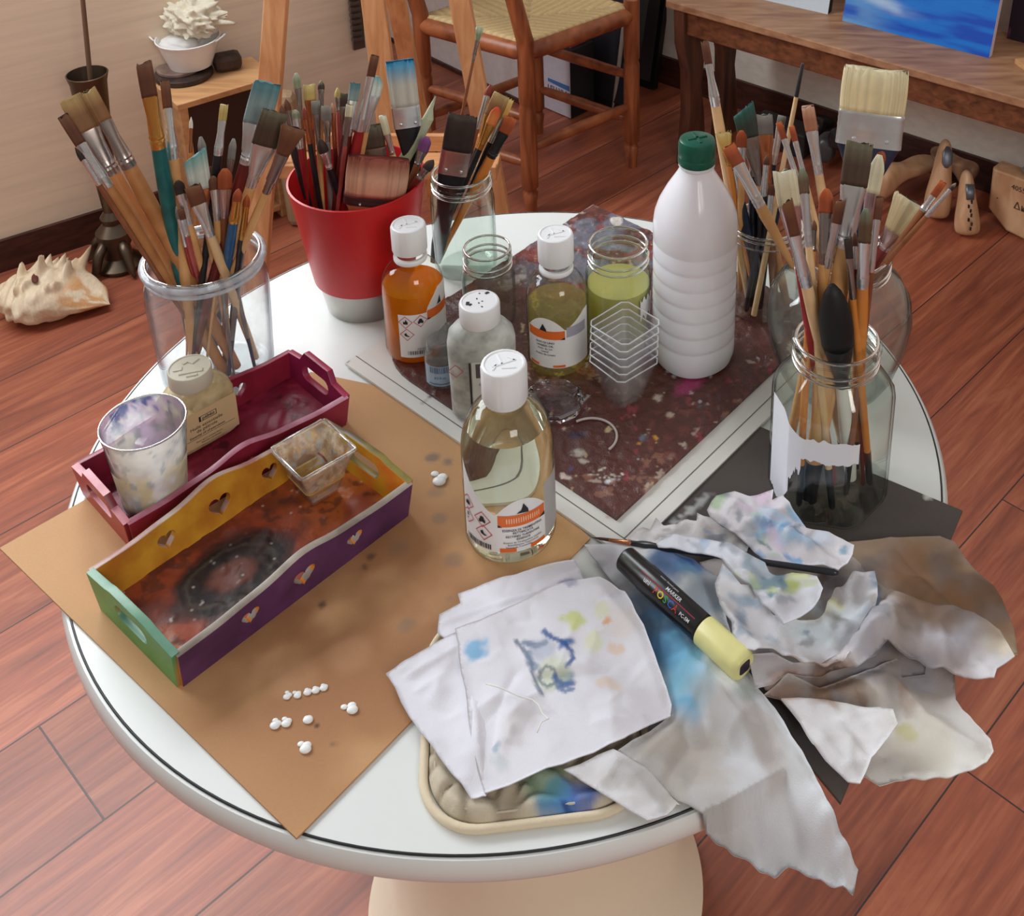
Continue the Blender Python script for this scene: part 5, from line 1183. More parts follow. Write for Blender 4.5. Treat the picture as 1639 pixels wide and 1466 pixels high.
# --- flat rectangular medium bottle in the crimson tray
c = (-.3155, -.0195); t = thing('medium_bottle', 'flat rectangular bottle of yellowish medium with big ridged cap in the crimson tray', 'bottle', (c[0], c[1], TZ+.0085), rz=yb)
hb = glass('yellowed bottle', (236, 226, 190), (190, 176, 130), milky=.62, milk=(216, 198, 156), rough=.15)
V, F = loft([(0, .034, .0145, 5), (.003, .0365, .0170, 5), (.050, .0365, .0170, 5), (.058, .034, .0160, 4), (.066, .026, .0150, 3), (.071, .019, .0140, 2.2)], seg=64); auto(mesh_obj('bottle_body', V, F, hb, t), 40)
capm = mat('cream grey cap', (196, 188, 170), .45, var=.05); o = lathe('cap', [(0, .068), (.0200, .068), (.0208, .070), (.0208, .084), (.0200, .0855), (.0188, .0855), (.0184, .0848), (0, .0848)], capm, t, seg=64)
bm = bmesh.new()
for x, y, l, w, a in ((-.002, -.006, .022, .005, .3), (.008, .007, .009, .006, 1.1), (-.009, .006, .008, .006, .2), (.001, .010, .006, .003, .9), (-.004, -.012, .010, .003, .3)): box(bm, (x, y, .0850), (l, w, .0016), a-.8)
bm_obj('cap_relief', bm, capm, o)
s = Sheet(lambda u, v: (u, -.0176, v)); s.poly([(-.034, .046), (.034, .046), (.034, .006), (-.034, .006)]); s.make('label', mat('sand label', (206, 176, 134), .6, var=.03), t)
s = Sheet(lambda u, v: (u, -.0179, v)); s.rect(-.006, .0385, .0125, .0390, 1); s.rect(-.006, .0330, .0125, .0336, 1); s.rect(-.006, .033, -.0040, .039, 1); s.rect(.0118, .033, .0125, .039, 1)
s.text('p\u00e9b\u00e9o', .0040, .0345, .0052, True); s.text('Huile essentielle', .001, .0268, .0052); s.text('de p\u00e9trole', .001, .0222, .0052); s.text('Essential oil of petroleum', .001, .0178, .0036, True); s.rect(-.026, .0160, .030, .0164, 1)
s.text('Pure spirit of petroleum', .002, .0110, .0028); s.text('Petroleo rectificado', .004, .0080, .0026); s.make('label_print', BLK(), t)
# --- paint marker
a_, b_ = at(1000, 893, T+.036), at(1192, 1068, T+.030); t = thing('paint_marker', 'black paint marker with pale yellow cap lying across the stained rags', 'marker', a_)
a0_ = Vector((0, 0, 0)); b0_ = b_-a_; M, L = frame_to(a0_, b0_, (0, 0, 1)); bk = mat('black marker plastic', (18, 17, 19), .28, var=.05)
V, F = loft([(0, .0098, .0098), (.0015, .0108, .0108), (.026, .0112, .0112), (.027, .0118, .0118), (L*.66, .0118, .0118), (L*.665, .0105, .0105), (L*.69, .0102, .0102)], M, 40); auto(mesh_obj('barrel', V, F, bk, t), 40)
def capcol(): return mat('pale yellow cap', (226, 220, 150), .35, var=.25, scale=40)
V, F = loft([(L*.68, .0122, .0122), (L*.685, .0126, .0126), (L*.96, .0118, .0118, 2.6), (L*.985, .0112, .0112, 3), (L, .0098, .0098, 3)], M, 40); auto(mesh_obj('cap', V, F, capcol(), t), 40)
V, F = loft([(L*.999, .0060, .0060, 4), (L*1.004, .0054, .0054, 4)], M, 20); auto(mesh_obj('cap_plug', V, F, mat('dark plug', (40, 24, 50), .5), t), 40)
# print on the barrel: along the axis, facing up and toward the camera
tocam = (Vector(CAM)-(a_+b_)/2).normalized(); ax = (b0_).normalized(); side = (tocam-ax*tocam.dot(ax)).normalized(); wdt = ax.cross(side)
def mk(u, v, rr_=.01192):   # u along the axis, v around
    an = v/.0118; return tuple(ax*u+(side*math.cos(an)-wdt*math.sin(an))*-1*-rr_)
def onb(dx): return Sheet(lambda u, v: mk(u, v))
UP_ = 1 if (Vector(mk(.05, .004))-Vector(mk(.05, 0))).dot(Vector(tuple(UP))) > 0 else -1
SH = lambda: Sheet(lambda u, v: mk(u, v*UP_))
for ch, u, col in (('P', .0470, (216, 60, 40)), ('O', .0530, (236, 200, 40)), ('S', .0590, (40, 150, 80)), ('C', .0648, (40, 90, 200)), ('A', .0705, (214, 50, 40))):
    s = SH(); s.text(ch, u, -.0054, .0082, True); s.make('logo_letter', mat('ink %s' % ch, col, .4, var=.02), t)
s = SH(); s.text('uni', .036, -.0036, .0058, True); s.text('MARKER', .062, .0034, .0046, True); s.text('water based paint', .052, .0090, .0030); s.text('PC-5M', .0815, -.0045, .0040, True); s.make('white_print', mat('white ink', (214, 214, 218), .4), t)
s = SH(); s.rect(.026, .0012, .090, .0020, 1); s.rect(.089, -.009, .090, .0020, 1); s.make('red_line', mat('dark red ink', (150, 30, 56), .4), t)
# --- thin brush lying on the rags is built with the brushes
# ================================================================== BRUSHES
HCOL = {'wood': ((196, 142, 88), (220, 170, 112)), 'light': ((210, 170, 122), (228, 192, 148)), 'tan': ((166, 108, 60), (194, 134, 82)), 'teal': ((16, 86, 88), (30, 110, 108)), 'red': ((130, 20, 28), (160, 34, 38)),
        'darkred': ((84, 20, 20), (110, 32, 28)), 'black': ((20, 20, 24), (36, 36, 42)), 'blue': ((20, 66, 110), (34, 86, 130)), 'navy': ((24, 32, 54), (38, 48, 74)), 'orange': ((200, 120, 50), (216, 142, 70)), 'grey': ((96, 92, 92), (126, 122, 120)),
        'brown': ((118, 66, 40), (146, 90, 58)), 'white': ((222, 222, 216), (236, 236, 230)), 'green': ((26, 84, 74), (40, 104, 92)), 'pink': ((150, 60, 60), (176, 84, 78))}
FCOL = {'silver': (222, 224, 228), 'gold': (214, 160, 84), 'dull': (156, 146, 142), 'pink': (204, 176, 178), 'black': (24, 24, 26), 'copper': (190, 120, 84)}
BCOL = {'brown': ((96, 52, 32), (120, 78, 50)), 'tan': ((130, 90, 52), (180, 150, 96)), 'orange': ((150, 66, 28), (190, 92, 40)), 'cream': ((206, 196, 164), (222, 216, 190)), 'teal': ((130, 150, 150), (70, 120, 128)), 'bluetip': ((196, 192, 180), (44, 150, 196)), 'grey': ((110, 104, 98), (146, 142, 134)),
        'dark': ((44, 30, 26), (60, 44, 38)), 'black': ((5, 5, 6), (9, 9, 10)), 'palegreen': ((132, 140, 110), (190, 200, 170)), 'olive': ((70, 50, 36), (98, 92, 70)), 'greenish': ((92, 70, 50), (120, 130, 108)), 'yellow': ((186, 160, 90), (210, 190, 124)), 'red': ((130, 50, 36), (150, 50, 40)), 'white': ((220, 216, 204), (232, 230, 222)),
        'natural': ((214, 194, 150), (226, 212, 172)), 'redtip': ((214, 170, 142), (136, 56, 42)), 'purple': ((110, 60, 110), (140, 80, 150)), 'peach': ((160, 104, 76), (196, 150, 120)), 'tealdark': ((50, 56, 48), (30, 92, 84)), 'flame': ((206, 120, 60), (216, 70, 40)), 'whiteteal': ((196, 200, 190), (110, 160, 156)), 'gold': ((206, 160, 80), (216, 190, 120)), 'darktip': ((60, 40, 34), (150, 140, 110))}
def handle_mat(c): a, b = HCOL[c]; return wood('handle '+c, a, b, (30, 30, 30), .32 if c not in ('wood', 'light', 'tan') else .45, bump=.05)
def ferr_mat(c): return mat('ferrule '+c, FCOL[c], .26 if c != 'black' else .4, .86 if c != 'black' else 0, var=.12, scale=120)
HAIR = lambda: vcmat('bristle hair', .62, .15, 900, .08)
def solve_line(J_, tip, low, zlow=None, pref=0.):
    """depth of the two picture points so that the handle foot stands inside the jar"""
    c = J_['c']; zb = J_['z0']+.006; zr = J_['z0']+J_['h']; best = None; bv = None
    for i in range(-8, 9):
        for j in range(-8, 9):
            dt, dl = i*.012, j*.006
            A = at_plane(tip[0], tip[1], (c[0], c[1]+dt, 0), (0, 1, 0)); B = at_plane(low[0], low[1], (c[0], c[1]+dl, 0), (0, 1, 0))
            if A.z <= B.z+.02: continue
            d = (B-A); f = A+d*((zb-A.z)/d.z); r_ = A+d*((zr-A.z)/d.z)
            rf = math.hypot(f.x-c[0], f.y-c[1])-J_['rb']*.90; rr_ = math.hypot(r_.x-c[0], r_.y-c[1])-J_['rr']*.90
            cost = max(0, rf)*30+max(0, rr_)*60+abs(dt-pref)*.25+abs(dl)*.15
            if best is None or cost < best: best = cost; bv = (A, B, d.normalized())
    return bv, best
def brush(J_, tip, be, fe, low, bw, hw, bcol, hcol, fcol='silver', kind='flat', lab=None, pref=0., roll=0, jname='', hend=None, cutz=None, taper=.62, hlen=None):
    """picture points: tip, bristle end, ferrule end, a lower point of the handle; widths in picture units"""
    (A, B, d), cost = solve_line(J_, tip, low, pref=pref); c = J_['c']
    pm = px_per_m(A); D = (Vector((low[0], low[1]))-Vector((tip[0], tip[1]))).length; LL = (B-A).length
    fb = (Vector(be)-Vector(tip)).length/D*LL; ff = (Vector(fe)-Vector(tip)).length/D*LL
    # end of the handle: jar floor or wall
    zb = J_['z0']+.006; tz = (zb-A.z)/d.z; end = tz; s = ff+.01
    while s < tz:
        p = A+d*s
        if p.z < J_['z0']+J_['h']-.012 and math.hypot(p.x-c[0], p.y-c[1]) > J_['rb']+.003+max(0, J_['rr']-J_['rb'])*max(0, (p.z-J_['z0']-.05)/J_['h']): end = s; break
        s += .002
    if hlen: end = min(end, ff+hlen)
    end = max(end, ff+.03)
    bwm, hwm = bw/pm/2, hw/pm/2; toc = (Vector(CAM)-A).normalized(); wd_ = d.cross(toc).normalized()
    if roll: wd_ = Matrix.Rotation(roll, 3, d) @ wd_
    t = thing('paint_brush', lab or 'brush', 'brush', A); M, _ = frame_to((0, 0, 0), d, wd_)
    flat = kind in ('flat', 'wide', 'fan', 'angled'); fth = min(bwm*.36, .0045)+.001 if flat else bwm
    if kind == 'filbert': fth = bwm*.5
    if kind == 'wide': fth = max(.005, min(bwm*.25, .009))
    fr = max(hwm*.95, .0016) if kind not in ('wide',) else hwm
    # bristles
    seg = 24 if bw < 30 else 48 if bw < 60 else 110; n_ = 9; S = []; srnd = random.Random(int(bw*31+tip[0])); strk = [.80+.34*srnd.random() for _ in range(seg)]
    for i in range(n_):
        k = i/(n_-1); tt = k*fb
        if kind in ('flat', 'wide'): w = bwm*(.97+.03*math.sin(k*3)) if k > 0 else bwm*.96; th = fth*(.25+.75*k**.6)
        elif kind == 'angled': w = bwm*(1.02-.06*k); th = fth*(.25+.75*k)
        elif kind == 'fan': w = bwm*(1-.45*k); th = fth*(.25+.75*k)
        elif kind == 'filbert': w = bwm*min(1, (.35+.9*math.sin(min(1, k*2.2)*math.pi/2)*.75)); th = fth*(.2+.8*k)
        elif kind == 'mop': w = bwm*1.04*(math.sin((.03+.97*min(1, k*1.12))*math.pi*.60)**.55); th = w*.9
        else: w = bwm*(.10+.9*math.sin(min(1, k*1.35)*math.pi/2)); th = w
        S.append((tt, w, th, 3.2 if flat else 2))
    V, F = loft(S, None, seg); V = [Vector(v) for v in V]; rnd = random.Random(int(tip[0]*7+tip[1]))
    if kind == 'angled':
        for v in V: k = 1-min(1, v.z/fb); v.z += k*(v.x/bwm)*bwm*.55
    amp = min(.0022, fb*.08)*(1.6 if kind in ('wide', 'fan') else 1)
    for i in range(seg*3):
        if flat: V[i].z += (rnd.random()-.5)*2*amp*(1-(i//seg)/3)
    b0, b1 = BCOL[bcol]; C = []
    for i, v in enumerate(V):
        k = (i//seg)/(n_-1); w = max(0, 1-k*2.2)**.8; g = strk[i % seg]*(.96+.08*rnd.random()); C.append((np.array(s2l(b0))*(1-w)+np.array(s2l(b1))*w)*g)
    mesh_obj('bristles', [M @ v for v in V], F, HAIR(), t, cols=np.array(C))
    # ferrule
    L = ff-fb; e0 = 3.2 if flat else 2
    if kind == 'wide':
        S = [(fb-.001, bwm*.99, fth, 4), (fb+L*.05, bwm*1.01, fth*1.05, 4), (fb+L*.12, bwm*.99, fth, 4), (fb+L*.25, bwm, fth*1.04, 4), (fb+L*.32, bwm*.99, fth, 4), (fb+L*.45, bwm, fth*1.04, 4), (fb+L*.52, bwm*.99, fth, 4), (ff, bwm*1.0, fth, 4)]
    else:
        S = [(fb-.001, bwm*.93 if kind != 'fan' else bwm*.55, fth*1.02, e0), (fb+L*.05, bwm*.95 if kind != 'fan' else bwm*.56, fth*1.08, e0), (fb+L*.35, (bwm*.8 if kind != 'fan' else bwm*.5)*.8+fr*.2, (fth+fr)/2, 2.6), (fb+L*.68, bwm*.2+fr*.8 if bwm > fr else fr, fr*.97, 2.1), (fb+L*.74, fr*1.04, fr*1.04, 2), (fb+L*.78, fr*1.12, fr*1.12, 2), (fb+L*.82, fr, fr, 2), (fb+L*.87, fr*1.12, fr*1.12, 2), (fb+L*.91, fr*1.02, fr*1.02, 2), (ff, fr*1.05, fr*1.05, 2)]
    V, F = loft(S, M, 28); fo = auto(mesh_obj('ferrule', V, F, ferr_mat(fcol), t), 35)
    if kind == 'wide' and bw > 40:
        for sx_ in (-.55, .45):
            p = M @ Vector((bwm*sx_, 0, fb+L*.78)); nrm = (M.to_3x3() @ Vector((0, 1, 0))); nrm = nrm if nrm.dot(toc) > 0 else -nrm
            rod('rivet', p, p+nrm*(fth+.0012), [(0, .0022), (.85, .0022), (1, .0012)], ferr_mat('silver'), fo, 10)
    # handle
    Lh = end-ff; h0 = fr*.98 if kind != 'wide' else bwm*.97
    if kind == 'wide':
        S = [(ff-.001, h0, fth*.95, 3.5), (ff+min(.03, Lh*.25), hwm*1.05+(h0-hwm)*.35, fth*.95, 3), (ff+min(.05, Lh*.5), hwm, fth*.9, 2.6), (ff+Lh*.8, hwm*.85, fth*.85, 2.5), (end, hwm*.6, fth*.6, 2.3)]
    else: S = [(ff-.001, h0, h0, 2), (ff+Lh*.06, hwm*1.0, hwm, 2), (ff+Lh*.16, hwm*1.06, hwm*1.06, 2), (ff+Lh*.45, hwm*(.5+.5*taper), hwm*(.5+.5*taper), 2), (ff+Lh*.8, hwm*taper*.9, hwm*taper*.9, 2), (end-.002, hwm*taper*.72, hwm*taper*.72, 2), (end, hwm*taper*.4, hwm*taper*.4, 2)]
    V, F = loft(S, M, 18); auto(mesh_obj('handle', V, F, handle_mat(hcol), t), 40)
    if hend:
        S = [(end-.042, hwm*taper*.96, hwm*taper*.96), (end-.002, hwm*taper*.8, hwm*taper*.8), (end+.0005, hwm*taper*.45, hwm*taper*.45)]
        V, F = loft(S, M, 18); auto(mesh_obj('handle_end', V, F, handle_mat(hend), t), 40)
    return t, cost
# specs: tip, bristle end, ferrule end, low point, widths, colours
BR = {
'the big left jar': (LJ, [
 ((142, 145), (168, 190), (201, 264), (300, 440), 23, 25, 'tan', 'tan', 'dull', 'flat', 0, None),
 ((113, 158), (146, 203), (180, 274), (272, 440), 36, 25, 'tan', 'tan', 'dull', 'flat', .01, None),
 ((101, 186), (127, 228), (172, 292), (262, 440), 18, 20, 'brown', 'tan', 'silver', 'flat', -.02, None),
 ((120, 236), (133, 254), (158, 292), (258, 448), 9, 9, 'dark', 'brown', 'silver', 'round', -.03, None),
 ((230, 100), (236, 152), (245, 232), (284, 410), 25, 24, 'brown', 'teal', 'gold', 'flat', .0, 'teal'),
 ((264, 131), (267, 172), (281, 250), (292, 400), 15, 20, 'brown', 'wood', 'silver', 'flat', .02, None),
 ((306, 187), (305, 205), (303, 243), (302, 400), 6, 6, 'white', 'orange', 'copper', 'round', .03, None),
 ((321, 219), (325, 258), (331, 300), (350, 425), 13, 7, 'grey', 'grey', 'dull', 'filbert', .02, None),
 ((359, 168), (353, 192), (343, 245), (330, 400), 13, 14, 'yellow', 'black', 'silver', 'flat', .02, None),
 ((374, 222), (369, 256), (363, 286), (350, 420), 12, 7, 'grey', 'wood', 'dull', 'filbert', .03, None),
 ((312, 250), (318, 300), (330, 340), (352, 470), 36, 12, 'whiteteal', 'wood', 'copper', 'angled', 0, None),
 ((284, 289), (289, 309), (301, 356), (326, 440), 17, 12, 'dark', 'wood', 'silver', 'filbert', -.02, None),
 ((308, 298), (315, 325), (336, 374), (372, 470), 26, 15, 'brown', 'light', 'silver', 'flat', -.02, None),
 ((360, 270), (357, 301), (356, 345), (360, 430), 23, 14, 'orange', 'brown', 'pink', 'filbert', 0, None),
 ((341, 282), (343, 303), (347, 350), (356, 440), 15, 12, 'brown', 'wood', 'silver', 'filbert', .0, None),
 ((428, 134), (412, 196), (386, 256), (352, 410), 44, 20, 'teal', 'darkred', 'silver', 'flat', .02, None),
 ((440, 180), (423, 228), (398, 292), (362, 420), 42, 18, 'olive', 'wood', 'silver', 'flat', -.01, None),
 ((470, 205), (452, 242), (424, 302), (378, 420), 40, 14, 'brown', 'wood', 'dull', 'fan', -.02, None),
 ((382, 302), (378, 318), (370, 352), (362, 430), 15, 16, 'orange', 'blue', 'gold', 'round', -.02, 'black'),
 ((396, 312), (392, 328), (386, 380), (381, 432), 11, 12, 'orange', 'black', 'gold', 'round', -.01, None),
 ((289, 335), (293, 350), (301, 374), (316, 440), 10, 10, 'brown', 'pink', 'silver', 'flat', -.02, None),
 ((282, 330), (287, 348), (296, 392), (310, 440), 9, 9, 'grey', 'red', 'silver', 'round', -.03, None),
 ((333, 268), (340, 290), (352, 330), (392, 520), 10, 10, 'brown', 'grey', 'silver', 'flat', .02, 'navy'),
 ((398, 282), (394, 300), (388, 340), (376, 500), 14, 12, 'tan', 'grey', 'dull', 'flat', .03, 'navy')]),
'the red pot': (RP, [
 ((474, 117), (477, 142), (482, 190), (492, 290), 12, 8, 'palegreen', 'brown', 'dull', 'filbert', .03, None),
 ((495, 136), (496, 160), (499, 205), (504, 300), 19, 9, 'yellow', 'brown', 'copper', 'flat', .02, None),
 ((514, 128), (514, 142), (514, 170), (514, 290), 11, 8, 'darktip', 'wood', 'dull', 'round', .04, None),
 ((540, 140), (541, 156), (543, 178), (546, 290), 10, 7, 'yellow', 'pink', 'dull', 'round', .04, None),
 ((551, 150), (549, 170), (545, 215), (540, 300), 21, 9, 'olive', 'darkred', 'dull', 'flat', .03, None),
 ((569, 134), (566, 160), (556, 213), (544, 290), 17, 17, 'teal', 'darkred', 'silver', 'flat', .01, None),
 ((600, 90), (593, 121), (578, 206), (560, 285), 14, 17, 'brown', 'red', 'silver', 'flat', -.01, None),
 ((604, 122), (597, 153), (582, 208), (570, 280), 23, 12, 'whiteteal', 'wood', 'silver', 'filbert', .01, None),
 ((640, 100), (645, 168), (650, 200), (664, 290), 46, 30, 'bluetip', 'black', 'silver', 'wide', .0, None),
 ((684, 219), (677, 242), (668, 262), (655, 300), 19, 12, 'purple', 'brown', 'dull', 'filbert', .02, None),
 ((694, 256), (683, 268), (672, 284), (655, 305), 16, 12, 'dark', 'darkred', 'dull', 'round', .02, None),
 ((607, 254), (602, 308), (601, 322), (596, 350), 100, 40, 'redtip', 'wood', 'dull', 'wide', -.045, None),
 ((505, 162), (507, 182), (511, 230), (515, 300), 14, 8, 'grey', 'wood', 'dull', 'flat', .02, None),
 ((522, 170), (523, 192), (526, 225), (528, 300), 16, 9, 'grey', 'grey', 'dull', 'flat', .01, None),
 ((457, 158), (461, 176), (472, 230), (488, 300), 11, 8, 'brown', 'black', 'dull', 'round', .0, None),
 ((464, 176), (468, 192), (478, 238), (492, 305), 14, 8, 'peach', 'black', 'silver', 'filbert', -.01, None),
 ((472, 176), (474, 190), (481, 236), (490, 298), 13, 11, 'palegreen', 'red', 'silver', 'filbert', -.02, None),
 ((486, 172), (489, 190), (496, 228), (508, 302), 9, 9, 'red', 'black', 'copper', 'round', -.01, None),
 ((511, 222), (514, 242), (526, 268), (545, 318), 17, 11, 'dark', 'black', 'silver', 'round', -.035, None),
 ((532, 165), (533, 180), (536, 235), (540, 300), 10, 8, 'peach', 'darkred', 'copper', 'round', .0, None),
 ((560, 168), (558, 186), (553, 232), (545, 295), 12, 8, 'cream', 'pink', 'dull', 'flat', -.01, None),
 ((596, 202), (600, 236), (604, 262), (610, 310), 34, 20, 'olive', 'brown', 'dull', 'wide', .03, None),
 ((612, 186), (620, 215), (630, 245), (642, 300), 12, 10, 'cream', 'light', 'pink', 'flat', .03, None),
 ((449, 168), (455, 186), (468, 236), (486, 310), 12, 8, 'brown', 'black', 'dull', 'round', .02, None),
 ((580, 176), (577, 196), (570, 238), (562, 300), 9, 7, 'brown', 'darkred', 'copper', 'round', .03, None)]),
'the jar behind the empty jar': (GB, [
 ((768, 45), (764, 64), (757, 98), (736, 200), 13, 5, 'palegreen', 'brown', 'dull', 'fan', .0, None),
 ((741, 186), (731, 240), (722, 276), (714, 330), 49, 30, 'dark', 'black', 'pink', 'wide', -.01, None),
 ((785, 135), (780, 152), (765, 205), (742, 280), 11, 8, 'red', 'brown', 'silver', 'round', .03, None),
 ((803, 152), (791, 186), (768, 236), (740, 300), 28, 13, 'tan', 'black', 'gold', 'flat', .01, None),
 ((797, 172), (787, 200), (770, 238), (748, 285), 17, 10, 'flame', 'black', 'gold', 'filbert', .0, None),
 ((815, 159), (806, 190), (790, 228), (758, 292), 16, 11, 'gold', 'black', 'silver', 'flat', .02, None),
 ((819, 188), (807, 212), (787, 250), (762, 298), 20, 16, 'orange', 'orange', 'black', 'flat', .01, None)]),
'the straight jar': (BJ, [
 ((1128, 67), (1134, 101), (1144, 166), (1163, 270), 13, 17, 'brown', 'light', 'silver', 'flat', .0, None),
 ((1190, 176), (1203, 218), (1222, 292), (1228, 345), 36, 16, 'tealdark', 'wood', 'dull', 'angled', .02, None),
 ((1187, 209), (1190, 234), (1190, 268), (1186, 330), 17, 12, 'orange', 'wood', 'silver', 'filbert', -.02, None),
 ((1222, 184), (1231, 214), (1240, 290), (1232, 350), 29, 15, 'grey', 'brown', 'copper', 'flat', .03, None),
 ((1158, 214), (1165, 242), (1170, 262), (1180, 340), 26, 9, 'gold', 'orange', 'gold', 'fan', -.02, None),
 ((1147, 205), (1152, 222), (1160, 260), (1180, 350), 8, 7, 'gold', 'orange', 'gold', 'round', .01, None),
 ((1252, 186), (1250, 200), (1238, 262), (1216, 380), 14, 11, 'grey', 'navy', 'silver', 'flat', .04, 'black'),
 ((1206, 215), (1207, 230), (1209, 280), (1204, 390), 11, 13, 'brown', 'black', 'dull', 'round', .02, None),
 ((1228, 248), (1228, 262), (1224, 310), (1214, 400), 11, 12, 'brown', 'black', 'silver', 'round', -.01, None),
 ((1172, 252), (1177, 270), (1188, 320), (1204, 400), 10, 12, 'brown', 'navy', 'silver', 'round', -.01, None),
 ((1262, 262), (1256, 280), (1246, 330), (1226, 410), 10, 12, 'brown', 'navy', 'silver', 'round', .01, None),
 ((1240, 222), (1241, 240), (1240, 300), (1222, 420), 13, 15, 'grey', 'black', 'dull', 'flat', .05, None),
 ((1212, 236), (1213, 252), (1213, 300), (1208, 420), 12, 15, 'olive', 'black', 'silver', 'flat', .04, None),
 ((1180, 285), (1183, 300), (1190, 345), (1196, 420), 10, 14, 'brown', 'black', 'silver', 'round', .0, None),
 ((1236, 296), (1235, 312), (1230, 352), (1220, 430), 12, 15, 'brown', 'black', 'silver', 'filbert', -.01, None)]),
'the bellied jar': (BB, [
 ((1166, 234), (1181, 262), (1217, 326), (1268, 425), 23, 19, 'orange', 'wood', 'silver', 'flat', .0, None),
 ((1247, 197), (1253, 223), (1276, 282), (1306, 380), 11, 9, 'orange', 'light', 'silver', 'flat', .04, None),
 ((1267, 203), (1272, 226), (1292, 292), (1312, 380), 10, 9, 'orange', 'light', 'silver', 'flat', .03, None),
 ((1293, 171), (1303, 208), (1314, 276), (1324, 360), 21, 15, 'peach', 'light', 'silver', 'flat', .02, None),
 ((1403, 112), (1398, 180), (1393, 232), (1376, 350), 106, 34, 'natural', 'navy', 'silver', 'wide', .05, None),
 ((1461, 325), (1433, 370), (1420, 398), (1388, 440), 66, 22, 'natural', 'pink', 'pink', 'fan', .0, None),
 ((1510, 291), (1496, 313), (1480, 334), (1404, 440), 12, 13, 'orange', 'brown', 'silver', 'flat', .0, None),
 ((1530, 293), (1521, 301), (1480, 336), (1396, 445), 8, 9, 'darktip', 'brown', 'silver', 'round', .02, None),
 ((1412, 224), (1413, 252), (1408, 300), (1378, 430), 27, 15, 'orange', 'brown', 'copper', 'filbert', .03, None)]),
'the front jar': (FJ, [
 ((1255, 274), (1262, 326), (1269, 426), (1302, 570), 38, 15, 'cream', 'red', 'pink', 'flat', .0, None),
 ((1260, 324), (1273, 373), (1290, 451), (1318, 570), 19, 21, 'brown', 'light', 'silver', 'angled', -.03, None),
 ((1284, 269), (1286, 309), (1290, 392), (1306, 520), 17, 13, 'greenish', 'light', 'silver', 'filbert', .03, None),
 ((1323, 302), (1322, 340), (1318, 420), (1314, 500), 23, 16, 'orange', 'wood', 'dull', 'filbert', .03, None),
 ((1346, 322), (1337, 356), (1322, 424), (1308, 500), 15, 16, 'brown', 'wood', 'silver', 'angled', .0, None),
 ((1376, 230), (1366, 294), (1350, 391), (1340, 480), 45, 30, 'olive', 'wood', 'silver', 'flat', .03, None),
 ((1408, 248), (1402, 309), (1388, 384), (1362, 480), 24, 14, 'cream', 'wood', 'pink', 'filbert', .04, None),
 ((1386, 334), (1385, 385), (1383, 453), (1376, 560), 21, 21, 'greenish', 'orange', 'silver', 'filbert', -.02, None),
 ((1408, 316), (1404, 350), (1397, 432), (1380, 560), 13, 11, 'brown', 'brown', 'silver', 'flat', .01, None),
 ((1357, 382), (1361, 412), (1366, 474), (1374, 570), 13, 13, 'dark', 'orange', 'dull', 'angled', -.03, None),
 ((1368, 372), (1369, 392), (1371, 427), (1374, 560), 11, 9, 'brown', 'darkred', 'silver', 'round', .0, None),
 ((1332, 457), (1340, 545), (1345, 612), (1356, 700), 54, 23, 'black', 'white', 'black', 'mop', -.03, None),
 ((1303, 352), (1303, 368), (1300, 400), (1294, 520), 11, 12, 'brown', 'orange', 'dull', 'round', .02, None)]),
}
ORD = ['first', 'second', 'third', 'fourth', 'fifth', 'sixth', 'seventh', 'eighth', 'ninth', 'tenth', 'eleventh', 'twelfth', 'thirteenth', 'fourteenth', 'fifteenth', 'sixteenth', 'seventeenth', 'eighteenth', 'nineteenth', 'twentieth', 'twenty-first', 'twenty-second', 'twenty-third', 'twenty-fourth', 'twenty-fifth', 'twenty-sixth']
BN = {'bluetip': 'blue-tipped white', 'palegreen': 'pale green', 'whiteteal': 'pale teal-stained', 'redtip': 'red-stained', 'tealdark': 'dark teal', 'darktip': 'pale-tipped dark', 'natural': 'natural cream', 'flame': 'orange-red', 'greenish': 'greenish brown', 'gold': 'yellow-orange'}
HN = {'light': 'light wood', 'tan': 'tan wood', 'wood': 'wood', 'darkred': 'dark red'}
for jn, (J_, L_) in BR.items():
    order = sorted(range(len(L_)), key=lambda i: L_[i][0][0])
    for i, s in enumerate(L_):
        tip, be, fe, low, bw, hw, bc, hc, fc, kd, pr, he = s; k = order.index(i)
        sz = 'huge' if bw > 80 else 'broad' if bw > 34 else 'small' if bw < 12 else ''
        place = ORD[k]+' tip from left' if k < len(L_)-1 else 'rightmost tip'
        lab = ' '.join(f"{sz} {BN.get(bc, bc)} {kd if kd != 'wide' else 'flat'} brush, {HN.get(hc, hc)} handle, {jn.replace('the jar', 'jar')}, {place}".split())
        fj = J_ is FJ; t, cost = brush(J_, tip, be, fe, low, bw, hw, bc, hc, fc, kd, lab, pr, hend=he or ('black' if fj and kd != 'mop' and hc not in ('red', 'darkred') else None), taper=1.12 if fj else 1.0 if J_ is BJ else .92 if J_ is LJ and hw > 14 else .68)
        t['group'] = 'brushes in '+jn
        if jn == 'the front jar' and kd == 'mop': pass
        if cost > 1.0: print('BRUSH', jn, tip, round(cost, 2))
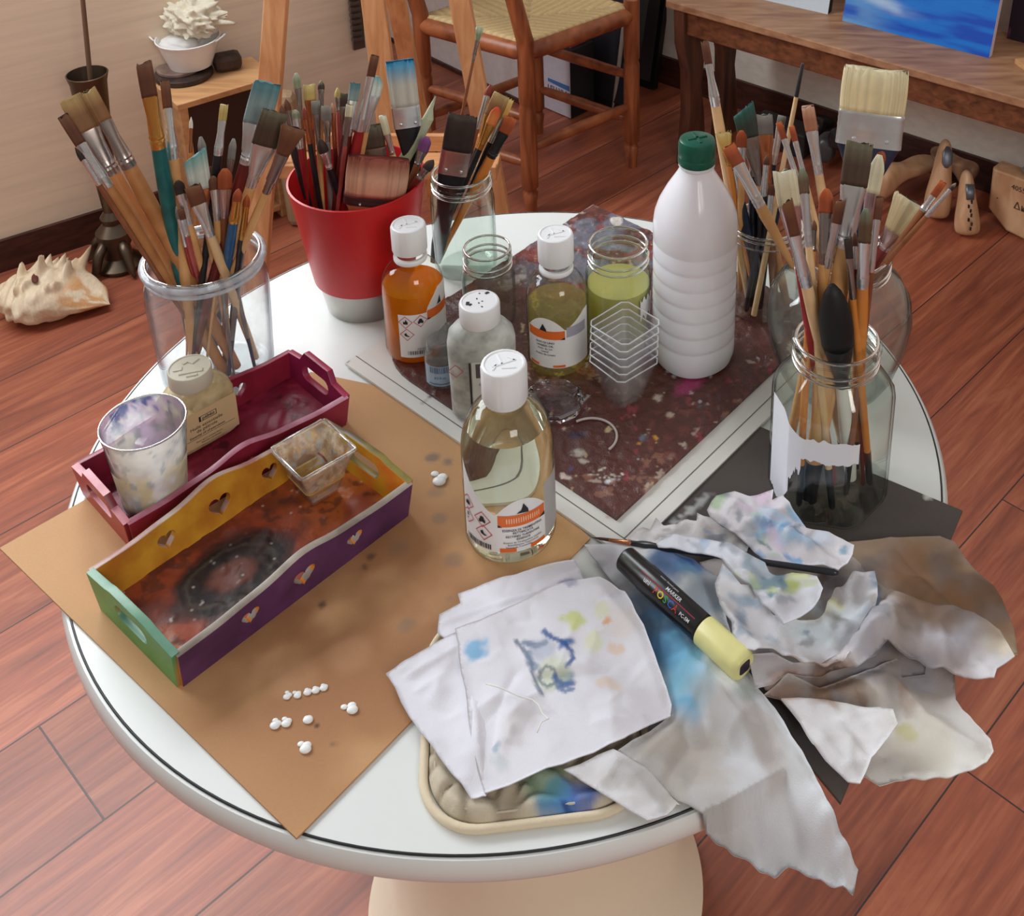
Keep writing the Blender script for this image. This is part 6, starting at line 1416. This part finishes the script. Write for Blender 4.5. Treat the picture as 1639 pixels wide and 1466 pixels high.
# handle standing butt-up, bamboo pen
def stick(J_, top, mid, low, w, c1, c2, name, lab, cat, bam=False):
    (A, B, d), cst = solve_line(J_, top, low, pref=.02); pm = px_per_m(A); r_ = w/pm/2; t = thing(name, lab, cat, A)
    D = math.dist(top, low); LL = (B-A).length; k = math.dist(top, mid)/D*LL; tz = (J_['z0']+.006-A.z)/d.z; M, _ = frame_to((0, 0, 0), d, d.cross((Vector(CAM)-A)).normalized())
    s = k
    while s < tz:
        p = A+d*s
        if p.z < J_['z0']+J_['h']-.012 and math.hypot(p.x-J_['c'][0], p.y-J_['c'][1]) > J_['rb']+.004: break
        s += .002
    V, F = loft([(0, r_*.5, r_*.5), (.002, r_*.8, r_*.8), (k, r_, r_)] if not bam else [(0, r_*.12, r_*.1, 2, r_*.8, 0), (k*.35, r_*.5, r_*.5, 2, r_*.5, 0), (k*.6, r_, r_)], M, 20); auto(mesh_obj('painted_end' if not bam else 'nib', V, F, handle_mat(c1), t), 40)
    V, F = loft([(k-.001 if not bam else k*.6, r_, r_), (k+(s-k)*.4, r_*1.3, r_*1.3), (s, r_*1.4, r_*1.4)], M, 20); auto(mesh_obj('shaft', V, F, handle_mat(c2), t), 40); t['group'] = 'brushes in a jar'
    del t['group']; return t
stick(BJ, (1285, 101), (1275, 156), (1258, 240), 7, 'black', 'light', 'upturned_brush', 'upside-down brush standing handle up, black end over light wood', 'brush')
HCOL['reed'] = ((150, 158, 130), (196, 200, 172))
stick(RP, (703, 158), (672, 205), (652, 250), 17, 'reed', 'reed', 'reed_pen', 'pale green slant-tipped reed pen leaning right out of the red pot', 'pen', True)
# thin brush lying on the rags
a_, b_ = at(947, 860, T+.010), at(1342, 917, T+.046); t = thing('thin_brush', 'thin black-handled brush with copper ferrule lying across the crumpled rags', 'brush', a_)
M, L = frame_to((0, 0, 0), b_-a_); r_ = .0016
V, F = loft([(0, .0002, .0002), (.008, .0012, .0012), (.018, .0015, .0015)], M, 12); mesh_obj('bristles', V, F, HAIR(), t, cols=np.tile(lin(70, 36, 26), (36, 1)))
V, F = loft([(.017, .0016, .0016), (.034, .0019, .0019), (.036, .0022, .0022), (.040, .0021, .0021)], M, 12); mesh_obj('ferrule', V, F, ferr_mat('copper'), t)
V, F = loft([(.039, .0022, .0022), (.06, .0030, .0030), (L*.5, .0026, .0026), (L-.004, .0028, .0028), (L, .0016, .0016)], M, 12); mesh_obj('handle', V, F, handle_mat('black'), t)
# ================================================================== RAGS
CL = lambda: vcmat('cotton cloth', .9, .25, 700, .035, weave=True)
DB = dbp
def support(x, y):
    r = np.hypot(x, y) < .433
    return r | inside(x, y, DB)
def cloth_patch(outline, base, amp, freq, ridges=(), seed=0, res=.0028, wob=.0012, low=.006, crease=.5, sag=()):
    """outline: (px, py, dz above the table).  returns V, F(top+bottom), n"""
    O = [at(x, y, T+z) for x, y, z in outline]; poly = [(p.x, p.y) for p in O]
    rnd = random.Random(seed); pp, zz = [], []
    for i in range(len(poly)):
        a, b = O[i], O[(i+1) % len(O)]; k = max(1, int((b-a).length/.012)); nrm = Vector((-(b-a).y, (b-a).x, 0)).normalized()
        for j in range(k):
            q = a.lerp(b, j/k); w = 0 if j == 0 else (rnd.random()-.5)*2*wob; pp.append((q.x+nrm.x*w, q.y+nrm.y*w)); zz.append(q.z)
    X, Fs, nb, par = tri_poly(pp, res); x, y = X[:, 0], X[:, 1]; PB = np.array(pp); ZB = np.array(zz)
    # smooth interpolation of the outline heights and of given inner heights
    pts = [(p[0], p[1], z, 1.0) for p, z in zip(pp, zz)]
    for (px_, py_, dz, wgt) in sag: q = at(px_, py_, T+dz); pts.append((q.x, q.y, q.z, wgt))
    num = np.zeros(len(x)); den = np.zeros(len(x))
    for a, b, c, w in pts: k = w/(((x-a)**2+(y-b)**2)+2e-5)**1.5; num += k*c; den += k
    z = num/den
    de = seg_dist(x, y, pp, True); edge = .35+.65*sm(de, 0, .02)
    wx = x+.012*(fbm(x*22, y*22, seed+3)-.5)*2; wy = y+.012*(fbm(x*22+5, y*22, seed+4)-.5)*2
    n1 = ridged(wx*freq, wy*freq, seed, 3)**1.6; n2 = fbm(wx*freq*.6, wy*freq*.6, seed+9, 3)
    z = z+amp*edge*((1-crease)*(n2-.5)*1.6+crease*(n1-.45)*1.5)
    for (pl, h, w) in ridges:
        Q = [tuple(at(a, b, T+base+.01)[:2]) for a, b in pl]; d = seg_dist(x, y, Q); z = z+h*np.exp(-(d/w)**1.35)*(.4+.6*edge)
    cr = random.Random(seed*7+1)
    for k in range(int(len(pp)*.35) if amp > .004 else 4):      # small random creases
        ia, ib = cr.randrange(len(x)), cr.randrange(len(x)); a_ = np.array((x[ia], y[ia])); b_ = np.array((x[ib], y[ib])); L_ = np.linalg.norm(b_-a_)
        if L_ > .09: b_ = a_+(b_-a_)*.09/L_
        m_ = (a_+b_)/2+np.array((cr.uniform(-.012, .012), cr.uniform(-.012, .012))); d = seg_dist(x, y, [tuple(a_), tuple(m_), tuple(b_)]); w = cr.uniform(.002, .006); z = z+cr.choice((-1, 1, 1))*cr.uniform(.25, .6)*w*np.exp(-(d/w)**1.2)
    s = support(x, y); z = np.where(s, np.maximum(z, T+low), z)
    return X, Fs, nb, z
def build_cloth(name, lab, patches, stains, base=(226, 224, 228), seed=1, th=.0009, warp=.004, name_cat='rag', strokes=()):
    V, F, C = [], [], []
    for P in patches:
        bc = P.pop('col', base); X, Fs, nb, z = cloth_patch(**P); o = len(V); n = len(X)
        V += [(a, b, c) for (a, b), c in zip(X, z)]; V += [(a, b, c-th) for (a, b), c in zip(X, z)]
        F += [tuple(i+o for i in f) for f in Fs]+[tuple(i+o+n for i in f)[::-1] for f in Fs]+[((i+1) % nb+o, i+o, n+i+o, n+(i+1) % nb+o) for i in range(nb)]
        x, y = X[:, 0], X[:, 1]; c = np.tile(lin(*bc), (n, 1))*(.96+.07*fbm(x*40, y*40, 5))[:, None]
        c = mixc(c, lin(168, 158, 160), .34*sm(fbm(x*16, y*16, seed+2), .45, .68)); c = spots(x, y, c, stains, warp, seed+7, 70)
        for pl_, w_, col_, st_ in strokes:
            d_ = seg_dist(x+.002*(fbm(x*120, y*120, 3)-.5), y+.002*(fbm(x*120, y*120, 8)-.5), [tuple(at(a_, b_, T+.022)[:2]) for a_, b_ in pl_]); c = mixc(c, lin(*col_), st_*(1-sm(d_, w_*.4, w_)))
        C.append(c); C.append(c)
    o = mesh_obj(name, V, F, CL(), cols=np.vstack(C)); tag(o, lab, name_cat); return o
def zz(org, sc, pts, dz):
    return [(org[0]+p[0]/sc, org[1]+p[1]/sc, p[2] if len(p) > 2 else dz) for p in pts]
def SS(px, py, r, col, st, *a, z=.015): q = at(px, py, T+z); return (q.x, q.y, r, col, st, *a)
BLU, DBL, YEL, BRN, GRN = (60, 140, 180), (40, 70, 120), (206, 208, 120), (126, 84, 50), (120, 160, 130)
# ---- potholder
def potholder():
    pc = [at(*p, T+.006) for p in ((652, 985), (682, 1342), (1075, 1292), (1010, 950))]
    a, b, c_, d_ = pc; cx = (a+b+c_+d_)/4; e = ((c_-b)+(d_-a)); e.z = 0; ang = math.atan2(e.y, e.x); hw, hh = (c_-b).length/2, (a-b).length/2
    t = thing('quilted_potholder', 'beige quilted rounded-square potholder under the folded white rag', 'potholder', (cx.x, cx.y, T), rz=ang)
    def sq(s, r=.045, n=12):
        o = []
        for k in range(4):
            sx_, sy_ = ((1, 1), (-1, 1), (-1, -1), (1, -1))[k]
            for j in range(n+1): q = k*math.pi/2+j/n*math.pi/2; o.append((sx_*(hw-s-r)+r*math.cos(q), sy_*(hh-s-r)+r*math.sin(q)))
        return o
    o1 = sq(.008); X, Fs, nb, _ = tri_poly(o1, .0028); x, y = X[:, 0], X[:, 1]
    # free-form quilting lines (voronoi-like cells)
    rnd = random.Random(4); pts = [(rnd.uniform(-hw, hw), rnd.uniform(-hh, hh)) for _ in range(46)]
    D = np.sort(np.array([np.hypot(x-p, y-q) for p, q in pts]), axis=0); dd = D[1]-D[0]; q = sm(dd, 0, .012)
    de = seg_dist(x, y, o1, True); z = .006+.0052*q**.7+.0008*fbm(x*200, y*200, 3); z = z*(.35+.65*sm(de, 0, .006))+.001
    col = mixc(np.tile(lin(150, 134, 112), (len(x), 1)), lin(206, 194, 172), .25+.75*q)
    M = Matrix.Translation((cx.x, cx.y, T)) @ Matrix.Rotation(ang, 4, 'Z'); Mi = M.inverted()
    def L(px, py, r, c, s, *a_): w = Mi @ at(px, py, T+.01); return (w.x, w.y, r, c, s, *a_)
    col = spots(x, y, col, [L(893, 1275, .020, (60, 130, 190), .9), L(935, 1275, .014, (70, 100, 170), .8), L(870, 1250, .02, (100, 150, 120), .6), L(860, 1325, .013, (140, 160, 140), .6), L(905, 1290, .006, (40, 70, 130), .9), L(955, 1265, .01, (80, 110, 170), .7)], .004, 5, 70)
    n = len(x); V = [(p, r_, s_) for p, r_, s_ in zip(x, y, z)]+[(p, r_, .0006) for p, r_ in zip(x[:nb], y[:nb])]
    F = list(Fs)+[((i+1) % nb, i, n+i, n+(i+1) % nb) for i in range(nb)]; mesh_obj('quilted_pad', V, F, vcmat('quilt cotton', .9, .3, 700, .05, weave=True), t, cols=np.vstack([col, col[:nb]]))
    tube_path('piping', [(p, r_, .0036) for p, r_ in sq(.004)], .0034, mat('piping cotton', (222, 206, 178), .9, var=.05, bump=.3), t, 10, closed=True)
    tube_path('seam', [(p, r_, .0072) for p, r_ in sq(.0125)], .0010, mat('seam thread', (196, 184, 164), .9), t, 6, closed=True)
potholder()
# ---- folded white rag, three plies
S1 = [SS(768, 1050, .012, (110, 170, 210), .85), SS(905, 1045, .009, (50, 96, 160), .9), SS(862, 1052, .014, (150, 160, 186), .5), SS(848, 1040, .006, (120, 130, 160), .6), SS(905, 1090, .009, (80, 110, 160), .8), SS(888, 1085, .016, (196, 206, 170), .6), SS(917, 1007, .010, (206, 212, 130), .85), SS(960, 990, .010, (214, 214, 150), .5), SS(968, 1008, .005, (226, 160, 110), .9), SS(950, 1040, .012, (220, 222, 160), .5), SS(985, 1048, .006, (226, 190, 160), .6),
      SS(975, 1100, .008, (226, 200, 180), .6), SS(802, 1203, .005, (130, 160, 180), .7), SS(800, 1225, .010, (190, 200, 200), .5), SS(912, 940, .007, (130, 130, 170), .6), SS(1000, 1010, .02, (222, 206, 190), .4), SS(830, 1170, .02, (206, 196, 194), .4)]
build_cloth('folded_rag', 'neatly folded white rag with blue and yellow paint spots on the potholder', [
    dict(outline=[(733, 950, .012), (800, 924, .014), (880, 902, .012), (920, 895, .012), (935, 930, .016), (850, 1000, .016), (740, 1040, .016), (700, 1012, .014), (703, 983, .013), (737, 965, .013)], base=.013, amp=.003, freq=26, seed=3, low=.012, ridges=[([(706, 984), (900, 925)], .003, .003)]),
    dict(outline=[(618, 1082, .010), (650, 1056, .014), (728, 1012, .017), (760, 1040, .018), (800, 1200, .017), (778, 1277, .015), (754, 1279, .014), (705, 1215, .012), (655, 1150, .010)], base=.015, amp=.004, freq=24, seed=5, low=.013, ridges=[([(632, 1075), (728, 1030)], .003, .003), ([(655, 1150), (700, 1080), (728, 1030)], .003, .01), ([(742, 1040), (762, 1160), (775, 1265)], .004, .004)]),
    dict(outline=[(728, 1006, .020), (790, 982, .022), (850, 955, .024), (905, 930, .022), (960, 924, .024), (1000, 944, .024), (1030, 1000, .022), (1055, 1070, .020), (1075, 1132, .016), (1073, 1152, .015), (1000, 1184, .018), (925, 1215, .017), (850, 1243, .017), (776, 1272, .017), (758, 1200, .019), (738, 1080, .021)], base=.022, amp=.0075, freq=15, seed=11, low=.019, res=.0021,
         ridges=[([(745, 1130), (800, 1095), (850, 1105), (900, 1130)], .003, .006), ([(960, 930), (1020, 1000), (1060, 1110)], .005, .012), ([(735, 1050), (752, 1140), (770, 1262)], .003, .004), ([(1073, 1150), (1035, 1140), (1010, 1160)], .004, .006), ([(880, 1000), (960, 1090), (1000, 1180)], .003, .02)])], S1, (228, 226, 234), 3, strokes=[([(826, 1025), (838, 1040), (850, 1058), (852, 1075), (860, 1095), (868, 1108)], .0022, (90, 104, 130), .8), ([(870, 1012), (885, 1024), (902, 1032), (914, 1044), (918, 1058), (908, 1066)], .0028, (44, 84, 150), .85), ([(838, 1028), (856, 1034), (872, 1030)], .0035, (120, 136, 160), .7), ([(846, 1045), (848, 1062), (858, 1068)], .004, (110, 130, 156), .7), ([(864, 1075), (876, 1066), (890, 1074), (888, 1090), (874, 1096), (864, 1086), (864, 1075)], .0018, (110, 120, 130), .8), ([(888, 1080), (900, 1092), (916, 1088)], .0035, (70, 100, 156), .85), ([(893, 1096), (905, 1102), (916, 1098)], .003, (80, 110, 160), .8)])
# loose thread
th_ = [at(x, y, T+.030) for x, y in ((778, 1094), (800, 1100), (830, 1114), (852, 1120), (862, 1128), (868, 1142), (878, 1150), (866, 1156), (860, 1172))]
o = tube_path('loose_thread', th_, .0006, mat('thread', (232, 230, 224), .9)); tag(o, 'fine white loose thread curling on the folded rag', 'thread')
# ---- long rag hanging over the edge
S2_ = [SS(1075, 900, .028, (60, 100, 150), .85), SS(1100, 915, .016, (40, 90, 160), .8), SS(1060, 1010, .030, (96, 160, 200), .85, 1.8, -1.2), SS(1085, 1060, .026, (110, 180, 214), .8, 1.5, -1.0), SS(1098, 1110, .022, (120, 180, 206), .8), SS(1095, 1140, .014, (90, 160, 200), .7), SS(1130, 965, .022, (120, 140, 156), .6), SS(1010, 975, .030, (60, 60, 70), .8, 2, -1.1), SS(1040, 1040, .020, (30, 70, 110), .6, 2, -1.1), SS(1065, 1190, .035, (170, 164, 160), .7), SS(1110, 1210, .03, (176, 170, 166), .5), SS(1190, 1110, .014, (150, 170, 160), .5), SS(960, 890, .02, (170, 160, 166), .5), SS(1225, 1180, .016, (176, 156, 146), .5, 2.5, -1.2)]
_r = random.Random(12)
for _ in range(26): S2_.append(SS(_r.gauss(1075, 45), _r.gauss(960, 60), _r.uniform(.004, .012), _r.choice([(70, 110, 150), (60, 90, 130), (90, 96, 106), (120, 130, 140), (120, 170, 190)]), _r.uniform(.3, .75), _r.uniform(1, 2.4), _r.uniform(0, 3)))
for _ in range(22): S2_.append(SS(_r.gauss(1100, 60), _r.gauss(1225, 45), _r.uniform(.006, .02), _r.choice([(176, 170, 166), (160, 154, 150), (186, 176, 166)]), _r.uniform(.3, .6), _r.uniform(1, 3), _r.uniform(0, 3)))
build_cloth('hanging_rag', 'long white rag with blue stain hanging over the near table edge', [
    dict(outline=zz((880, 1050), 3.152, [(70, 575), (320, 472), (480, 560), (660, 745), (640, 790, .006), (590, 805), (490, 838), (400, 785), (300, 720), (180, 645)], .016), base=.01, amp=0.0062, freq=45, seed=21, low=.0145, col=(222, 220, 222), ridges=[([(905, 1235), (975, 1280), (1035, 1315)], .003, .004)], ),
    dict(outline=[(935, 872, .010), (1000, 866, .012), (1050, 880, .016), (1110, 896, .018), (1150, 925, .018), (1160, 980, .014), (1175, 1040, .014), (1215, 1105, .014), (1240, 1135, .012), (1283, 1202, .012), (1330, 1291, .010), (1356, 1345, .0), (1374, 1388, -.014), (1365, 1437, -.035), (1330, 1424, -.038), (1262, 1392, -.036), (1240, 1411, -.043), (1228, 1400, -.04), (1181, 1374, -.032), (1124, 1329, -.010), (1083, 1284, .006), (1045, 1245, .010), (988, 1202, .014), (1040, 1172, .014), (1075, 1145, .014), (1055, 1080, .012), (1020, 1000, .010), (985, 940, .010)],
         base=.012, amp=0.0109, freq=11, seed=31, low=.008, crease=.35, ridges=[([(1072, 1020), (1150, 1100), (1250, 1250), (1330, 1400)], .010, .022), ([(1092, 1150), (1110, 1210), (1130, 1300)], -.004, .004), ([(1215, 1270), (1232, 1350)], -.004, .005), ([(1210, 1110), (1250, 1200), (1300, 1330)], -.006, .012), ([(1050, 885), (1120, 930), (1150, 1000)], .008, .012)])], S2_, (222, 224, 228), 7)
# ---- right-hand rag with brown stains
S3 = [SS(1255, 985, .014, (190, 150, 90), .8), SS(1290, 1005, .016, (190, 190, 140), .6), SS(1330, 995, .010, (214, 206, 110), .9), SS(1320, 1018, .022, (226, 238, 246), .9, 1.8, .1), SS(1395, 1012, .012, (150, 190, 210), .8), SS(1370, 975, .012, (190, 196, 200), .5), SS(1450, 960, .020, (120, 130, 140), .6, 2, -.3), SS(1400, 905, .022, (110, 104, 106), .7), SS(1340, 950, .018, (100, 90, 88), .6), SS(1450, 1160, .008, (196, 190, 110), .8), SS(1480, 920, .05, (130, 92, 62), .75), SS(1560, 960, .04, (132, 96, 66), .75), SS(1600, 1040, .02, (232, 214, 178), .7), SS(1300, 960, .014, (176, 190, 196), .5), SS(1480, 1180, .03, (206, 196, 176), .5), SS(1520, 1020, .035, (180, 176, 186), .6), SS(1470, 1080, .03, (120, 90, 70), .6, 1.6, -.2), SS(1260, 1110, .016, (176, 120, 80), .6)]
def scatter(cx_, cy_, rx, ry, n, cols, seed, rmin=.003, rmax=.010, st=.75):
    r_ = random.Random(seed); o = []
    for _ in range(n): o.append(SS(cx_+r_.gauss(0, rx), cy_+r_.gauss(0, ry), r_.uniform(rmin, rmax), r_.choice(cols), r_.uniform(st*.5, st), r_.uniform(1, 2.6), r_.uniform(0, 3), z=.03))
    return o
GRY = [(130, 126, 130), (110, 112, 122), (150, 140, 136), (120, 110, 104)]
S3 += scatter(1370, 960, 60, 40, 30, GRY+[(90, 120, 150), (110, 90, 76)], 5)+scatter(1440, 1010, 60, 35, 18, [(160, 158, 170), (150, 140, 136), (176, 160, 140)], 6, .006, .018, .6)+scatter(1340, 1080, 60, 20, 12, [(140, 104, 76), (120, 90, 70)], 7, .006, .014, .6)+scatter(1520, 930, 50, 40, 20, [(96, 68, 46), (120, 84, 54), (140, 104, 70), (110, 100, 96)], 8, .012, .03, .7)+scatter(1180, 1010, 30, 40, 14, [(130, 150, 170), (150, 150, 160)], 9)
zB = lambda pts, dz: zz((1180, 840), 3.331, pts, dz)
zA = lambda pts, dz: zz((1000, 780), 4.0975, pts, dz)
build_cloth('crumpled_rag', 'big crumpled white rag with brown and blue stains spilling over the right edge', [
    dict(outline=[(1120, 900, .010), (1200, 880, .010), (1300, 880, .010), (1400, 880, .010), (1470, 940, .010), (1490, 1010, .010), (1480, 1080, .010), (1400, 1090, .010), (1330, 1100, .010), (1260, 1115, .010), (1225, 1105, .010), (1195, 1060, .010), (1165, 1010, .010), (1140, 950, .010)], base=.010, amp=0.0093, freq=14, seed=40, low=.006, crease=.5, col=(186, 176, 172)),  # filler ply under the folds, its grey-brown colour stands for shading
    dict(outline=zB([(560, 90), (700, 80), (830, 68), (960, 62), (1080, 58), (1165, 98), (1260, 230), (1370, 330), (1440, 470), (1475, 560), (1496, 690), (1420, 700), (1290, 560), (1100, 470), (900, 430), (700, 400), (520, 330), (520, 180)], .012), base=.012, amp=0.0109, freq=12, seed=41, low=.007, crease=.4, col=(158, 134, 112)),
    dict(outline=zB([(140, 905), (270, 785), (440, 880), (600, 820), (780, 745), (870, 700), (1010, 690), (1160, 790), (1165, 930), (1240, 1020), (1300, 1090), (1350, 1150), (1366, 1215), (1330, 1270), (1200, 1320), (1060, 1345), (930, 1355), (840, 1370), (760, 1395), (690, 1350), (600, 1300), (470, 1200), (340, 1060), (230, 930)], .012), base=.014, amp=0.0124, freq=11, seed=43, low=.007, crease=.4, col=(226, 222, 216), ridges=[(zBp, .010, .012) for zBp in ([(1318, 1105), (1420, 1064), (1480, 1120), (1560, 1180)],)], sag=[(1470, 1180, .002, 60)]),
    dict(outline=zB([(235, 925), (330, 920), (450, 932), (580, 950), (680, 968), (830, 980), (856, 1060), (800, 1140), (720, 1240), (690, 1310), (655, 1385), (590, 1370), (470, 1260), (400, 1170), (340, 1070)], .026), base=.026, amp=0.0078, freq=20, seed=47, low=.016, col=(230, 228, 230), ridges=[([(1260, 1125), (1310, 1160), (1390, 1250)], .003, .004)]),
    dict(outline=zB([(60, 690), (190, 680), (300, 730), (450, 745), (540, 700), (640, 600), (740, 470), (830, 360), (1000, 410), (1150, 435), (1260, 465), (1400, 560), (1480, 700), (1385, 765), (1370, 815), (1210, 810), (1100, 752), (960, 715), (870, 680), (800, 640), (740, 700), (640, 760), (530, 790), (450, 815), (270, 785), (190, 840), (100, 865)], .028), base=.03, amp=0.0124, freq=13, seed=53, low=.018, crease=.45, col=(218, 214, 218), sag=[(1480, 1040, .018, 40), (1400, 985, .040, 30)], ridges=[([(1430, 950), (1400, 1000), (1330, 1060)], .008, .010)]),
    dict(outline=zA([(590, 640), (640, 500), (700, 560), (760, 640), (850, 640), (920, 740), (1010, 830), (1100, 800), (1300, 780), (1380, 640), (1500, 540), (1640, 540), (1660, 700), (1640, 860), (1540, 960), (1400, 1140), (1240, 1162), (1100, 1120), (970, 1072), (850, 1088), (710, 1015), (700, 900), (620, 790)], .040), base=.04, amp=0.0139, freq=15, seed=59, low=.026, crease=.5, col=(222, 222, 226), sag=[(1290, 1000, .026, 60), (1330, 1020, .026, 60)], ridges=[([(1150, 950), (1200, 1010), (1250, 1050), (1330, 1062)], .012, .008)])], S3, (224, 220, 222), 9)
# ---- upper rag, white with blue
S4 = [SS(1300, 850, .012, (90, 150, 200), .9, 2, -.1), SS(1235, 862, .018, (150, 190, 220), .7), SS(1225, 868, .008, (80, 120, 180), .8), SS(1160, 815, .009, (90, 110, 110), .7), SS(1150, 825, .01, (150, 180, 130), .7), SS(1225, 820, .014, (220, 196, 216), .8), SS(1200, 872, .010, (130, 136, 142), .7), SS(1255, 960, .02, (180, 190, 150), .6), SS(1245, 965, .010, (90, 120, 140), .8), SS(1275, 945, .012, (214, 220, 150), .8), SS(1265, 975, .008, (206, 210, 120), .7), SS(1240, 940, .012, (150, 190, 190), .6), SS(1300, 895, .010, (120, 160, 190), .6), SS(1215, 950, .018, (150, 160, 176), .6), SS(1350, 897, .006, (70, 140, 170), .7), SS(1315, 880, .01, (200, 210, 230), .6)]
S4 += scatter(1210, 860, 60, 28, 34, [(90, 150, 200), (120, 170, 200), (130, 136, 146), (110, 120, 130), (170, 190, 170), (200, 180, 200)], 15, .002, .008, .8)+scatter(1230, 955, 35, 22, 26, [(96, 130, 150), (120, 140, 150), (180, 190, 120), (90, 104, 120)], 16, .003, .008, .8)+scatter(1110, 850, 45, 14, 16, GRY, 17, .002, .007, .6)
build_cloth('blue_stained_rag', 'crinkled white rag with blue, pink and yellow stains beside the front jar', [
    dict(outline=zA([(20, 330), (60, 285), (120, 265), (165, 270), (205, 205), (270, 250), (340, 272), (375, 225), (410, 200), (470, 225), (475, 165), (560, 200), (650, 215), (720, 225), (790, 250), (840, 330), (800, 430), (690, 390), (560, 370), (430, 350), (300, 350), (200, 380), (120, 345)], .020), base=.02, amp=0.0155, freq=26, seed=61, low=.008, crease=.6, col=(226, 222, 222)),
    dict(outline=zA([(540, 150), (570, 90), (600, 55), (660, 40), (720, 30), (820, 75), (860, 70), (920, 45), (975, 25), (965, 95), (1030, 60), (1090, 140), (1140, 200), (1190, 265), (1270, 275), (1340, 290), (1430, 335), (1505, 375), (1495, 430), (1460, 500), (1400, 550), (1280, 520), (1150, 500), (1030, 490), (920, 470), (850, 420), (800, 370), (720, 300), (640, 260), (560, 200)], .030), base=.03, amp=0.0155, freq=20, seed=67, low=.012, crease=.6, col=(226, 222, 228), ridges=[([(1180, 800), (1260, 845), (1340, 890)], .008, .008), ([(1270, 840), (1320, 890)], .006, .005)]),
    dict(outline=zA([(205, 370), (250, 335), (340, 322), (430, 325), (560, 345), (690, 365), (760, 410), (830, 450), (920, 500), (945, 560), (1000, 590), (1100, 560), (1180, 565), (1260, 580), (1300, 660), (1280, 720), (1245, 780), (1150, 850), (1040, 905), (980, 840), (900, 790), (860, 720), (830, 660), (760, 610), (700, 560), (640, 480), (570, 455), (500, 440), (400, 435), (300, 425), (220, 410)], .042), base=.042, amp=0.0155, freq=22, seed=71, low=.03, crease=.6, col=(222, 224, 234), ridges=[([(1010, 870 - 10), (1120, 880), (1200, 910), (1225, 960)], .006, .008)])], S4, (224, 222, 226), 11)
